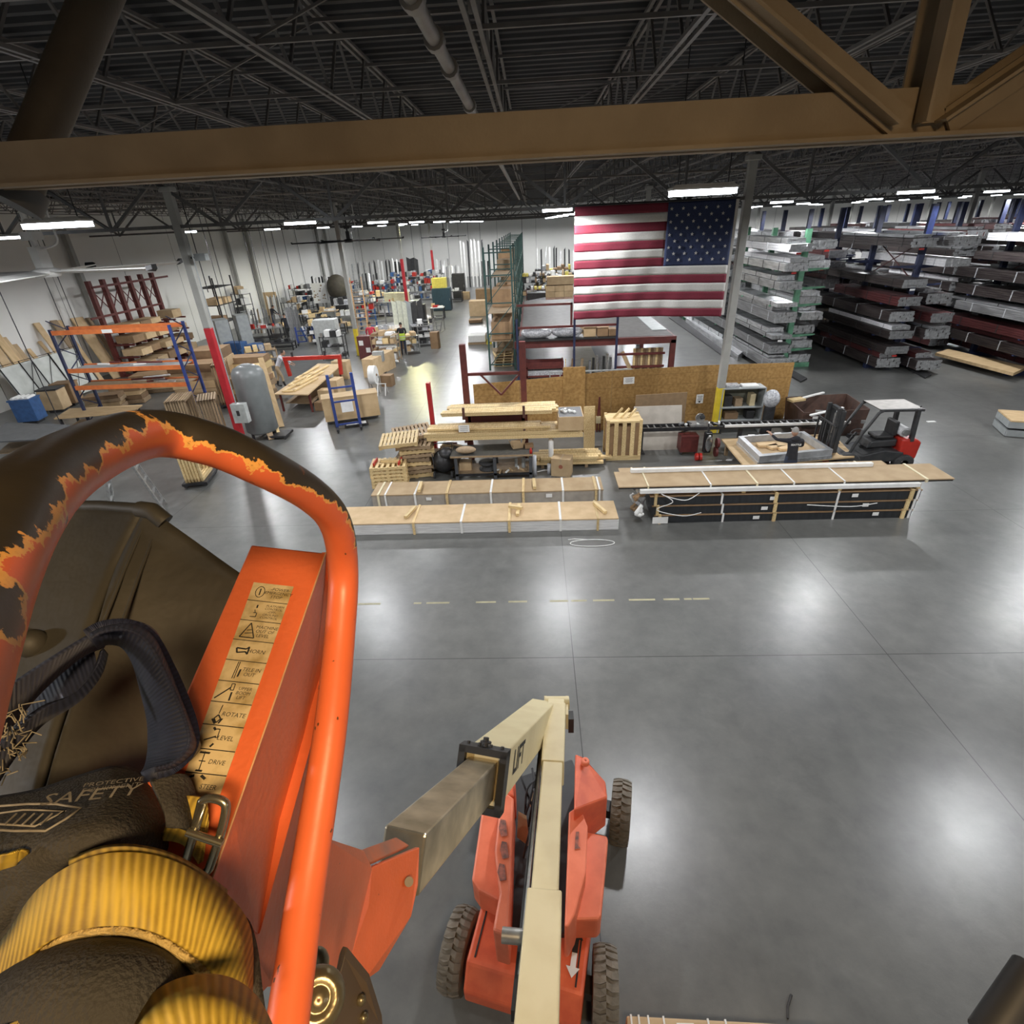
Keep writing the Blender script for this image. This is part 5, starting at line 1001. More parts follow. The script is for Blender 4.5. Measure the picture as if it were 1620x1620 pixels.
# ---------------------------------------------------------------- forklift
def forklift():
    p = G(1432, 733); t = thing('forklift', 'dark grey and red forklift with a gas bottle facing the scrap bin', 'forklift', (p.x - 1.3, p.y + .1, 0), .0); t.scale = (1.13, 1.05, .93)
    FD = M('forklift_dark', (.03, .032, .035), .4, 0, (.05, .05, .05), 6); FRD = M('forklift_red', (.50, .03, .018), .35, 0, (.42, .025, .015), 5)
    mb = MB(); mb.prism([(-1.0, -.52, .28), (.75, -.52, .28), (.75, -.52, .62), (.2, -.52, .72), (-.35, -.52, .55), (-1.0, -.52, .62)], (0, 1.04, 0)); mb.build('body', FD, t, bev=.04)
    MB().prism([(.62, -.5, .25), (1.12, -.5, .35), (1.16, -.5, .95), (1.0, -.5, 1.08), (.62, -.5, 1.08)], (0, 1.0, 0)).build('counterweight', FRD, t, bev=.06)
    MB().prism([(-.2, -.3, .70), (.6, -.3, .75), (.6, -.3, 1.0), (-.1, -.3, .95)], (0, .6, 0)).build('engine_cover', FD, t, bev=.04)
    s_ = MB(); s_.bb(.02, .52, -.24, .24, 1.0, 1.12); s_.box((.52, 0, 1.35), (.12, .48, .5)); s_.build('seat', BLACK, t, bev=.04)
    for x, r in ((-.75, .33), (.78, .27)):
        for y in (-.5, .5): MB().lathe((x, y, r), [(.1, -.11), (r * .9, -.11), (r, -.08), (r, .08), (r * .9, .11), (.1, .11)], 24, 0, Matrix.Rotation(math.pi / 2, 3, 'X')).build('wheel', RUB, t)
    for y in (-.46, .46):
        MB().tube([(-.72, y, .6), (-.52, y, 1.3), (-.22, y, 2.02), (-.1, y, 2.1)], .045, 8).build('guard_post', FD, t); MB().bar((.86, y, 1.0), (.80, y, 2.1), .12, .09).build('guard_post', FD, t)
        MB().bar((-.2, y, 2.1), (.95, y, 2.08), .07, .08).build('roof_rail', FD, t)
    for k in range(7): MB().bb(-.15 + k * .16, -.1 + k * .16, -.46, .46, 2.08, 2.12).build('roof_slat', FD, t)
    MB().bb(-.2, .9, -.44, .44, 2.13, 2.14).build('clear_roof', M('dusty_roof_panel', (.42, .40, .37), .5), t)
    MB().cyl((.72, -.34, 1.27), (.72, .34, 1.27), .16, 20).build('gas_bottle', M('gas_bottle_white', (.62, .63, .64), .35), t); MB().cyl((.72, -.42, 1.27), (.72, -.34, 1.27), .1, 14).build('bottle_collar', STEEL, t)
    MB().lathe((-.42, 0, 1.18), [(.15, 0), (.17, .015), (.15, .03), (.13, .015), (.15, 0)], 20, 0, Matrix.Rotation(-.6, 3, 'Y')).build('steering_wheel', BLACK, t); MB().bar((-.42, 0, 1.18), (-.62, 0, .75), .06).build('steering_column', BLACK, t)
    for y in (-.3, .3):
        MB().bb(-1.14, -1.02, y - .05, y + .05, .06, 2.05).build('mast_rail', FD, t); MB().bb(-1.24, -1.14, y - .04, y + .04, .12, 2.15).build('mast_rail', FD, t)
    for z in (.35, 1.1, 2.0): MB().bb(-1.14, -1.04, -.3, .3, z, z + .1).build('mast_crossbar', FD, t)
    MB().cyl((-1.1, 0, .1), (-1.1, 0, 1.9), .05, 10).build('lift_cylinder', STEEL, t); MB().bar((-1.09, -.12, .2), (-1.09, -.12, 2.0), .03).build('chain', DARKST, t); MB().bar((-1.09, .12, .2), (-1.09, .12, 2.0), .03).build('chain', DARKST, t)
    for z in (.25, .65): MB().bb(-1.32, -1.24, -.55, .55, z, z + .1).build('carriage_plate', M('forklift_red'), t)
    for k in range(5): y = -.52 + k * .26; MB().bb(-1.32, -1.28, y - .02, y + .02, .65, 1.6).build('load_backrest_bar', FD, t)
    MB().bb(-1.32, -1.28, -.54, .54, 1.58, 1.63).build('backrest_top', FD, t)
    for y in (-.3, .3): MB().bb(-2.3, -1.3, y - .06, y + .06, .1, .14).build('fork', FD, t)
    MB().sph((.82, -.48, 2.2), .03, 6).build('beacon', BLACK, t); MB().box((-.6, -.5, 1.75), (.1, .05, .1)).build('head_lamp', STEEL, t)
forklift()
# ---------------------------------------------------------------- profile racks on the right
def bundle_mesh(name, cols, rows, w, h, L_, m, seed, wrap=False):
    mb = MB(); r = random.Random(seed)
    for c in range(cols):
        for q in range(rows):
            a = r.uniform(0, .12); x = -cols * w / 2 + c * w
            mb.bb(x + .006, x + w - .006, a, L_, q * h + .004, (q + 1) * h - .004, 0); mb.bb(x + w * .22, x + w * .78, a - .002, a + .002, q * h + h * .22, (q + 1) * h - h * .22, 1)
            mb.bb(x + .002, x + w - .002, a - .003, a + .03, q * h, (q + 1) * h, 2)
    for f in (.12, .45, .8): mb.bb(-cols * w / 2 - .008, cols * w / 2 + .008, L_ * f, L_ * f + .05, -.0, rows * h + .008, 3)
    return mb.mesh(name, [m, BLACK, ALU if m is not WHITE else WHITE, WRAP if wrap else BLACK])
WHP = M('white_profile_paint', (.74, .74, .75), .35, 0, (.62, .62, .64), 7)
VAR = []
for i, (c, r_, w_, h_, m, nm, wr) in enumerate([(6, 4, .18, .09, ALU, 'silver', 0), (5, 3, .22, .12, BRONZE, 'dark bronze', 0), (8, 5, .14, .08, GREYP, 'grey', 1), (4, 3, .26, .11, WHP, 'white', 1), (6, 4, .17, .1, MAROON, 'maroon', 0), (7, 5, .16, .09, BRONZE, 'black', 1), (5, 2, .2, .1, ALU, 'thin silver', 0), (6, 5, .18, .1, GREYP, 'tall grey', 1)]):
    VAR.append((nm, [bundle_mesh('profile_bundle', c, r_, w_, h_, L_, m, i * 7 + k, wr) for k, L_ in enumerate((6.9, 6.2, 7.2))]))
LV = [.28, .98, 1.7, 2.45, 3.2, 4.0, 4.85, 5.7, 6.45]
ARM = {}
def canti(name, xc, y0, n_up, sp, col, lab, h, levels, w_arm=1.3):
    t = thing(name, lab, 'rack', (xc, y0, 0))
    for k in range(n_up):
        y = k * sp; MB().bb(-.13, .13, y - .09, y + .09, 0, h).build('upright', col, t); MB().bb(-w_arm, w_arm, y - .11, y + .11, 0, .22).build('base_beam', col, t)
    for z in levels:
        if z < .5: continue
        if z == levels[-1] or z == levels[3]: continue
        for s_ in (-1, 1):
            key = (s_, col.name)
            if key not in ARM: ARM[key] = MB().prism([(s_ * .1, -.05, -.16), (s_ * w_arm, -.05, -.07), (s_ * w_arm, -.05, -.01), (s_ * .1, -.05, -.01)], (0, .1, 0)).mesh('arm', col)
            for k in range(n_up): o = bpy.data.objects.new('arm', ARM[key]); COL.objects.link(o); o.parent = t; o.location = (0, k * sp, z)
    for k in range(n_up - 1):
        if k % 2 == 0:
            mb = MB(); mb.bar((0, k * sp, h * .55), (0, (k + 1) * sp, h * .8), .04); mb.bar((0, k * sp, h * .8), (0, (k + 1) * sp, h * .55), .04); mb.build('cross_brace', MAROON, t)
    return t
RN = ['row beside the aisle', 'second row', 'third row', 'fourth row', 'fifth row', 'sixth row', 'seventh row']
r5 = random.Random(77)
for ri, (xc, y0, yb0, top, nseg) in enumerate([(13.35, 29.6, 28.4, 8, 4), (18.5, 28.9, 27.4, 8, 4), (23.8, 26.5, 24.6, 8, 4), (29.0, 30.5, 28.5, 8, 4), (34.2, 32.5, 30.5, 8, 3), (39.4, 35, 33, 8, 3), (45.9, 40, 38, 8, 3)]):
    hh = 6.6 if ri == 0 else 7.4
    lv = LV[:top]
    canti('cantilever_rack', xc, y0, 7, 4.1, RACKLG if ri == 0 else (NAVY if ri else RACKB), 'tall %s cantilever rack full of long profiles, %s' % ('green' if ri == 0 else 'navy', RN[ri]), hh, lv)
    if ri:
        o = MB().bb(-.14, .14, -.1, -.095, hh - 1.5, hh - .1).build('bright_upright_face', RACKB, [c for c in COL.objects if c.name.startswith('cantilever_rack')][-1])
    for side in (-1, 1):
        for li, z in enumerate(lv):
            if ri >= 3 and li < 5: continue
            for sg in range(nseg):
                if r5.random() < (.06 if sg == 0 else .16): continue
                if ri >= 5 and side > 0: continue
                if ri == 0: vi = r5.choice([0, 0, 3, 6, 2, 7, 0, 2])
                elif ri == 1: vi = r5.choice([1, 5, 5, 4, 2, 1, 0, 3, 7])
                else: vi = r5.choice([1, 5, 4, 4, 3, 2, 7, 1, 5])
                if li == 0 and ri == 1: vi = 5
                nm, ms = VAR[vi]; x = xc + side * .78 + r5.uniform(-.06, .06); y = yb0 + sg * 7.5 + r5.uniform(-.3, .45) + (.9 if side > 0 and ri == 0 else 0)
                o = bpy.data.objects.new('profile_bundle', ms[r5.randrange(3)]); COL.objects.link(o); o.location = (x, y, z - .01 if li else .225)
                tag(o, '%s profile bundle, %s side, level %s, %s, %s' % (nm, 'left' if side < 0 else 'right', ['one', 'two', 'three', 'four', 'five', 'six', 'seven', 'eight', 'nine'][li], RN[ri], ['near end', 'second along', 'third along', 'far end'][sg]), 'profile bundle', 'profile bundles on the cantilever racks')
                if ri < 3 and sg < 2 and r5.random() < .42:
                    m6 = VAR[r5.choice([6, 6, 3, 4 if ri else 0])]; mm = m6[1][0]; zt_ = max(v.co.z for v in ms[0].vertices); e = bpy.data.objects.new('profile_bundle', mm); COL.objects.link(e); e.location = (x + r5.uniform(-.08, .08), y + r5.uniform(-.3, .8), o.location.z + zt_ + .012); e.scale = (.8, .92, .6)
                    tag(e, '%s bundle atop another, %s side, level %s, %s, %s' % (m6[0], 'left' if side < 0 else 'right', NW(li + 1), RN[ri], ['near end', 'second along'][sg]), 'profile bundle', 'profile bundles on the cantilever racks')
                if sg == 0 and r5.random() < .35 and li > 0:
                    g = MB().box((side * .1, -.02, -.07), (.22, .02, .08)).build('red_tag', REDP if r5.random() < .6 else PAPER, o)
# floor packs by the racks
def slab_on(name, px, zt, h, m, lab, cat, z0=0):
    ps = [G(u, v, zt) for u, v in px]; c = sum(ps, V()) / len(ps); c.z = z0
    o = MB().prism([V((p.x - c.x, p.y - c.y, zt - z0)) for p in ps], (0, 0, -h)).build(name, m); o.location = c; return tag(o, lab, cat)
slab_on('floor_bundle', [(1085, 503), (1105, 498), (1190, 545), (1168, 562)], .34, .33, ALU, 'silver profile bundle on the floor along the aisle edge', 'profile bundle')
slab_on('floor_bundle', [(1058, 502), (1070, 499), (1160, 560), (1148, 566)], .05, .045, BLACK, 'black rails lying on the floor beside the aisle', 'rails')
slab_on('plank_pack', [(1480, 558), (1500, 552), (1625, 580), (1604, 590)], .42, .14, PLY, 'long pale plank pack low on the rack at the right edge', 'plank pack', .27)
for k, (u, v) in enumerate([(1255, 598), (1452, 592)]): slab_on('shadow_slab', [(u - 22, v - 14), (u - 10, v - 18), (u + 22, v), (u + 12, v + 5)], .08, .075, BLACK, 'black shadow slab on the floor by the racks, %s one' % ['left', 'right'][k], 'rail')  # low black slabs stand in for the shadow at the rack ends
# ---------------------------------------------------------------- steel platform in the middle
yp = 25.6; xa = AY(825, 570, yp).x; xb = AY(1063, 560, yp).x; zp = ZAT(825, 546, yp)
t = thing('steel_platform', 'dark red steel platform with a flat dark deck behind the partition', 'platform', (0, 0, 0))
for x in (xa, xb): MB().bb(x - .12, x + .12, yp - .1, yp + .1, 0, zp).build('post', RACKR, t)
for y in (33, 40):
    for x in (xa, xb): MB().bb(x - .1, x + .1, y - .1, y + .1, 0, zp).build('post', RACKR, t)
MB().bb(xa - .3, xb + .12, yp - .1, yp + .08, zp - .14, zp + .16).build('front_beam', RACKR, t); MB().bb(xb - .05, xb + .1, yp, 40, zp - .1, zp + .14).build('side_beam', RACKR, t); MB().bb(xa - .1, xa + .05, yp, 40, zp - .1, zp + .14).build('side_beam', RACKR, t)
MB().bb(xa, xb, yp + .1, 40, zp + .08, zp + .17).build('deck', M('platform_deck', (.10, .095, .09), .6, 0, (.07, .065, .06), 3), t); MB().bb(xb - .7, xb, 27, 40, zp + .17, zp + .2).build('edge_plate', GREYM, t)
xm = AY(975, 520, yp).x; sh = zp + .2
for k, x in enumerate((xa - .15, AY(908, 520, yp).x, xm)): MB().bb(x - .05, x + .05, yp - .32, yp - .24, 0, sh + 1.0).build('shelf_post', NAVY, t)
MB().bb(xa - .2, xm, yp - .3, yp + .7, sh, sh + .08).build('shelf', BLACK, t)
MB().bb(xa - .15, xm, yp - .3, yp - .24, sh + .55, sh + .65).build('rack_beam', RACKR, t); MB().bb(xa - .15, AY(908, 500, yp).x, yp + .9, yp + 1.0, sh + 1.35, sh + 1.45).build('rack_beam', RACKR, t)
MB().bb(AY(908, 500, yp).x - .1, AY(908, 500, yp).x, yp + .9, yp + 1, sh - .1, sh + 1.45).build('shelf_post', RACKR, t)
for k, x in enumerate((xa + .02, xa + 1.45)): o = MB().sph((.7, .35, .22), (.72, .38, .26), 14).build('wrapped_pack', WRAP); o.location = (x, yp - .2, sh + .08); tag(o, 'plastic wrapped grey pack on the platform shelf, %s' % ['left', 'right'][k], 'pack')
for k, (f, w_, h_, m) in enumerate([(.66, .55, .42, CARD), (.80, .5, .38, CARD2), (.92, .35, .3, CARD2), (.55, .3, .2, WRAP)]):
    o = MB().bb(0, w_, 0, .5, 0, h_).build('carton', m, None, bev=.01); o.location = (xa + (xm - xa) * f, yp - .1, sh + .08); tag(o, 'carton on the right half of the platform shelf, %s' % ['left open topped one', 'middle one', 'rightmost one', 'small foil one'][k], 'box')
for k in range(4): o = MB().bb(0, .35, 0, .4, 0, .35).build('carton', CARD if k % 2 else CARD2); o.location = (1.6 + .55 * k, yp + 1.3, zp + .17); tag(o, 'carton on the platform deck just below the flag, %s' % ORD[k], 'box')
# things under the platform
t = thing('red_pallet_frame', 'red slatted steel frame full of upright boards under the right of the platform', 'rack', (0, yp, 0))
x0, x1 = AY(975, 580, yp).x, xb - .25
for z in (.45, 1.15, 1.75): MB().bb(x0, x1, .28, .36, z, z + .1).build('frame_rail', RACKR, t)
for k in range(12): x = x0 + .9 + (x1 - x0 - 1.0) * k / 11; MB().bb(x - .05, x + .05, .5, .6, 0, 2.0).build('slat', [PINE, CARD2, OLDW][k % 3], t)
MB().bar((x0 + .3, .4, 1.9), (x0 + 1.0, .2, .5), .16).build('brown_tube', CARD, t)
for k in range(10): x = x0 + .9 + (x1 - x0 - 1.2) * k / 9; MB().bb(x - .07, x + .07, .1, .2, .5, .62).build('end_block', PINE, t)
for k in range(7):
    x = AY(935 + k * 6, 580, yp).x; o = MB().bb(-.05, .05, -.1, .1, 0, 1.5 + .1 * (k % 3)).build('upright_profile', [GREYP, BLACK, ALU][k % 3]); o.location = (x, yp + .6 + .1 * k, 0); tag(o, 'profile standing upright under the platform, %s from the left' % ORD[k], 'profile')
for k, (z, m) in enumerate([(.5, WRAP), (.95, WRAP), (1.35, RACKR)]): 
    o = MB().bb(0, 1.7, 0, .7, 0, .22).build('shelf_pack', m); o.location = (xa + .25, yp + .3, z); tag(o, 'pack on the low shelves at the left under the platform, %s' % ['lowest', 'middle', 'red topmost'][k], 'pack')
t = thing('low_shelf', 'dark red low shelving under the left of the platform', 'shelf', (xa + .2, yp + .25, 0))
for z in (.42, .87, 1.27): MB().bb(0, 1.8, 0, .8, z, z + .08).build('shelf_board', RACKR, t)
for x in (.04, 1.76): MB().bb(x - .04, x + .04, 0, .8, 0, 1.6).build('end_frame', RACKR, t)
for k in range(4): o = MB().bar((0, 0, 0), (.15 * (k % 2), .3, 1.6), .12, .04).build('wood_offcut', [PINE, CARD2, DARKST, OLDW][k]); o.location = (xa + 2.1 + .22 * k, yp + .4, 0); tag(o, 'slat leaning under the platform beside the tan floor, %s' % ORD[k], 'slat')
slab_on('tan_floor_sheet', [(907, 548), (935, 548), (958, 598), (905, 600)], .03, .02, M('tan_floor', (.5, .44, .3), .5, 0, (.42, .36, .24), 2), 'tan sheet laid on the floor under the platform', 'sheet')
t = thing('guard_railing', 'thin grey railing running above the particle board wall', 'railing', (0, 22.3, 0)); x0, x1 = AY(870, 593, 22.3).x, AY(1000, 585, 22.3).x; zr = ZAT(870, 588, 22.3)
MB().bb(x0, x1, -.03, .03, zr - .05, zr).build('top_rail', GREYM, t)
for k in range(9): x = x0 + (x1 - x0) * k / 8; MB().bb(x - .02, x + .02, -.02, .02, 0, zr).build('baluster', GREYM, t)
o = MB().box((0, 0, 0), (.6, .5, .2)).build('white_parcel', PAPER); o.location = (AY(995, 590, 21.9).x, 21.5, 1.0); tag(o, 'crumpled white parcel on the ledge behind the partition', 'parcel'); 
o.location.z = ZAT(993, 594, 21.5); MB().bb(-.3, .3, -.25, .25, -o.location.z, -.1).build('stand', OLDW, o)
# ---------------------------------------------------------------- green pallet racks
t = thing('pallet_rack', 'long run of dark green pallet racks leading to the back wall', 'rack', (0, 0, 0))
GYs = [31.2 + 4.2 * k for k in range(11)]
for k, y in enumerate(GYs):
    for x in (-2.55, -1.1): MB().bb(x - .05, x + .05, y - .05, y + .05, 0, 6.4).build('upright', RACKG, t)
    mb = MB()
    for z in (.3, 2, 3.6, 5.0, 6.1): mb.bb(-2.55, -1.1, y - .03, y + .03, z, z + .06)
    for z in (.3, 2.0, 3.6): mb.bar((-2.5, y, z), (-1.15, y, z + 1.5), .04)
    mb.build('end_brace', RACKG, t)
for k in range(10):
    for z in (1.6, 3.1, 4.6): 
        if k < 1 and z > 4: continue
        for x in (-2.55, -1.1): MB().bb(x - .04, x + .04, GYs[k], GYs[k + 1], z - .12, z).build('beam', RACKG, t)
        MB().bb(-2.5, -1.15, GYs[k], GYs[k + 1], z, z + .03).build('shelf_deck', OLDW, t)
r5 = random.Random(31)
for k in range(10):
    for li, z in enumerate((0, 1.64, 3.14, 4.64)):
        if (k < 1 and z > 4) or (z > 4 and r5.random() < .6): continue
        for s_ in range(2):
            if r5.random() < .2: continue
            h_ = r5.uniform(.6, 1.15); m = r5.choice([CARD, CARD2, CARD2, WRAP, OLDW]); o = MB().bb(-.55, .55, -.8, .8, 0, h_).build('pallet_load', m, None, bev=.02)
            o.location = (-1.83, GYs[k] + 1.1 + s_ * 2.0, z); tag(o, '%s load in the green racks, %s bay, %s level, %s half' % ({CARD.name: 'carton', CARD2.name: 'brown carton', WRAP.name: 'wrapped', OLDW.name: 'wooden'}[m.name], ORD[k] if k < 10 else 'last', ['floor', 'second', 'third', 'top'][li], ['near', 'far'][s_]), 'pallet load', 'loads in the green pallet racks')
# ---------------------------------------------------------------- left: racks, boards, tank
t = thing('orange_pallet_rack', 'blue and orange pallet rack with three beams at the left', 'rack', (0, 0, 0)); yf = 22.97; xl, xr = -20.4, -15.2
for x in (xl, xr):
    for y in (yf, yf + 1.0): MB().bb(x - .05, x + .05, y - .05, y + .05, 0, 4.35).build('upright', RACKB if x == xr else NAVY, t)
    mb = MB(); z = .3
    while z < 3.9: mb.bar((x, yf, z), (x, yf + 1, z + .55), .035); mb.bar((x, yf + 1, z + .55), (x, yf, z + 1.1), .035); z += 1.1
    mb.build('end_brace', NAVY, t)
for z, m in ((4.2, RACKO), (2.6, RACKO), (1.85, RACKO)):
    for y in (yf, yf + 1.0): MB().bb(xl, xr, y - .04, y + .04, z - .08, z + .10).build('beam', m, t)
    if z < 4: MB().bb(xl + .1, xr - .1, yf + .05, yf + .95, z + .02, z + .05).build('wire_deck', GREYM if z > 2 else OLDW, t)
MB().box(((xl + xr) / 2 - .1, yf - .05, 4.21), (.45, .01, .14)).build('beam_label', PAPER, t)
r5 = random.Random(6)
for k in range(12): o = MB().bb(0, r5.uniform(.5, 1.4), 0, .09, 0, .06).build('metal_offcut', [ALU, PAPER, RACKR][k % 3]); o.location = (xl + .3 + r5.uniform(0, 3.6), yf + .3 + r5.uniform(0, .4), (2.66 if k % 2 else 1.91) + .061 * (k // 4)); o.rotation_euler = (0, 0, r5.uniform(-.4, .4)); tag(o, 'offcut lying on the orange rack, %s deck, %s piece' % ('upper' if k % 2 else 'lower', ORD[k // 2]), 'offcut')
# red cantilever rack at the left wall
t = thing('wall_cantilever_rack', 'dark red cantilever rack standing along the left wall', 'rack', (-25.8, 33, 0))
for k in range(6): y = k * 1.18; MB().bb(-.12, .12, y - .12, y + .12, 0, 5.55).build('upright', RACKR, t); MB().bb(0, 1.3, y - .08, y + .08, 0, .15).build('base_arm', RACKR, t)
for z in (5.2, 3.6, 2.0): MB().bb(.12, .18, -1.0 if z == 3.6 else 0, 7.4 if z > 5 else 5.9, z - .06, z + .06).build('rail', RACKR, t)
for k in range(5): mb = MB(); mb.bar((0, k * 1.18, 5.1), (0, k * 1.18 + 1.18, 3.7), .04); mb.bar((0, k * 1.18 + 1.18, 5.1), (0, k * 1.18, 3.7), .04); mb.build('cross_brace', RACKR, t)
r5 = random.Random(8); n = 0
for z in (2.75, 2.0, 1.25, .5):
    for k in range(5):
        if z == 2.75 and k == 3: continue
        h_ = r5.uniform(.3, .5); w_ = r5.uniform(1.0, 1.3); o = MB().bb(0, w_, 0, 1.0, 0, h_).build('long_carton', [CARD, CARD2, CARD][n % 3], None, bev=.01); o.location = (-25.55 + (2.75 - z) * .15, 33.0 + k * 1.2, z)
        tag(o, 'flat carton on the red wall rack, %s from the top, %s from the near end' % (ORD[int((2.75 - z) / .75)], ORD[k]), 'box', 'cartons on the red wall rack'); n += 1
for z in (2.72, 1.97, 1.22, .47):
    for k in range(6): MB().bb(.12, 1.35 + .1, k * 1.18 - .05, k * 1.18 + .05, z - .1, z).build('arm', RACKR, t)
t = thing('grey_steel_rack', 'thin grey pipe rack with cartons beyond the red wall rack', 'rack', (-24.6, 41.2, 0))
for x in (0, 1.6):
    for y in (0, 2.6): MB().bb(x - .04, x + .04, y - .04, y + .04, 0, 4.9).build('post', DARKST, t)
for z in (4.2, 3.0, 1.8): MB().bb(0, 1.6, 0, 2.6, z, z + .05).build('shelf', DARKST, t)
for k, z in enumerate((1.85, 3.05, 3.05)): o = MB().bb(0, 1.2, 0, .9, 0, .4).build('carton', CARD if k else CARD2); o.location = (-24.4, 41.4 + 1.2 * (k == 2), z); tag(o, 'carton on the grey pipe rack, %s' % ['lower shelf', 'upper shelf near', 'upper shelf far'][k], 'box')
# boards leaning on the left wall
r5 = random.Random(14)
BL = [(-40, 668, -45, 500, .5), (6, 668, -30, 520, .35), (22, 660, -8, 528, .45), (40, 652, 4, 534, .35), (58, 648, 22, 545, .3), (72, 641, 32, 560, .25), (86, 634, 44, 552, .25), (100, 628, 57, 511, .38), (118, 622, 62, 540, .2), (134, 615, 84, 507, .45), (150, 608, 92, 507, .35), (168, 602, 117, 503, .55), (182, 596, 126, 502, .4), (196, 590, 138, 503, .35), (206, 586, 150, 520, .2)]
for k, (u, v, a, b, w_) in enumerate(BL):
    q = AX(a, b, XL + .12); p0 = V((XL + 1.5, q.y - .25, 0)); d = q - p0; o = MB().bar((0, 0, .02), d, w_, .07, upv=(1, 0, .3)).build('leaning_board', [CARD, OLDW, PLY, CARD][k % 4] if k != 5 else RACKO); o.location = p0; tag(o, 'long board leaning on the left wall, %s from the picture edge%s' % (ORD[k] if k < 11 else ['twelfth', 'thirteenth', 'fourteenth', 'fifteenth'][k - 11], ', orange' if k == 5 else ''), 'board')
for k, (u, v) in enumerate([(62, 612), (92, 606), (132, 590)]):
    p = AX(u, v, XL + 2.2); t = thing('sheet_stand', 'pale translucent sheets leaning in a wire stand by the left wall, %s' % ['near', 'middle', 'far'][k], 'sheets', (p.x, p.y, 0)); MB().prism([(0, -.9, .1), (0, .9, .1), (-.7, .9, 2.3), (-.7, -.9, 2.3)], (-.12, 0, 0)).build('sheet_pack', M('hazy_sheet', (.45, .47, .44), .35, 0, (.36, .38, .35), 2), t)
    MB().tube([(.05, -.95, 0), (-.7, -.95, 2.4), (-.7, .95, 2.4), (.05, .95, 0)], .03, 6).build('stand_frame', DARKST, t); MB().bar((.08, -.9, .1), (-.65, .9, 2.2), .02).build('diagonal', DARKST, t)
# tank and electric box
p = G(405, 700); t = thing('air_tank', 'tall grey domed air tank standing behind the red column', 'tank', (-11.42, 21.1, 0))
MB().lathe((0, 0, 0), [(.001, .22), (.5, .24), (.62, .35), (.62, 2.55), (.6, 2.72), (.5, 2.88), (.3, 2.98), (.001, 3.02)], 32).build('shell', M('tank_grey', (.19, .205, .205), .35, 0, (.16, .175, .175), 3), t)
for a in range(3): MB().bar((.5 * math.cos(a * 2.1), .5 * math.sin(a * 2.1), 0), (.5 * math.cos(a * 2.1), .5 * math.sin(a * 2.1), .4), .08).build('leg', DARKST, t)
MB().cyl((-.3, -.5, 1.2), (-.3, -.75, 1.2), .05, 10).build('valve', STEEL, t); MB().lathe((0, 0, 0), [(.2, 3.0), (.2, 3.02), (.001, 3.03)], 12).build('manhole', GREYM, t)
t = thing('electric_box', 'grey electric box fixed to the red part of the left column', 'electric box', (-11.55, 19.83, 1.1)); MB().bb(-.1, .45, -.22, .05, 0, .75).build('case', M('box_grey', (.42, .44, .43), .45), t, bev=.015); MB().bb(.1, .2, -.25, -.22, .3, .5).build('switch_lever', DARKST, t); MB().cyl((.1, -.1, .75), (.1, -.1, 6.5), .02, 6).build('conduit', GREYM, t)
for k, z in enumerate((.35, .55)): o = MB().sph((0, 0, 0), (.1, .1, .1), 8).build('hanging_bag', M('clamp_yellow')); o.location = (-11.98, 19.72, z + .1); tag(o, 'small %s bag hanging low on the red column' % ['yellow', 'pale'][k], 'bag')
# ---------------------------------------------------------------- generic workshop pieces
def pxy(u, v): p = G(u, v); return p.x, p.y
def frames_cart(u, v, rz, n, w, h, m, lab, fm=DARKST):
    x, y = pxy(u, v); t = thing('frame_cart', lab, 'cart', (x, y, 0), rz)
    MB().bb(-w / 2 - .1, w / 2 + .1, 0, .1 * n + .2, .1, .18).build('base', fm, t)
    for a in (-w / 2, w / 2):
        for b in (.08, .1 * n + .1): MB().cyl((a - .03, b, .07), (a + .03, b, .07), .07, 10).build('wheel', RUB, t)
    for k in range(n):
        y0 = .1 + k * .1; mb = MB(); s_ = .1
        mb.bb(-w / 2, w / 2, y0, y0 + .07, .18, .18 + s_); mb.bb(-w / 2, w / 2, y0, y0 + .07, .18 + h - s_, .18 + h); mb.bb(-w / 2, -w / 2 + s_, y0, y0 + .07, .18, .18 + h); mb.bb(w / 2 - s_, w / 2, y0, y0 + .07, .18, .18 + h); mb.build('stacked_frame', m, t)
    return t
frames_cart(283, 690, -1.25, 8, 1.5, 1.5, OLDW, 'trolley of stacked wooden frames below the orange rack'); frames_cart(330, 700, -1.1, 7, 1.4, 1.7, OLDW, 'trolley of tall wooden frames beside the red column')
frames_cart(300, 762, -1.35, 6, 1.1, 1.3, PINE, 'small trolley of wooden frames seen through the rail loop'); frames_cart(160, 742, -.9, 4, 1.2, .7, OLDW, 'low trolley seen through the rail loop behind the hood')
frames_cart(352, 640, -1.2, 6, 1.6, 1.9, CARD2, 'trolley of brown frames behind the red column')
def cart_blue(u, v, rz, lab, h=2.3, w=1.6, m=RACKB):
    x, y = pxy(u, v); t = thing('panel_trolley', lab, 'trolley', (x, y, 0), rz); 
    for a in (-w / 2, w / 2): MB().bb(a - .06, a + .06, -.06, .06, .1, h).build('post', m, t); MB().bb(a - .05, a + .05, -.5, .5, .08, .16).build('foot', DARKST, t)
    for z in (.2, h * .5, h * .75): MB().bb(-w / 2, w / 2, -.03, .03, z, z + .07).build('crossbar', m, t)
    for a in (-w / 2, w / 2):
        for b in (-.42, .42): MB().cyl((a - .03, b, .06), (a + .03, b, .06), .06, 10).build('wheel', RUB, t)
    return t
cart_blue(553, 678, .35, 'blue upright panel trolley in front of the stacked panels', 2.35, .95)
x, y = pxy(556, 672); t = thing('panel_stack', 'stack of brown edged door panels on edge behind the blue trolley posts', 'panel stack', (x, y + .35, 0), .35)
for k in range(9): MB().bb(-1.15, 1.2, .0 + k * .085, .07 + k * .085, .16, 1.15).build('panel', [PLY, CARD, OLDW][k % 3], t)
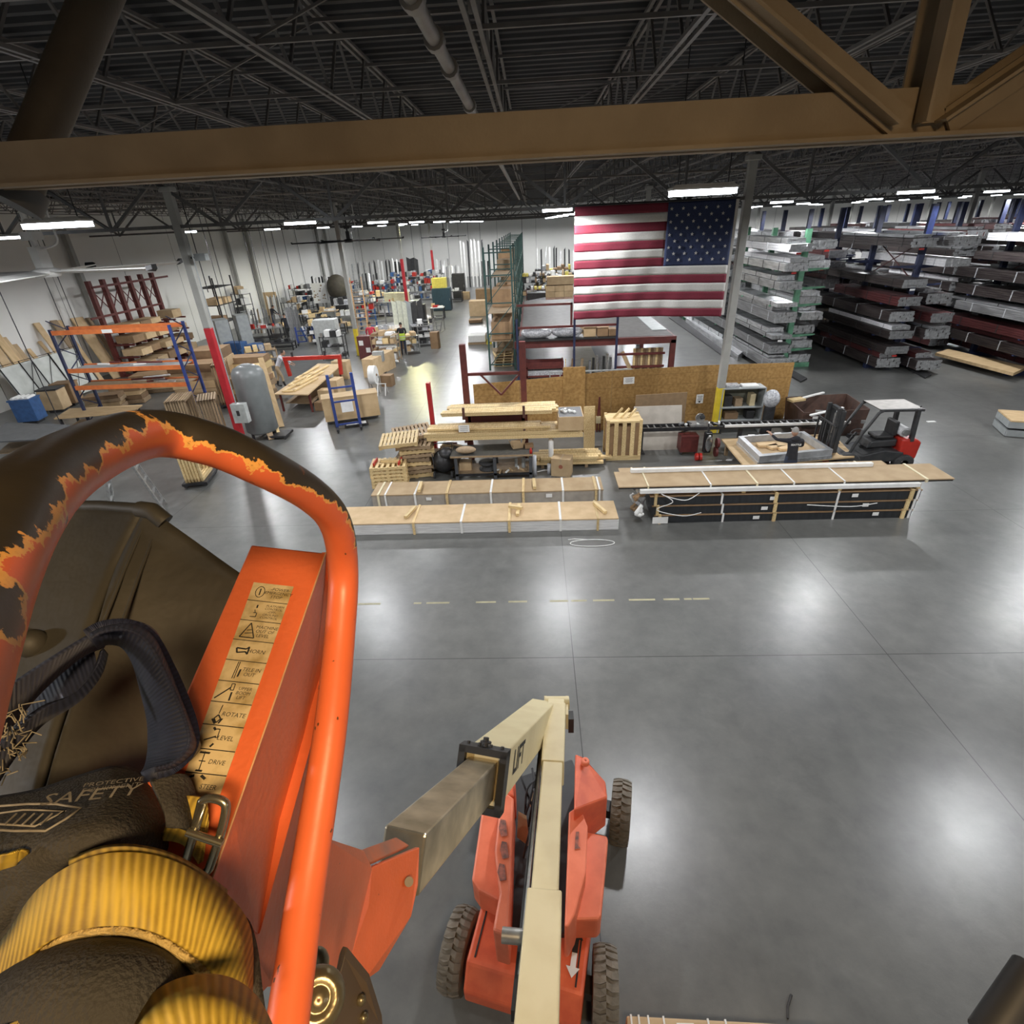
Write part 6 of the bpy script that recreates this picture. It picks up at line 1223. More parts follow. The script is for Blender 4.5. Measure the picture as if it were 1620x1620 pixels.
MB().bb(-1.17, 1.22, -.02, .8, 1.15, 1.19).build('cover_sheet', PLY, t); MB().bb(-1.1, 1.1, 0, .8, .1, .16).build('base', DARKST, t)
MB().bb(-.4, .1, -.02, -.01, .5, 1.0).build('white_sheet', PAPER, t)
t = thing('low_dolly', 'dark low dolly with white slats under the blue trolley', 'dolly', (x + .35, y - .35, 0), .35); MB().bb(-.5, .5, 0, .35, .06, .12).build('frame', DARKST, t)
for k in range(3): MB().bb(-.42, .42, .04 + k * .11, .1 + k * .11, .12, .14).build('slat', PAPER, t)
# table with the red gantry
def table(name, lab, px, z, m, leg=DARKST, th=.05, cat='workbench'):
    ps = [G(u, v, z) for u, v in px]; c = sum(ps, V()) / 4; t = thing(name, lab, cat, (c.x, c.y, 0)); q = [V((p.x - c.x, p.y - c.y, z)) for p in ps]
    MB().prism(q, (0, 0, -th)).build('table_top', m, t)
    for w_ in q: MB().bb(w_.x * .88 - .04, w_.x * .88 + .04, w_.y * .88 - .04, w_.y * .88 + .04, 0, z - th).build('leg', leg, t)
    MB().prism([w_ * .8 for w_ in q], (0, 0, -.04)).build('under_shelf', OLDW, t).location = (0, 0, .25 - z * .8 + .1)
    return t, c, q
t, c, q = table('assembly_table', 'long board topped assembly table with a red gantry', [(434, 623), (487, 624), (541, 576), (503, 575)], .95, PLY, RACKR)
t = thing('gantry_press', 'bright red gantry bridging the assembly table', 'gantry', (c.x, c.y + .5, .95)); wd = abs(G(519, 596).x - G(466, 598).x)
for s_ in (-1, 1): MB().bar((s_ * 1.35, 0, 0), (s_ * 1.42, 0, .85), .16).build('leg', REDP, t)
MB().bb(-1.5, 1.5, -.1, .1, .8, .98).build('crossbeam', REDP, t)
for s_ in (-1.0, .7): MB().cyl((s_, 0, .98), (s_, 0, 1.2), .06, 10).build('cylinder', DARKST, t)
for k in range(3):
    a = G(448 + 10 * k, 620 - 10 * k, .97); mb = MB(); b = G(486 + 9 * k, 600 - 10 * k, .97) - a; mb.bar((0, 0, .03), b * 1.0 + V((0, 0, .03)), .12, .06); mb.bar((.5, .0, .03), b + V((.5, .1, .03)), .12, .06); mb.bar((0, 0, .03), (.55, .05, .03), .12, .06); o = mb.build('frame_piece', PINE); o.location = a; tag(o, 'pine door frame part on the assembly table, %s' % ORD[k], 'frame part')
for k, (u, v, w_, d_, h_, m) in enumerate([(515, 640, .6, .5, .7, CARD), (530, 630, .5, .8, .9, CARD), (505, 650, .4, .4, .4, CARD2), (540, 600, .9, .6, 1.0, CARD), (612, 612, .6, .5, .6, CARD2), (585, 598, .7, 2.6, 1.05, CARD), (640, 552, .7, .7, .8, CARD2), (688, 552, .55, .5, 1.1, CARD2)]):
    x, y = pxy(u, v); o = MB().bb(-w_ / 2, w_ / 2, 0, d_, 0, h_).build('carton', m, None, bev=.01); o.location = (x, y, 0); o.rotation_euler = (0, 0, -.15 if k != 5 else -.25); tag(o, ['brown carton under the right of the assembly table', 'tall carton behind the right end of the assembly table', 'small carton under the assembly table', 'wide carton beyond the blue trolley', 'brown carton right of the white film roll', 'long cardboard crate behind the white film roll', 'brown carton stand behind the yellow vest', 'brown carton column beside the open aisle'][k], 'box')
x, y = pxy(595, 622); t = thing('film_roll', 'big white film roll on a wire stand behind the blue trolley', 'roll', (x, y, 0)); MB().cyl((-.16, 0, .95), (.16, 0, .95), .46, 28).build('roll', PAPER, t); MB().cyl((-.2, 0, .95), (.2, 0, .95), .06, 12).build('core', CARD2, t)
for s_ in (-.24, .24): MB().tube([(s_, -.4, 0), (s_, 0, .97), (s_, .4, 0)], .02, 6).build('stand_leg', STEEL, t)
t = thing('label_printer', 'small white and grey machine stand near the film roll', 'machine', pxy(603, 590) + (0,)); MB().bb(-.3, .3, -.2, .2, .7, 1.25).build('head', GREYM, t); MB().bb(-.05, .05, -.05, .05, 0, .7).build('stem', DARKST, t); MB().bb(-.3, .3, -.25, .25, 0, .05).build('foot', DARKST, t)
t = thing('wire_trestle', 'white wire trestle on the floor below the film roll', 'trestle', pxy(606, 624) + (0,)); 
for s_ in (-.2, .2): MB().tube([(s_, -.3, 0), (s_, 0, .55), (s_, .3, 0)], .02, 6).build('leg', WHITE, t)
MB().cyl((-.25, 0, .55), (.25, 0, .55), .02, 6).build('bar', WHITE, t)
# a-frame ladder seen through the loop, wooden rails leaning by the tank
x, y = pxy(222, 812); t = thing('step_ladder', 'silver aluminium trestle ladder seen through the rail loop', 'ladder', (x, y, 0), .5)
for s_ in (-1, 1):
    for b in (-1, 1): MB().bar((b * .7, s_ * .33, 0), (b * .08, s_ * .24, 2.9), .10, .06).build('rail', STEEL, t)
for k in range(7):
    for b in (-1, 1): f = k / 7 + .08; MB().bb(b * (.7 - .62 * f) - .03, b * (.7 - .62 * f) + .03, -.3, .3, 2.9 * f - .015, 2.9 * f + .015).build('rung', STEEL, t)
for k, (u, v, a, b) in enumerate([(440, 690, 405, 575), (430, 696, 392, 585), (446, 676, 412, 566)]):
    p0 = G(u, v); q = AY(a, b, p0.y + 1.2); o = MB().bar((0, 0, .02), q - p0, .22, .08).build('leaning_rails', [PINE, OLDW, PLY][k]); o.location = p0; tag(o, 'long wooden rail leaning beside the grey tank, %s' % ['middle', 'left', 'right'][k], 'wooden rail')
t = thing('rail_trolley', 'black wheeled base under the rails leaning beside the tank', 'trolley', pxy(438, 696) + (0,)); MB().bb(-.4, .4, 0, .8, .08, .16).build('base', DARKST, t)
for a in (-.35, .35): MB().cyl((a - .03, .05, .06), (a + .03, .05, .06), .06, 10).build('wheel', RUB, t)
for k, (u, v, w_, d_, h_, m) in enumerate([(395, 640, 2.2, 1.1, 1.3, OLDW), (400, 615, 2.0, 1.0, 1.7, PINE), (318, 640, 2.2, 1.6, 2.0, CARD), (345, 628, 1.6, 1.6, 2.4, CARD), (250, 622, 2.4, 1.2, 1.0, CARD), (205, 640, 1.5, .9, 1.1, CARD2), (170, 655, 1.6, .8, .9, OLDW)]):
    x, y = pxy(u, v); t = thing('timber_stack', ['weathered timber stack just behind the tank', 'pale timber stack far behind the tank', 'wide carton stack behind the orange rack', 'tall carton stack left of the red column', 'low carton pile under the orange rack', 'dark carton pile at the middle of the orange rack', 'wooden pile at the left foot of the orange rack'][k], 'stack', (x, y, 0), .05 * k)
    nl = 5
    for q in range(nl): MB().bb(-w_ / 2 + .04 * (q % 2), w_ / 2 - .05 * (q % 3), 0, d_, h_ * q / nl + .02, h_ * (q + 1) / nl).build('layer', m if q % 2 else [OLDW, CARD2, PLY][q % 3], t)
# tables at the far left
table('packing_table', 'long grey topped table at the left edge behind the rail', [(-30, 700), (60, 695), (110, 672), (10, 668)], .9, M('grey_table_top', (.12, .125, .13), .5))
table('packing_table', 'pale topped table behind the top of the rail loop', [(85, 662), (210, 652), (225, 640), (110, 646)], .85, PLY)
for k, (u, v, m) in enumerate([(55, 668, BLUEP), (95, 650, CARD), (115, 640, CARD2)]):
    x, y = pxy(u, v); t = thing('bin_cart', ['blue fabric cart full of white rolls at the left', 'tall brown carton with black rim beside the blue cart', 'brown carton behind the blue cart'][k], 'cart' if k == 0 else 'box', (x, y, 0), .2); MB().bb(-.45, .45, -.4, .4, .15, 1.15).build('body', m, t, bev=.02); MB().bb(-.48, .48, -.43, .43, 1.13, 1.2).build('rim', BLACK if k == 1 else m, t)
    if k == 0:
        for q in range(4): MB().cyl((-.3 + .2 * q, -.3, 1.22), (-.3 + .2 * q, .3, 1.22), .08, 10).build('white_roll', PAPER, t)
    MB().bb(-.3, .3, -.3, .3, 0, .15).build('base', DARKST, t)
# ---------------------------------------------------------------- people
def person(lab, x, y, rz, shirt, trouser, lean=0.0, lh=None, rh=None, cap=None, shoe=BLACK, lf=(-.11, .0), rf=(.11, .0), hgt=1.18, skin=SKIN, hair=HAIR, extra=None, look=0.0):
    # local frame: the person faces +y
    S, C_ = math.sin(lean), math.cos(lean); hip = V((0, -.12 * S, .93 - .03 * S))
    def up(d, x_=0, f=0): return hip + V((x_, S * d + C_ * f, C_ * d - S * f))
    lh = V(lh or (-.27, .06, .80)); rh = V(rh or (.27, .06, .80)); sl, sr = up(.50, -.19), up(.50, .19)
    def mid(a, b, out, dn_): m = (a + b) / 2; return m + V((out, -.04, dn_))
    el = mid(sl, lh, -.05, -.05 if (lh - sl).length < .5 else -.02); er = mid(sr, rh, .05, -.05 if (rh - sr).length < .5 else -.02)
    vs = [hip, up(.18), up(.36), up(.50), up(.58), up(.62, 0, .01)]; rad = [(.155, .115), (.145, .10), (.165, .115), (.13, .09), (.06, .06), (.055, .055)]; lab_ = ['t', 's', 's', 's', 'k', 'k']
    ed = [(0, 1), (1, 2), (2, 3), (3, 4), (4, 5)]
    def chain(start, pts):
        prev = start
        for p, r, l in pts: vs.append(V(p)); rad.append(r if isinstance(r, tuple) else (r, r)); lab_.append(l); ed.append((prev, len(vs) - 1)); prev = len(vs) - 1
        return prev
    for s_, sh, e_, h_ in ((-1, sl, el, lh), (1, sr, er, rh)):
        d = (h_ - e_).normalized(); w_ = chain(3, [(sh, .068, 's'), ((sh + e_) / 2, .055, 's'), (e_, .045, 's'), ((e_ + h_) / 2, .04, 's'), (h_, .028, 'k')])
        palm = chain(w_, [(h_ + d * .05, (.036, .02), 'k')])
        sx = d.cross(V((0, 0, 1))); sx = sx.normalized() if sx.length > .1 else V((1, 0, 0)); dn_ = d.cross(sx).normalized()
        if dn_.z > 0: dn_ = -dn_
        for q, (off, ln) in enumerate(((-.027, .066), (-.009, .078), (.009, .074), (.027, .058))):
            b = h_ + d * .075 + sx * off; chain(palm, [(b, .0095, 'k'), (b + d * ln * .5, .009, 'k'), (b + d * ln * .85 + dn_ * ln * .35, .0075, 'k')])
        b = h_ + d * .03 - sx * .035 * s_; chain(palm, [(b, .011, 'k'), (b + d * .03 - sx * .022 * s_, .010, 'k'), (b + d * .055 - sx * .026 * s_, .008, 'k')])
    for s_, f_ in ((-1, lf), (1, rf)):
        hp_ = hip + V((s_ * .09, 0, -.05)); ft = V((f_[0], f_[1], .07)); kn = (hp_ + ft) / 2 + V((0, .05, .02))
        chain(0, [(hp_, .095, 't'), ((hp_ + kn) / 2, .082, 't'), (kn, .06, 't'), ((kn + ft) / 2 + V((0, -.02, 0)), .056, 't'), (ft, .042, 'h'), (ft + V((0, .10, -.03)), (.045, .035), 'h'), (ft + V((0, .18, -.04)), (.036, .026), 'h')])
    me = bpy.data.meshes.new('p'); me.from_pydata([v * hgt for v in vs], ed, []); o = bpy.data.objects.new('p', me); COL.objects.link(o)
    sk = o.modifiers.new('s', 'SKIN'); sk.use_smooth_shade = True; sub = o.modifiers.new('u', 'SUBSURF'); sub.levels = 1; sub.render_levels = 1
    for i, sv in enumerate(me.skin_vertices[0].data): sv.radius = (rad[i][0] * hgt, rad[i][1] * hgt); sv.use_root = (i == 0)
    dg = bpy.context.evaluated_depsgraph_get(); m2 = bpy.data.meshes.new_from_object(o.evaluated_get(dg)); bpy.data.objects.remove(o)
    for m_ in (shirt, trouser, skin, shoe): m2.materials.append(m_)
    idx = {'s': 0, 't': 1, 'k': 2, 'h': 3}
    for p in m2.polygons:
        c = p.center / hgt; best = min(range(len(ed)), key=lambda q: seg_d(c, vs[ed[q][0]], vs[ed[q][1]])); a, b = ed[best]
        l = lab_[b] if lab_[a] != 's' or lab_[b] != 'k' else ('s' if (c - vs[a]).length < (c - vs[b]).length else 'k'); l = 't' if (lab_[a] == 't' and lab_[b] == 's' and (c - vs[a]).length < .06) else l
        p.material_index = idx[l]; p.use_smooth = True
    t = thing('person', lab, 'person', (x, y, 0), rz)
    b = bpy.data.objects.new('body', m2); COL.objects.link(b); b.parent = t
    hc = up(.72, 0, .03 + look * .04) * hgt; R = .098 * hgt
    mb = MB(); mb.sph(hc, (R * .80, R * .95, R * 1.2), 14); mb.prism([hc + V((-.012, R * .86, .02)), hc + V((.012, R * .86, .02)), hc + V((.016, R * 1.12, -.018)), hc + V((-.016, R * 1.12, -.018))], (0, -.02, -.006))
    for s_ in (-1, 1): mb.sph(hc + V((s_ * R * .82, 0, 0)), (.012, .02, .03), 6); mb.sph(hc + V((s_ * .032, R * .86, .012)), (.012, .008, .007), 6, 1)
    mb.bar(hc + V((-.022, R * .85, -.052)), hc + V((.022, R * .85, -.052)), .008, .008, 1); ho = mb.build('head', [skin, hair], t); ho.data.polygons.foreach_set('use_smooth', [True] * len(ho.data.polygons))
    mb = MB(); n = 14; prof = [(math.sin(a * math.pi / n) * R * .87, math.cos(a * math.pi / n) * R * 1.27) for a in range(0, 8)]; mb.lathe(hc + V((0, -R * .12, .012)), [(max(r, .001), z) for r, z in prof] , 16); mb.build('hair' if not cap else 'cap', cap or hair, t)
    if cap: MB().box(hc + V((0, R * 1.1, .045)), (R * 1.3, R * .9, .012)).build('cap_brim', cap, t)
    if extra: extra(t, up, hgt)
    return t
def seg_d(p, a, b):
    d = b - a; u = max(0, min(1, (p - a).dot(d) / max(1e-9, d.dot(d)))); return (p - a - d * u).length
HOOD = M('black_hoodie', (.014, .015, .02), .85, 0, (.02, .02, .026), 9); JEAN = M('dark_jeans', (.03, .04, .07), .8); WSH = M('white_shirt', (.62, .63, .68), .8); TAN = M('tan_trousers', (.50, .38, .24), .8); GRAYC = M('grey_cap', (.32, .31, .29), .8); REDS = M('red_shirt', (.62, .05, .09), .8); HIV = M('hi_vis_yellow', (.55, .75, .06), .6); SIL = M('reflective_tape', (.6, .62, .6), .4)
def hoodie(t, up, h):
    MB().sph(up(.56, 0, -.08) * h, (.13, .07, .09), 10).build('hood', HOOD, t)
    mb = MB(); add_text(mb, 'SEATTLE', .075, up(.42, 0, -.155) * h, (1, 0, 0), (0, .05, 1), 0, bold=.002); mb.build('back_print', WHITE, t)
pp = G(1262, 678, 1.76 * 1.12); person('person in a black hoodie with white back print and grey cap at the window frame', pp.x, pp.y + .0, -.05, HOOD, JEAN, .12, (-.52, .28, 1.52), (.30, .42, 1.12), cap=GRAYC, extra=hoodie, hgt=1.12)
x, y = pxy(448, 612); person('person in a white shirt and tan trousers bending by the red gantry', x, y, -1.25, WSH, TAN, .55, (-.2, .62, .98), (.2, .60, 1.0), lf=(-.14, -.22), rf=(.12, .12), hgt=1.2)
x, y = pxy(459, 540); person('person all in black standing at the benches by the left wall', x, y, .5, HOOD, BLACK, .2, (-.2, .45, 1.0), (.2, .4, 1.05), hgt=1.2)
x, y = pxy(592, 560); person('person in a red shirt behind the dark red cabinet by the yellow column foot', x, y, .3, REDS, JEAN, .1, (-.2, .4, 1.0), (.2, .4, 1.0))
def vest(t, up, h):
    mb = MB(); mb.lathe(V((0, 0, .0)), [(.21, .98), (.215, 1.15), (.205, 1.32), (.19, 1.42)], 16); 
    o = mb.build('vest', HIV, t); o.scale = (1, .75, 1); q = o.modifiers.new('t', 'SOLIDIFY'); q.thickness = .01
    for z in (1.05, 1.2): o = MB().lathe((0, 0, 0), [(.222, z), (.222, z + .05)], 16).build('reflective_band', SIL, t); o.scale = (1, .76, 1)
x, y = pxy(640, 562); person('person in dark clothes and a yellow high visibility vest at the bench', x, y, .2, HOOD, JEAN, .05, (-.15, .38, 1.1), (.18, .38, 1.1), extra=vest)
x, y = pxy(434, 520); person('person in dark clothes bending over the far bench by the left wall', x, y, -.6, HOOD, JEAN, .5, (-.15, .6, .95), (.2, .58, .95))
x, y = pxy(706, 490); person('person in a dark red top at the far table beside the teal cabinet', x, y, 1.2, M('maroon_top', (.16, .03, .04), .8), JEAN, .1, (-.2, .4, 1.0), (.2, .4, 1.0))
# ---------------------------------------------------------------- ceiling fans
def fan(cx_, cy_, z, r, a0, n, m, m2, lab, bw=.24, drop=1.9):
    t = thing('ceiling_fan', lab, 'ceiling fan', (cx_, cy_, z), a0)
    for k in range(n):
        a = k * math.tau / n; R_ = Matrix.Rotation(a, 3, 'Z'); mb = MB(); mb.prism([R_ @ V(p) for p in ((.22, -bw / 2, .02), (r, -bw / 2, .02), (r, bw / 2, -.03), (.22, bw / 2, -.03))], (0, 0, .02)); b = mb.build('blade', m, t)
        MB().prism([R_ @ V(p) for p in ((r, -bw / 2, -.02), (r + .09, -bw * .2, 0), (r + .06, bw * .5, .0), (r, bw / 2, -.05))], (0, 0, .09)).build('winglet', m2, b)
    MB().lathe((0, 0, 0), [(.001, -.08), (.22, -.08), (.26, -.02), (.26, .06), (.14, .1), (.001, .1)], 20).build('hub', m, t); MB().bb(-.10, .10, -.12, .12, .1, .5).build('motor', m, t); MB().cyl((0, 0, .5), (0, 0, drop), .05, 10).build('down_rod', m, t)
    MB().bb(-.16, .16, -.12, .12, .62, .78).build('mount_plate', m, t)
    MB().tube([V(c) for c in cr([(.1, 0, .45), (.45, .1, .55), (.5, .1, .9), (.5, .12, drop)], 5)], .02, 6).build('power_cord', WHITE, t)
fan(-10.3, 12.15, 6.98, 2.62, -.18, 6, WHITE, DARKST, 'big white ceiling fan hanging near the left edge')
fan(-10.6, 34.6, 6.95, 3.1, .3, 6, DARKST, DARKST, 'dark ceiling fan beside the yellow footed left column', .2)
fan(-9.6, 66, 6.4, 2.4, .3, 6, DARKST, DARKST, 'far dark ceiling fan before the back wall', .2, 2.4)
# ---------------------------------------------------------------- drop cords
def cord(k, x, y, z0, z1, r, m, lab): 
    o = MB().cyl((0, 0, 0), (0, 0, z1 - z0), r, 5).build('drop_cord', m); o.location = (x, y, z0); tag(o, lab, 'cord')
CD = [(8, 480, 20, 1.2), (66, 430, 24, 2), (92, 440, 27, 2), (323, 372, 30, 1.0), (345, 420, 34, 1.2), (392, 400, 38, 1.2), (402, 400, 38.6, 1.2), (418, 400, 40, 2.2), (425, 400, 46, 1.4), (437, 400, 48, 1.4), (458, 420, 50, 1.6), (473, 400, 52, 1.6), (505, 400, 55, 1.6), (560, 395, 58, 2), (572, 400, 60, 2), (652, 380, 62, 2), (667, 380, 64, 1.6), (708, 380, 66, 1.8), (741, 380, 70, 2), (760, 380, 72, 2), (826, 370, 60, 2), (313, 406, 21, 5.7)]
for k, (u, v, y, z0) in enumerate(CD): p = AY(u, v, y); cord(k, p.x, y, z0, 9.78, .018 if y < 45 else .022, DARKST, 'thin dark cord dropping from the roof, %s counted from the left edge' % (ORD[k] if k < 11 else ['twelfth', 'thirteenth', 'fourteenth', 'fifteenth', 'sixteenth', 'seventeenth', 'eighteenth', 'nineteenth', 'twentieth', 'twenty first', 'twenty second'][k - 11]))
p = AY(318, 407, 20); t = thing('wall_speaker', 'small grey speaker fixed high on the left red column', 'speaker', (p.x - .1, 19.9, p.z)); MB().bb(0, .38, -.15, .1, -.1, .12).build('case', GREYM, t); MB().bb(-.2, 0, -.03, .03, -.03, .03).build('bracket', DARKST, t)
# wall posts on the left wall
for k, (u, v) in enumerate([(118, 420), (362, 400), (400, 420), (505, 400), (518, 400)]):
    p = AX(u, v, XL + .2); o = MB().bb(-.14, .14, -.14, .14, 0, 8.9).build('wall_post', COLG); o.location = (XL + .3, p.y, 0); tag(o, 'grey steel post against the left wall, %s from the viewer' % ORD[k], 'post')
# ---------------------------------------------------------------- workshop in the back left
def cab(u, v, w_, d_, h_, m, lab, name='cabinet', rz=0, cat='cabinet', doors=2, bits=()):
    x, y = pxy(u, v); t = thing(name, lab, cat, (x, y, 0), rz); MB().bb(-w_ / 2, w_ / 2, 0, d_, .06, h_).build('body', m, t, bev=.015); MB().bb(-w_ / 2 + .03, w_ / 2 - .03, .03, d_ - .03, 0, .06).build('plinth', DARKST, t)
    for k in range(doors): a = -w_ / 2 + w_ * k / doors; MB().bb(a + .02, a + w_ / doors - .02, -.012, 0, .12, h_ - .05).build('door', m, t); MB().bb(a + w_ / doors - .08, a + w_ / doors - .05, -.03, -.012, h_ * .45, h_ * .55).build('handle', STEEL, t)
    return t
def shelf(u, v, w_, d_, h_, n, m, lab, rz=0, bits=True, cm=(CARD, WRAP, BLACK, PAPER, ALU), seed=0, cat='shelf'):
    x, y = pxy(u, v); t = thing('shelving_unit', lab, cat, (x, y, 0), rz)
    for a in (-w_ / 2, w_ / 2):
        for b in (0, d_): MB().bb(a - .025, a + .025, b - .025, b + .025, 0, h_).build('post', m, t)
    r = random.Random(seed + int(u))
    for k in range(n):
        z = .2 + (h_ - .25) * k / max(1, n - 1); MB().bb(-w_ / 2, w_ / 2, 0, d_, z - .03, z).build('shelf', m, t)
        if bits:
            xx = -w_ / 2 + .05
            while xx < w_ / 2 - .2:
                ww = r.uniform(.12, .4); MB().bb(xx, min(xx + ww, w_ / 2 - .02), .05, d_ - .05, z, z + r.uniform(.08, (h_ - .25) / max(1, n - 1) * .75)).build('stored_item', r.choice(cm), t); xx += ww + r.uniform(.02, .15)
    return t
def bench(u, v, w_, d_, h_, m, lab, rz=0, seed=0, n=6, cm=(ALU, PAPER, BLACK, REDP, PINE), leg=DARKST, top=None):
    x, y = pxy(u, v); t = thing('workbench', lab, 'workbench', (x, y, 0), rz); MB().bb(-w_ / 2, w_ / 2, 0, d_, h_ - .06, h_).build('bench_top', m, t)
    for a in (-w_ / 2 + .05, w_ / 2 - .05):
        for b in (.05, d_ - .05): MB().bb(a - .04, a + .04, b - .04, b + .04, 0, h_ - .06).build('leg', leg, t)
    MB().bb(-w_ / 2 + .1, w_ / 2 - .1, .1, d_ - .1, .2, .24).build('under_shelf', leg, t); r = random.Random(seed + int(u + v))
    for k in range(n):
        a, b = r.uniform(-w_ / 2 + .15, w_ / 2 - .3), r.uniform(.08, d_ - .25); s_ = r.uniform(.08, .35); kind = ['tool', 'part', 'small_box', 'offcut', 'parcel', 'fitting'][k % 6]
        o = MB().box((0, 0, 0), (r.uniform(.1, .6), r.uniform(.08, .25), s_)).build(kind, r.choice(cm)); o.rotation_euler = (0, 0, rz + r.uniform(-.5, .5)); c, q = math.cos(rz), math.sin(rz); o.location = (x + a * c - b * q, y + a * q + b * c, h_ + s_ / 2)
        tag(o, '%s, %s item on the %s' % (kind.replace('_', ' '), ORD[k] if k < 11 else 'twelfth', ' '.join(lab.split()[:10])), kind.replace('_', ' '))
    return t
def ups(u, v, n, w_, h_, m, lab, rz=0, lean=0.0, sp=.16, base=True, tw=.12):
    x, y = pxy(u, v)
    c, q = math.cos(rz), math.sin(rz); r = random.Random(int(u * 3 + v))
    for k in range(n):
        o = MB().prism([(-tw / 2, 0, 0), (tw / 2, 0, 0), (tw / 2, lean, h_ * (1 - .12 * r.random())), (-tw / 2, lean, h_ * (1 - .12 * r.random()))], (0, .06, 0)).build('standing_profile', m if not isinstance(m, (list, tuple)) else m[k % len(m)]); o.location = (x + sp * k * c, y + sp * k * q, 0); o.rotation_euler = (0, 0, rz + r.uniform(-.1, .1))
        tag(o, '%s, %s from the left' % (lab, ORD[k] if k < 11 else 'last'), 'profile', lab)
cab(352, 562, 1.4, .9, 2.4, GREYM, 'grey tall electric cabinet nearest along the left wall', rz=-.9); cab(384, 552, 1.4, .8, 2.4, GREYM, 'second grey tall cabinet behind the first along the left wall', rz=-.9)
shelf(388, 518, 1.6, .8, 2.9, 4, DARKST, 'black shelving trolley full of parts by the grey cabinets', -.5)
for k, (u, v, l) in enumerate([(372, 566, 'dark blue machine bench left of the hose'), (402, 570, 'dark blue tool cart beside the pale pallet')]): cab(u, v, 1.3 - .4 * k, .8, 1.0, BLUEP, l, 'tool_cart', -.2, 'cart', 1)
bench(415, 540, 3.2, 1.1, .95, STEEL, 'long steel bench with red clamps by the left wall', .15, n=12, cm=(REDP, ALU, PAPER, ALU)); bench(442, 535, 1.6, 1.0, .9, PLY, 'pale bench beside the person in black', .2)
bench(432, 556, 3.0, .9, .55, DARKST, 'low dark trolley bench in front of the long steel bench', .1, n=8, cm=(ALU, BLACK, PAPER))
ups(400, 528, 8, .2, 2.1, [PAPER, GREYP, GREYP, OLDW], 'grey sheet profiles standing behind the long steel bench', .1, .3, .25)
ups(462, 540, 6, .2, 2.6, [ALU, GREYP], 'silver profile pack upright on the blue trolley', .1, .1, .16, tw=.15)
x, y = pxy(480, 545); cart_blue(486, 545, .3, 'blue trolley holding a white slatted crate', 1.3, 1.2); t = thing('slatted_crate', 'white slatted crate tilted on the blue trolley', 'crate', (x + .7, y + .25, .35), .3)
for k in range(6): MB().box((.0 + .2 * k - .45, 0, .5), (.12, .06, .95), R=Matrix.Rotation(-.25, 3, 'Y')).build('slat', PAPER, t)
MB().box((0, .05, .5), (1.3, .05, 1.0), R=Matrix.Rotation(-.25, 3, 'Y')).build('backing', BLUEP, t)
cab(432, 500, 1.6, .1, 2.3, CARD, 'tall tan board standing behind the person in black', 'partition_board', .1, 'board', 1); cab(445, 480, 1.5, .1, 2.4, OLDW, 'tall grey brown board behind the tan one', 'partition_board', .1, 'board', 1)
for k, (u, v) in enumerate([(492, 512), (520, 508), (505, 520), (530, 530)]): bench(u, v, 1.9, .9, .9, [PINE, PLY, DARKST, OLDW][k], ['pine topped sawhorse table left of the speckled board', 'pine topped table below the speckled board', 'dark cluttered table behind the white cabinet', 'wooden trolley of brown parts left of the white cabinet'][k], .1, k, 9, (PINE, PINE, PAPER, BLACK, CARD))
p = pxy(518, 490); t = thing('speckled_board', 'cream board with dark speckles standing in the back workshop', 'board', p + (0,), .1); MB().bb(-1.25, 1.25, 0, .08, .7, 2.7).build('sheet', PAPER, t); r5 = random.Random(4)
for k in range(22): a, b = r5.uniform(-1.1, 1.1), r5.uniform(.85, 2.55); MB().sph((a, -.01, b), (r5.uniform(.05, .14), .01, r5.uniform(.04, .09)), 6).build('speckle', OLDW, t)
for a in (-1, 1): MB().bb(a - .04, a + .04, 0, .5, 0, .7).build('stand_leg', DARKST, t)
t = thing('tarp_covered_machine', 'large dark brown tarp covered machine left of the second column', 'machine', pxy(536, 492) + (0,)); MB().sph((0, 1.0, 2.2), (1.15, .9, 1.3), 14).build('tarp', M('brown_tarp', (.07, .06, .045), .7, 0, (.045, .04, .03), 3, bump=.8), t); MB().bb(-.8, .8, .3, 1.7, 0, 1.4).build('base', DARKST, t)
cab(522, 562, 1.5, .9, 2.3, M('pale_cabinet', (.55, .57, .56), .4), 'pale machine cabinet just left of the yellow column foot', rz=.05); shelf(530, 569, 1.5, .7, 1.5, 3, DARKST, 'black wire shelving at the foot of the pale cabinet', .05)
# rolling ladder
def steps(u, v, rz, n, w_, rise, run, m, ms, lab, rail=True):
    x, y = pxy(u, v); t = thing('rolling_ladder', lab, 'ladder', (x, y, 0), rz)
    for a in (-w_ / 2, w_ / 2): MB().bar((a, 0, .1), (a, n * run, n * rise), .05, .09).build('stringer', m, t); MB().bar((a, n * run + .1, 0), (a, n * run, n * rise), .05).build('rear_leg', m, t); MB().bar((a, 0, .0), (a, n * run + .1, .0), .05).build('base_rail', m, t)
    for k in range(n): MB().bb(-w_ / 2, w_ / 2, k * run, k * run + .22, (k + .6) * rise, (k + .6) * rise + .04).build('step', ms, t)
    if rail:
        for a in (-w_ / 2, w_ / 2): MB().tube([(a, .1, .9), (a, n * run, n * rise + .9), (a, n * run + .3, n * rise + .9), (a, n * run + .3, n * rise)], .025, 6).build('hand_rail', m, t)
    return t
steps(577, 548, .25, 13, .8, .27, .22, M('orange_ladder', (.62, .36, .16), .5), OLDW, 'tall orange railed rolling ladder behind the yellow column foot'); steps(690, 526, -.2, 4, .7, .28, .25, STEEL, STEEL, 'small white step ladder beside the aisle', False)
cab(582, 570, 1.0, .6, 1.5, M('dark_red_cabinet', (.13, .035, .035), .5), 'dark red cabinet with white papers right of the yellow column foot', doors=1)
x, y = pxy(582, 570)
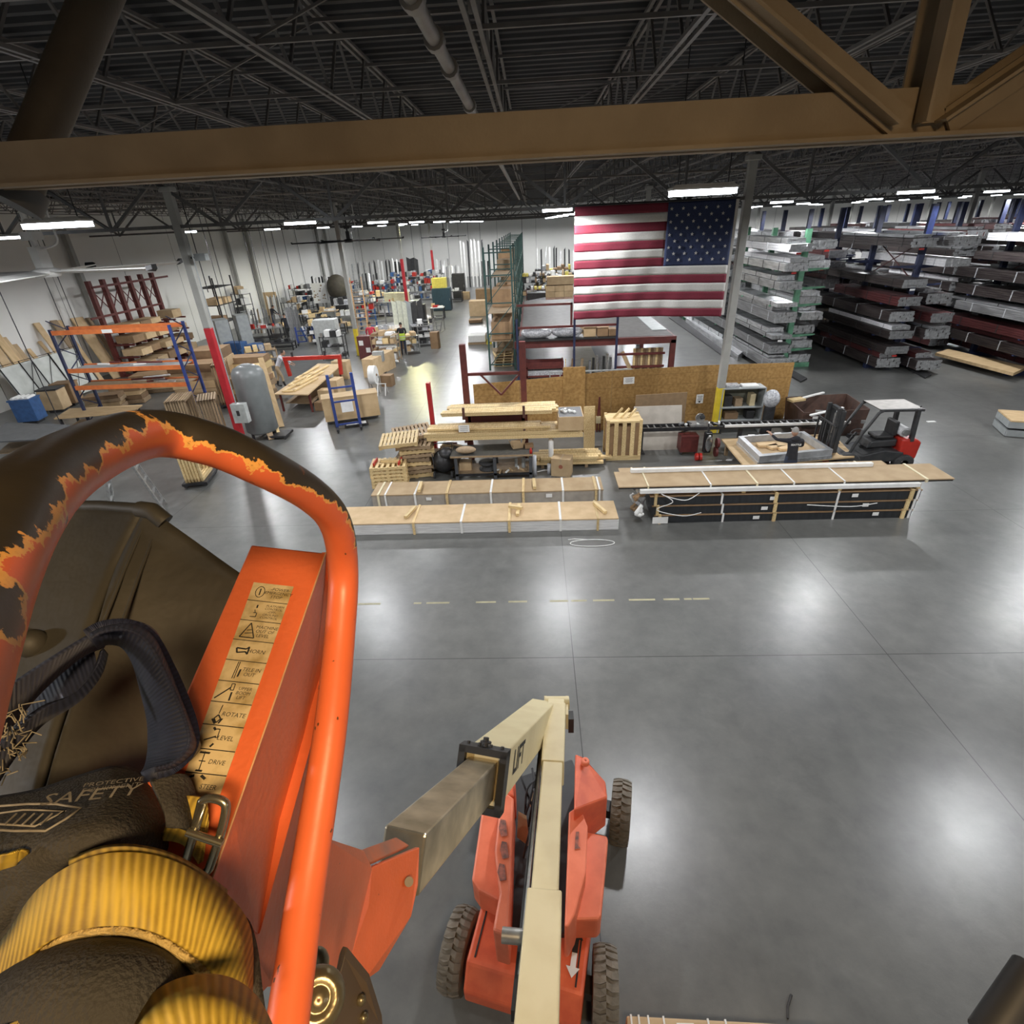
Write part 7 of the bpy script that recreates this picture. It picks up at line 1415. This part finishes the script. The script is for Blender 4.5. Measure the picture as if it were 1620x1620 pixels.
for k in range(2): o = MB().bb(-.14, .14, 0, .01, 0, .3).build('paper_sheet', PAPER); o.location = (x - .25 + .4 * k, y - .022, .95 - .45 * k); tag(o, 'white paper sheet on the dark red cabinet, %s' % ['upper', 'lower'][k], 'paper')
shelf(612, 574, 1.6, .8, 1.7, 4, OLDW, 'brown shelves packed with cartons between the red shirt and the vest', .0, cm=(CARD, PINE, PAPER, CARD2), seed=3)
bench(615, 545, 2.2, 1.0, 1.0, PLY, 'parts bench piled with white wraps left of the vest', .0, 3, 12, (PAPER, WRAP, PAPER, PINE))
ups(631, 542, 3, .3, 3.0, M('cream_panel', (.62, .64, .52), .5), 'tall cream panel standing in the middle workshop', .05, .15, .36, tw=.32); ups(652, 540, 3, .3, 3.0, [GREYM, BLACK, BLACK], 'tall dark panel standing right of the cream panels', .05, .15, .42, tw=.4)
cab(665, 535, 1.2, .5, 2.4, BLACK, 'black upright case right of the tall dark panels', doors=1); 
bench(668, 540, 1.3, .8, 1.1, STEEL, 'steel trolley stacked with white and black rolls', .2, 5, 12, (PAPER, BLACK, WRAP, PAPER)); shelf(676, 548, 1.1, .7, 1.6, 4, STEEL, 'steel wire rack of rolls beside the brown carton column', .2, cm=(PAPER, WRAP, BLACK))
bench(632, 500, 4.2, 1.2, 1.3, GREYM, 'long grey counter with two cream cartons', .0, 6, 5); 
for k in range(2): x, y = pxy(622 + 15 * k, 500); o = MB().bb(-.7, .7, 0, .6, 0, .75).build('cream_carton', M('cream_carton', (.62, .58, .38), .7)); o.location = (x, y + .3, 1.3); tag(o, 'cream carton on the long grey counter, %s' % ['left', 'right'][k], 'box')
t = cart_blue(585, 520, .1, 'navy blue cart with a white bucket in the back workshop', 1.6, 1.3, BLUEP); t2 = cart_blue(600, 528, .1, 'silver framed cart right of the navy blue cart', 1.9, 1.4, STEEL)
cab(700, 492, 1.8, 1.2, 2.1, M('teal_cabinet', (.02, .055, .08), .5), 'dark teal cabinet at the aisle corner', doors=1); x, y = pxy(698, 492); o = MB().bb(-.7, .7, 0, .8, 0, .9).build('yellow_bundle', M('yellow_bundle', (.7, .6, .12), .6)); o.location = (x, y + .2, 2.1); tag(o, 'yellow bundle on top of the dark teal cabinet', 'bundle')
bench(693, 505, 1.2, .8, 1.0, PAPER, 'small white table by the aisle before the teal cabinet', .0, 2, 4); bench(716, 478, 2.2, 1.0, 1.1, BLACK, 'black table with white sacks right of the teal cabinet', 0, 2, 8, (PAPER, BLACK, WRAP)); cab(727, 472, 1.4, 1.0, 2.6, BLACK, 'black machine with a white label near the back wall', doors=1)
x, y = pxy(737, 474); o = MB().bb(-.45, .45, 0, .7, 0, .8).build('carton', CARD); o.location = (x, y, 0); tag(o, 'single brown carton standing at the far end of the aisle', 'box')
# steel racking of parts near the far red columns
for k, (u, v, w_, h_, l) in enumerate([(575, 505, 2.4, 2.2, 'cluttered shelf left of the leaning silver profiles'), (640, 470, 3.4, 2.4, 'wide silver rack left of the farthest red column'), (668, 475, 3.4, 2.6, 'wide silver rack crowded with trays before the farthest column'), (688, 462, 2.6, 2.2, 'cluttered rack behind the teal cabinet'), (610, 478, 2.6, 2.0, 'blue parts shelf behind the cream cartons'), (480, 490, 2.4, 2.2, 'cluttered shelf between the boards and the speckled board'), (455, 480, 2.0, 2.4, 'shelf of dark parts near the left wall'), (555, 480, 2.2, 2.2, 'parts shelf behind the second column')]): shelf(u, v, w_, 1.0, h_, 4, [STEEL, STEEL, ALU, DARKST, BLUEP, DARKST, BLACK, DARKST][k], l, 0, cm=(ALU, BLACK, PAPER, GREYP, WRAP, REDP, BLUEP), seed=k)
# standing profiles before the back wall
for k, (u, v, n, h_, m, sp, l) in enumerate([(557, 458, 9, 3.6, [PAPER, ALU, WHITE, GREYP], .42, 'white profile standing left of the far red columns'), (572, 470, 6, 2.8, [ALU, GREYP, BLACK], .45, 'silver profile leaning among the white ones'), (598, 462, 8, 4.0, [BLACK, WHITE, PAPER, DARKST], .5, 'black or white profile standing between the red columns'), (628, 452, 3, 3.4, [BLACK], .5, 'broad black panel left of the nearer far column'), (650, 452, 3, 3.8, [BLACK, DARKST], .55, 'broad black panel between the far red columns'), (689, 455, 5, 3.6, [GREYP, WHITE], .5, 'thin profile by the farthest red column'), (704, 458, 6, 3.0, [ALU, GREYP, PAPER], .4, 'white or grey profile behind the black machine'), (733, 455, 7, 6.0, [WHITE, WHITE, DARKST, WHITE], .48, 'very tall white profile at the end of the aisle'), (755, 452, 5, 3.2, [BLACK, DARKST, GREYP], .4, 'dark profile left of the green racks'), (851, 450, 5, 4.6, [WHITE, BLACK, ALU], .55, 'tall profile right of the green racks'), (880, 445, 5, 4.2, [DARKST, ALU, BLACK], .6, 'thin dark profile near the flag edge')]):
    ups(u, v, n, .1, h_, m, l, 0, .4, sp, tw=.2 if 'broad' not in l else .55)
# right of the green racks
for k, (u, v, w_, d_, h_, m, l) in enumerate([(848, 470, 3.0, 1.5, 2.2, DARKST, 'dark shelving behind the green racks'), (875, 466, 4.0, 1.6, 2.6, DARKST, 'crowded dark shelving left of the flag'), (862, 484, 3.6, 1.4, 1.6, RACKR, 'low red shelving in front of the crowded one'), (895, 480, 3.0, 1.2, 2.6, STEEL, 'steel shelving behind the flag edge')]): shelf(u, v, w_, d_, h_, 4, m, l, 0, cm=(CARD, CARD2, PAPER, BLACK, WRAP, M('yellow_bundle')), seed=k)
x, y = pxy(888, 520); t = thing('wrapped_pallet', 'tall wrapped pallet of pinkish cartons left of the flag', 'pallet', (x, y + 3, 0))
for k in range(6):
    for q in range(3): MB().bb(-1.1 + q * .74, -1.1 + q * .74 + .72, 0, 1.0, .15 + k * .45, .15 + k * .45 + .43).build('carton', M('pink_carton', (.55, .36, .27), .5, 0, (.48, .3, .22), 4, vary=.1) if k < 4 else CARD, t)
MB().bb(-1.15, 1.15, 0, 1.05, 0, .14).build('pallet_base', OLDW, t); MB().bb(-1.0, 1.2, .0, 1.0, 2.9, 3.5).build('top_carton', CARD, t)
x, y = pxy(848, 505); t = thing('covered_table', 'dark table under a crumpled grey plastic cover behind the red rail', 'table', (x + 1.3, y + 1, 0)); MB().bb(-2, 2, .9, 2.2, 1.2, 1.9).build('dark_crate', BLACK, t); MB().prism([(-2.1, -.6, 1.1), (2.0, -.6, 1.1), (2.0, .9, 1.9), (-2.1, .9, 1.3)], (0, 0, -.1)).build('plastic_cover', WRAP, t)
for a in (-1.9, 1.9): MB().bb(a - .05, a + .05, 0, .1, 0, 1.1).build('leg', DARKST, t)
# white wrapped pallet on the aisle, pallets near the green rack
x, y = pxy(755, 545); t = thing('wrapped_pallet', 'white wrapped low pallet load standing in the aisle', 'pallet', (x, y, 0)); MB().bb(-.62, .62, 0, 1.1, .14, .62).build('wrapped_load', PAPER, t, bev=.05); MB().bb(-.65, .65, 0, 1.15, 0, .13).build('pallet_base', OLDW, t)
o = MB().prism([(-.2, 0, 0), (.2, 0, 0), (.1, 0, .6), (-.05, 0, .6)], (0, .2, 0)).build('caution_stand', M('caution_yellow', (.7, .6, .05), .5)); o.location = (x + .85, y - .1, 0); tag(o, 'yellow caution stand beside the white wrapped pallet', 'stand')
x, y = pxy(795, 552)
for k in range(6): o = pallet_mesh(1.1, 1.1, 7, .14, k).build('pallet', OLDW if k % 2 else PINE); o.location = (-1.85, y + .2, 1.64 + .15 * k) if False else (-1.85, 32.6, .01 + .15 * k); o.rotation_euler = (0, 0, 1.57 + .05 * k); tag(o, 'pallet stacked at the foot of the nearest green rack bay, %s from the floor' % ORD[k], 'pallet')
x, y = pxy(743, 515); cab(752, 512, 1.1, .9, .3, CARD2, 'low brown carton on a dolly beside the green rack', 'dolly', 0, 'dolly', 1)
for k, (u, v, m) in enumerate([(757, 500, CARD), (765, 478, CARD2)]): x, y = pxy(u, v); o = MB().bb(-.8, .8, 0, 1.2, 0, 1.3).build('carton', m); o.location = (x, y, 0); tag(o, 'carton standing in the aisle beside the green racks, %s' % ['near', 'far'][k], 'box')
# carton block in the first bay seen between the uprights
for k in range(6): o = MB().bb(-.58, .58, 0, .9, 0, .33).build('dark_carton', CARD2); o.location = (-1.85, 33.9, 1.64 + .0 + .335 * (k % 4)) if k < 4 else (-1.85, 34.9, 1.64 + .335 * (k - 4)); tag(o, 'dark carton in the nearest green bay, %s' % ORD[k], 'box')

for k, (u, v, w_, h_, l) in enumerate([(505, 545, 1.6, 1.4, 'low crowded trolley between the white crate and the pale cabinet'), (470, 505, 2.4, 1.6, 'low shelf of frames behind the silver profile pack'), (548, 520, 1.4, 2.0, 'narrow shelf of trays left of the second column'), (600, 500, 2.0, 1.8, 'shelf of blue trays behind the rolling ladder'), (655, 560, .9, 1.2, 'small trolley of white rolls beside the vest'), (420, 585, 1.8, 1.2, 'wooden trolley of boxed parts left of the white shirt')]): shelf(u, v, w_, .8, h_, 3, [STEEL, DARKST, STEEL, BLUEP, STEEL, OLDW][k], l, .1 * k, cm=(PAPER, ALU, BLACK, PINE, WRAP, CARD), seed=40 + k)
ups(430, 505, 7, .2, 2.2, [PAPER, GREYP, WHITE], 'pale profile standing among the left wall benches', .2, .4, .22, tw=.18)
ups(500, 480, 7, .2, 3.0, [DARKST, ALU, BLACK], 'dark profile standing behind the speckled board', 0, .3, .4, tw=.2)
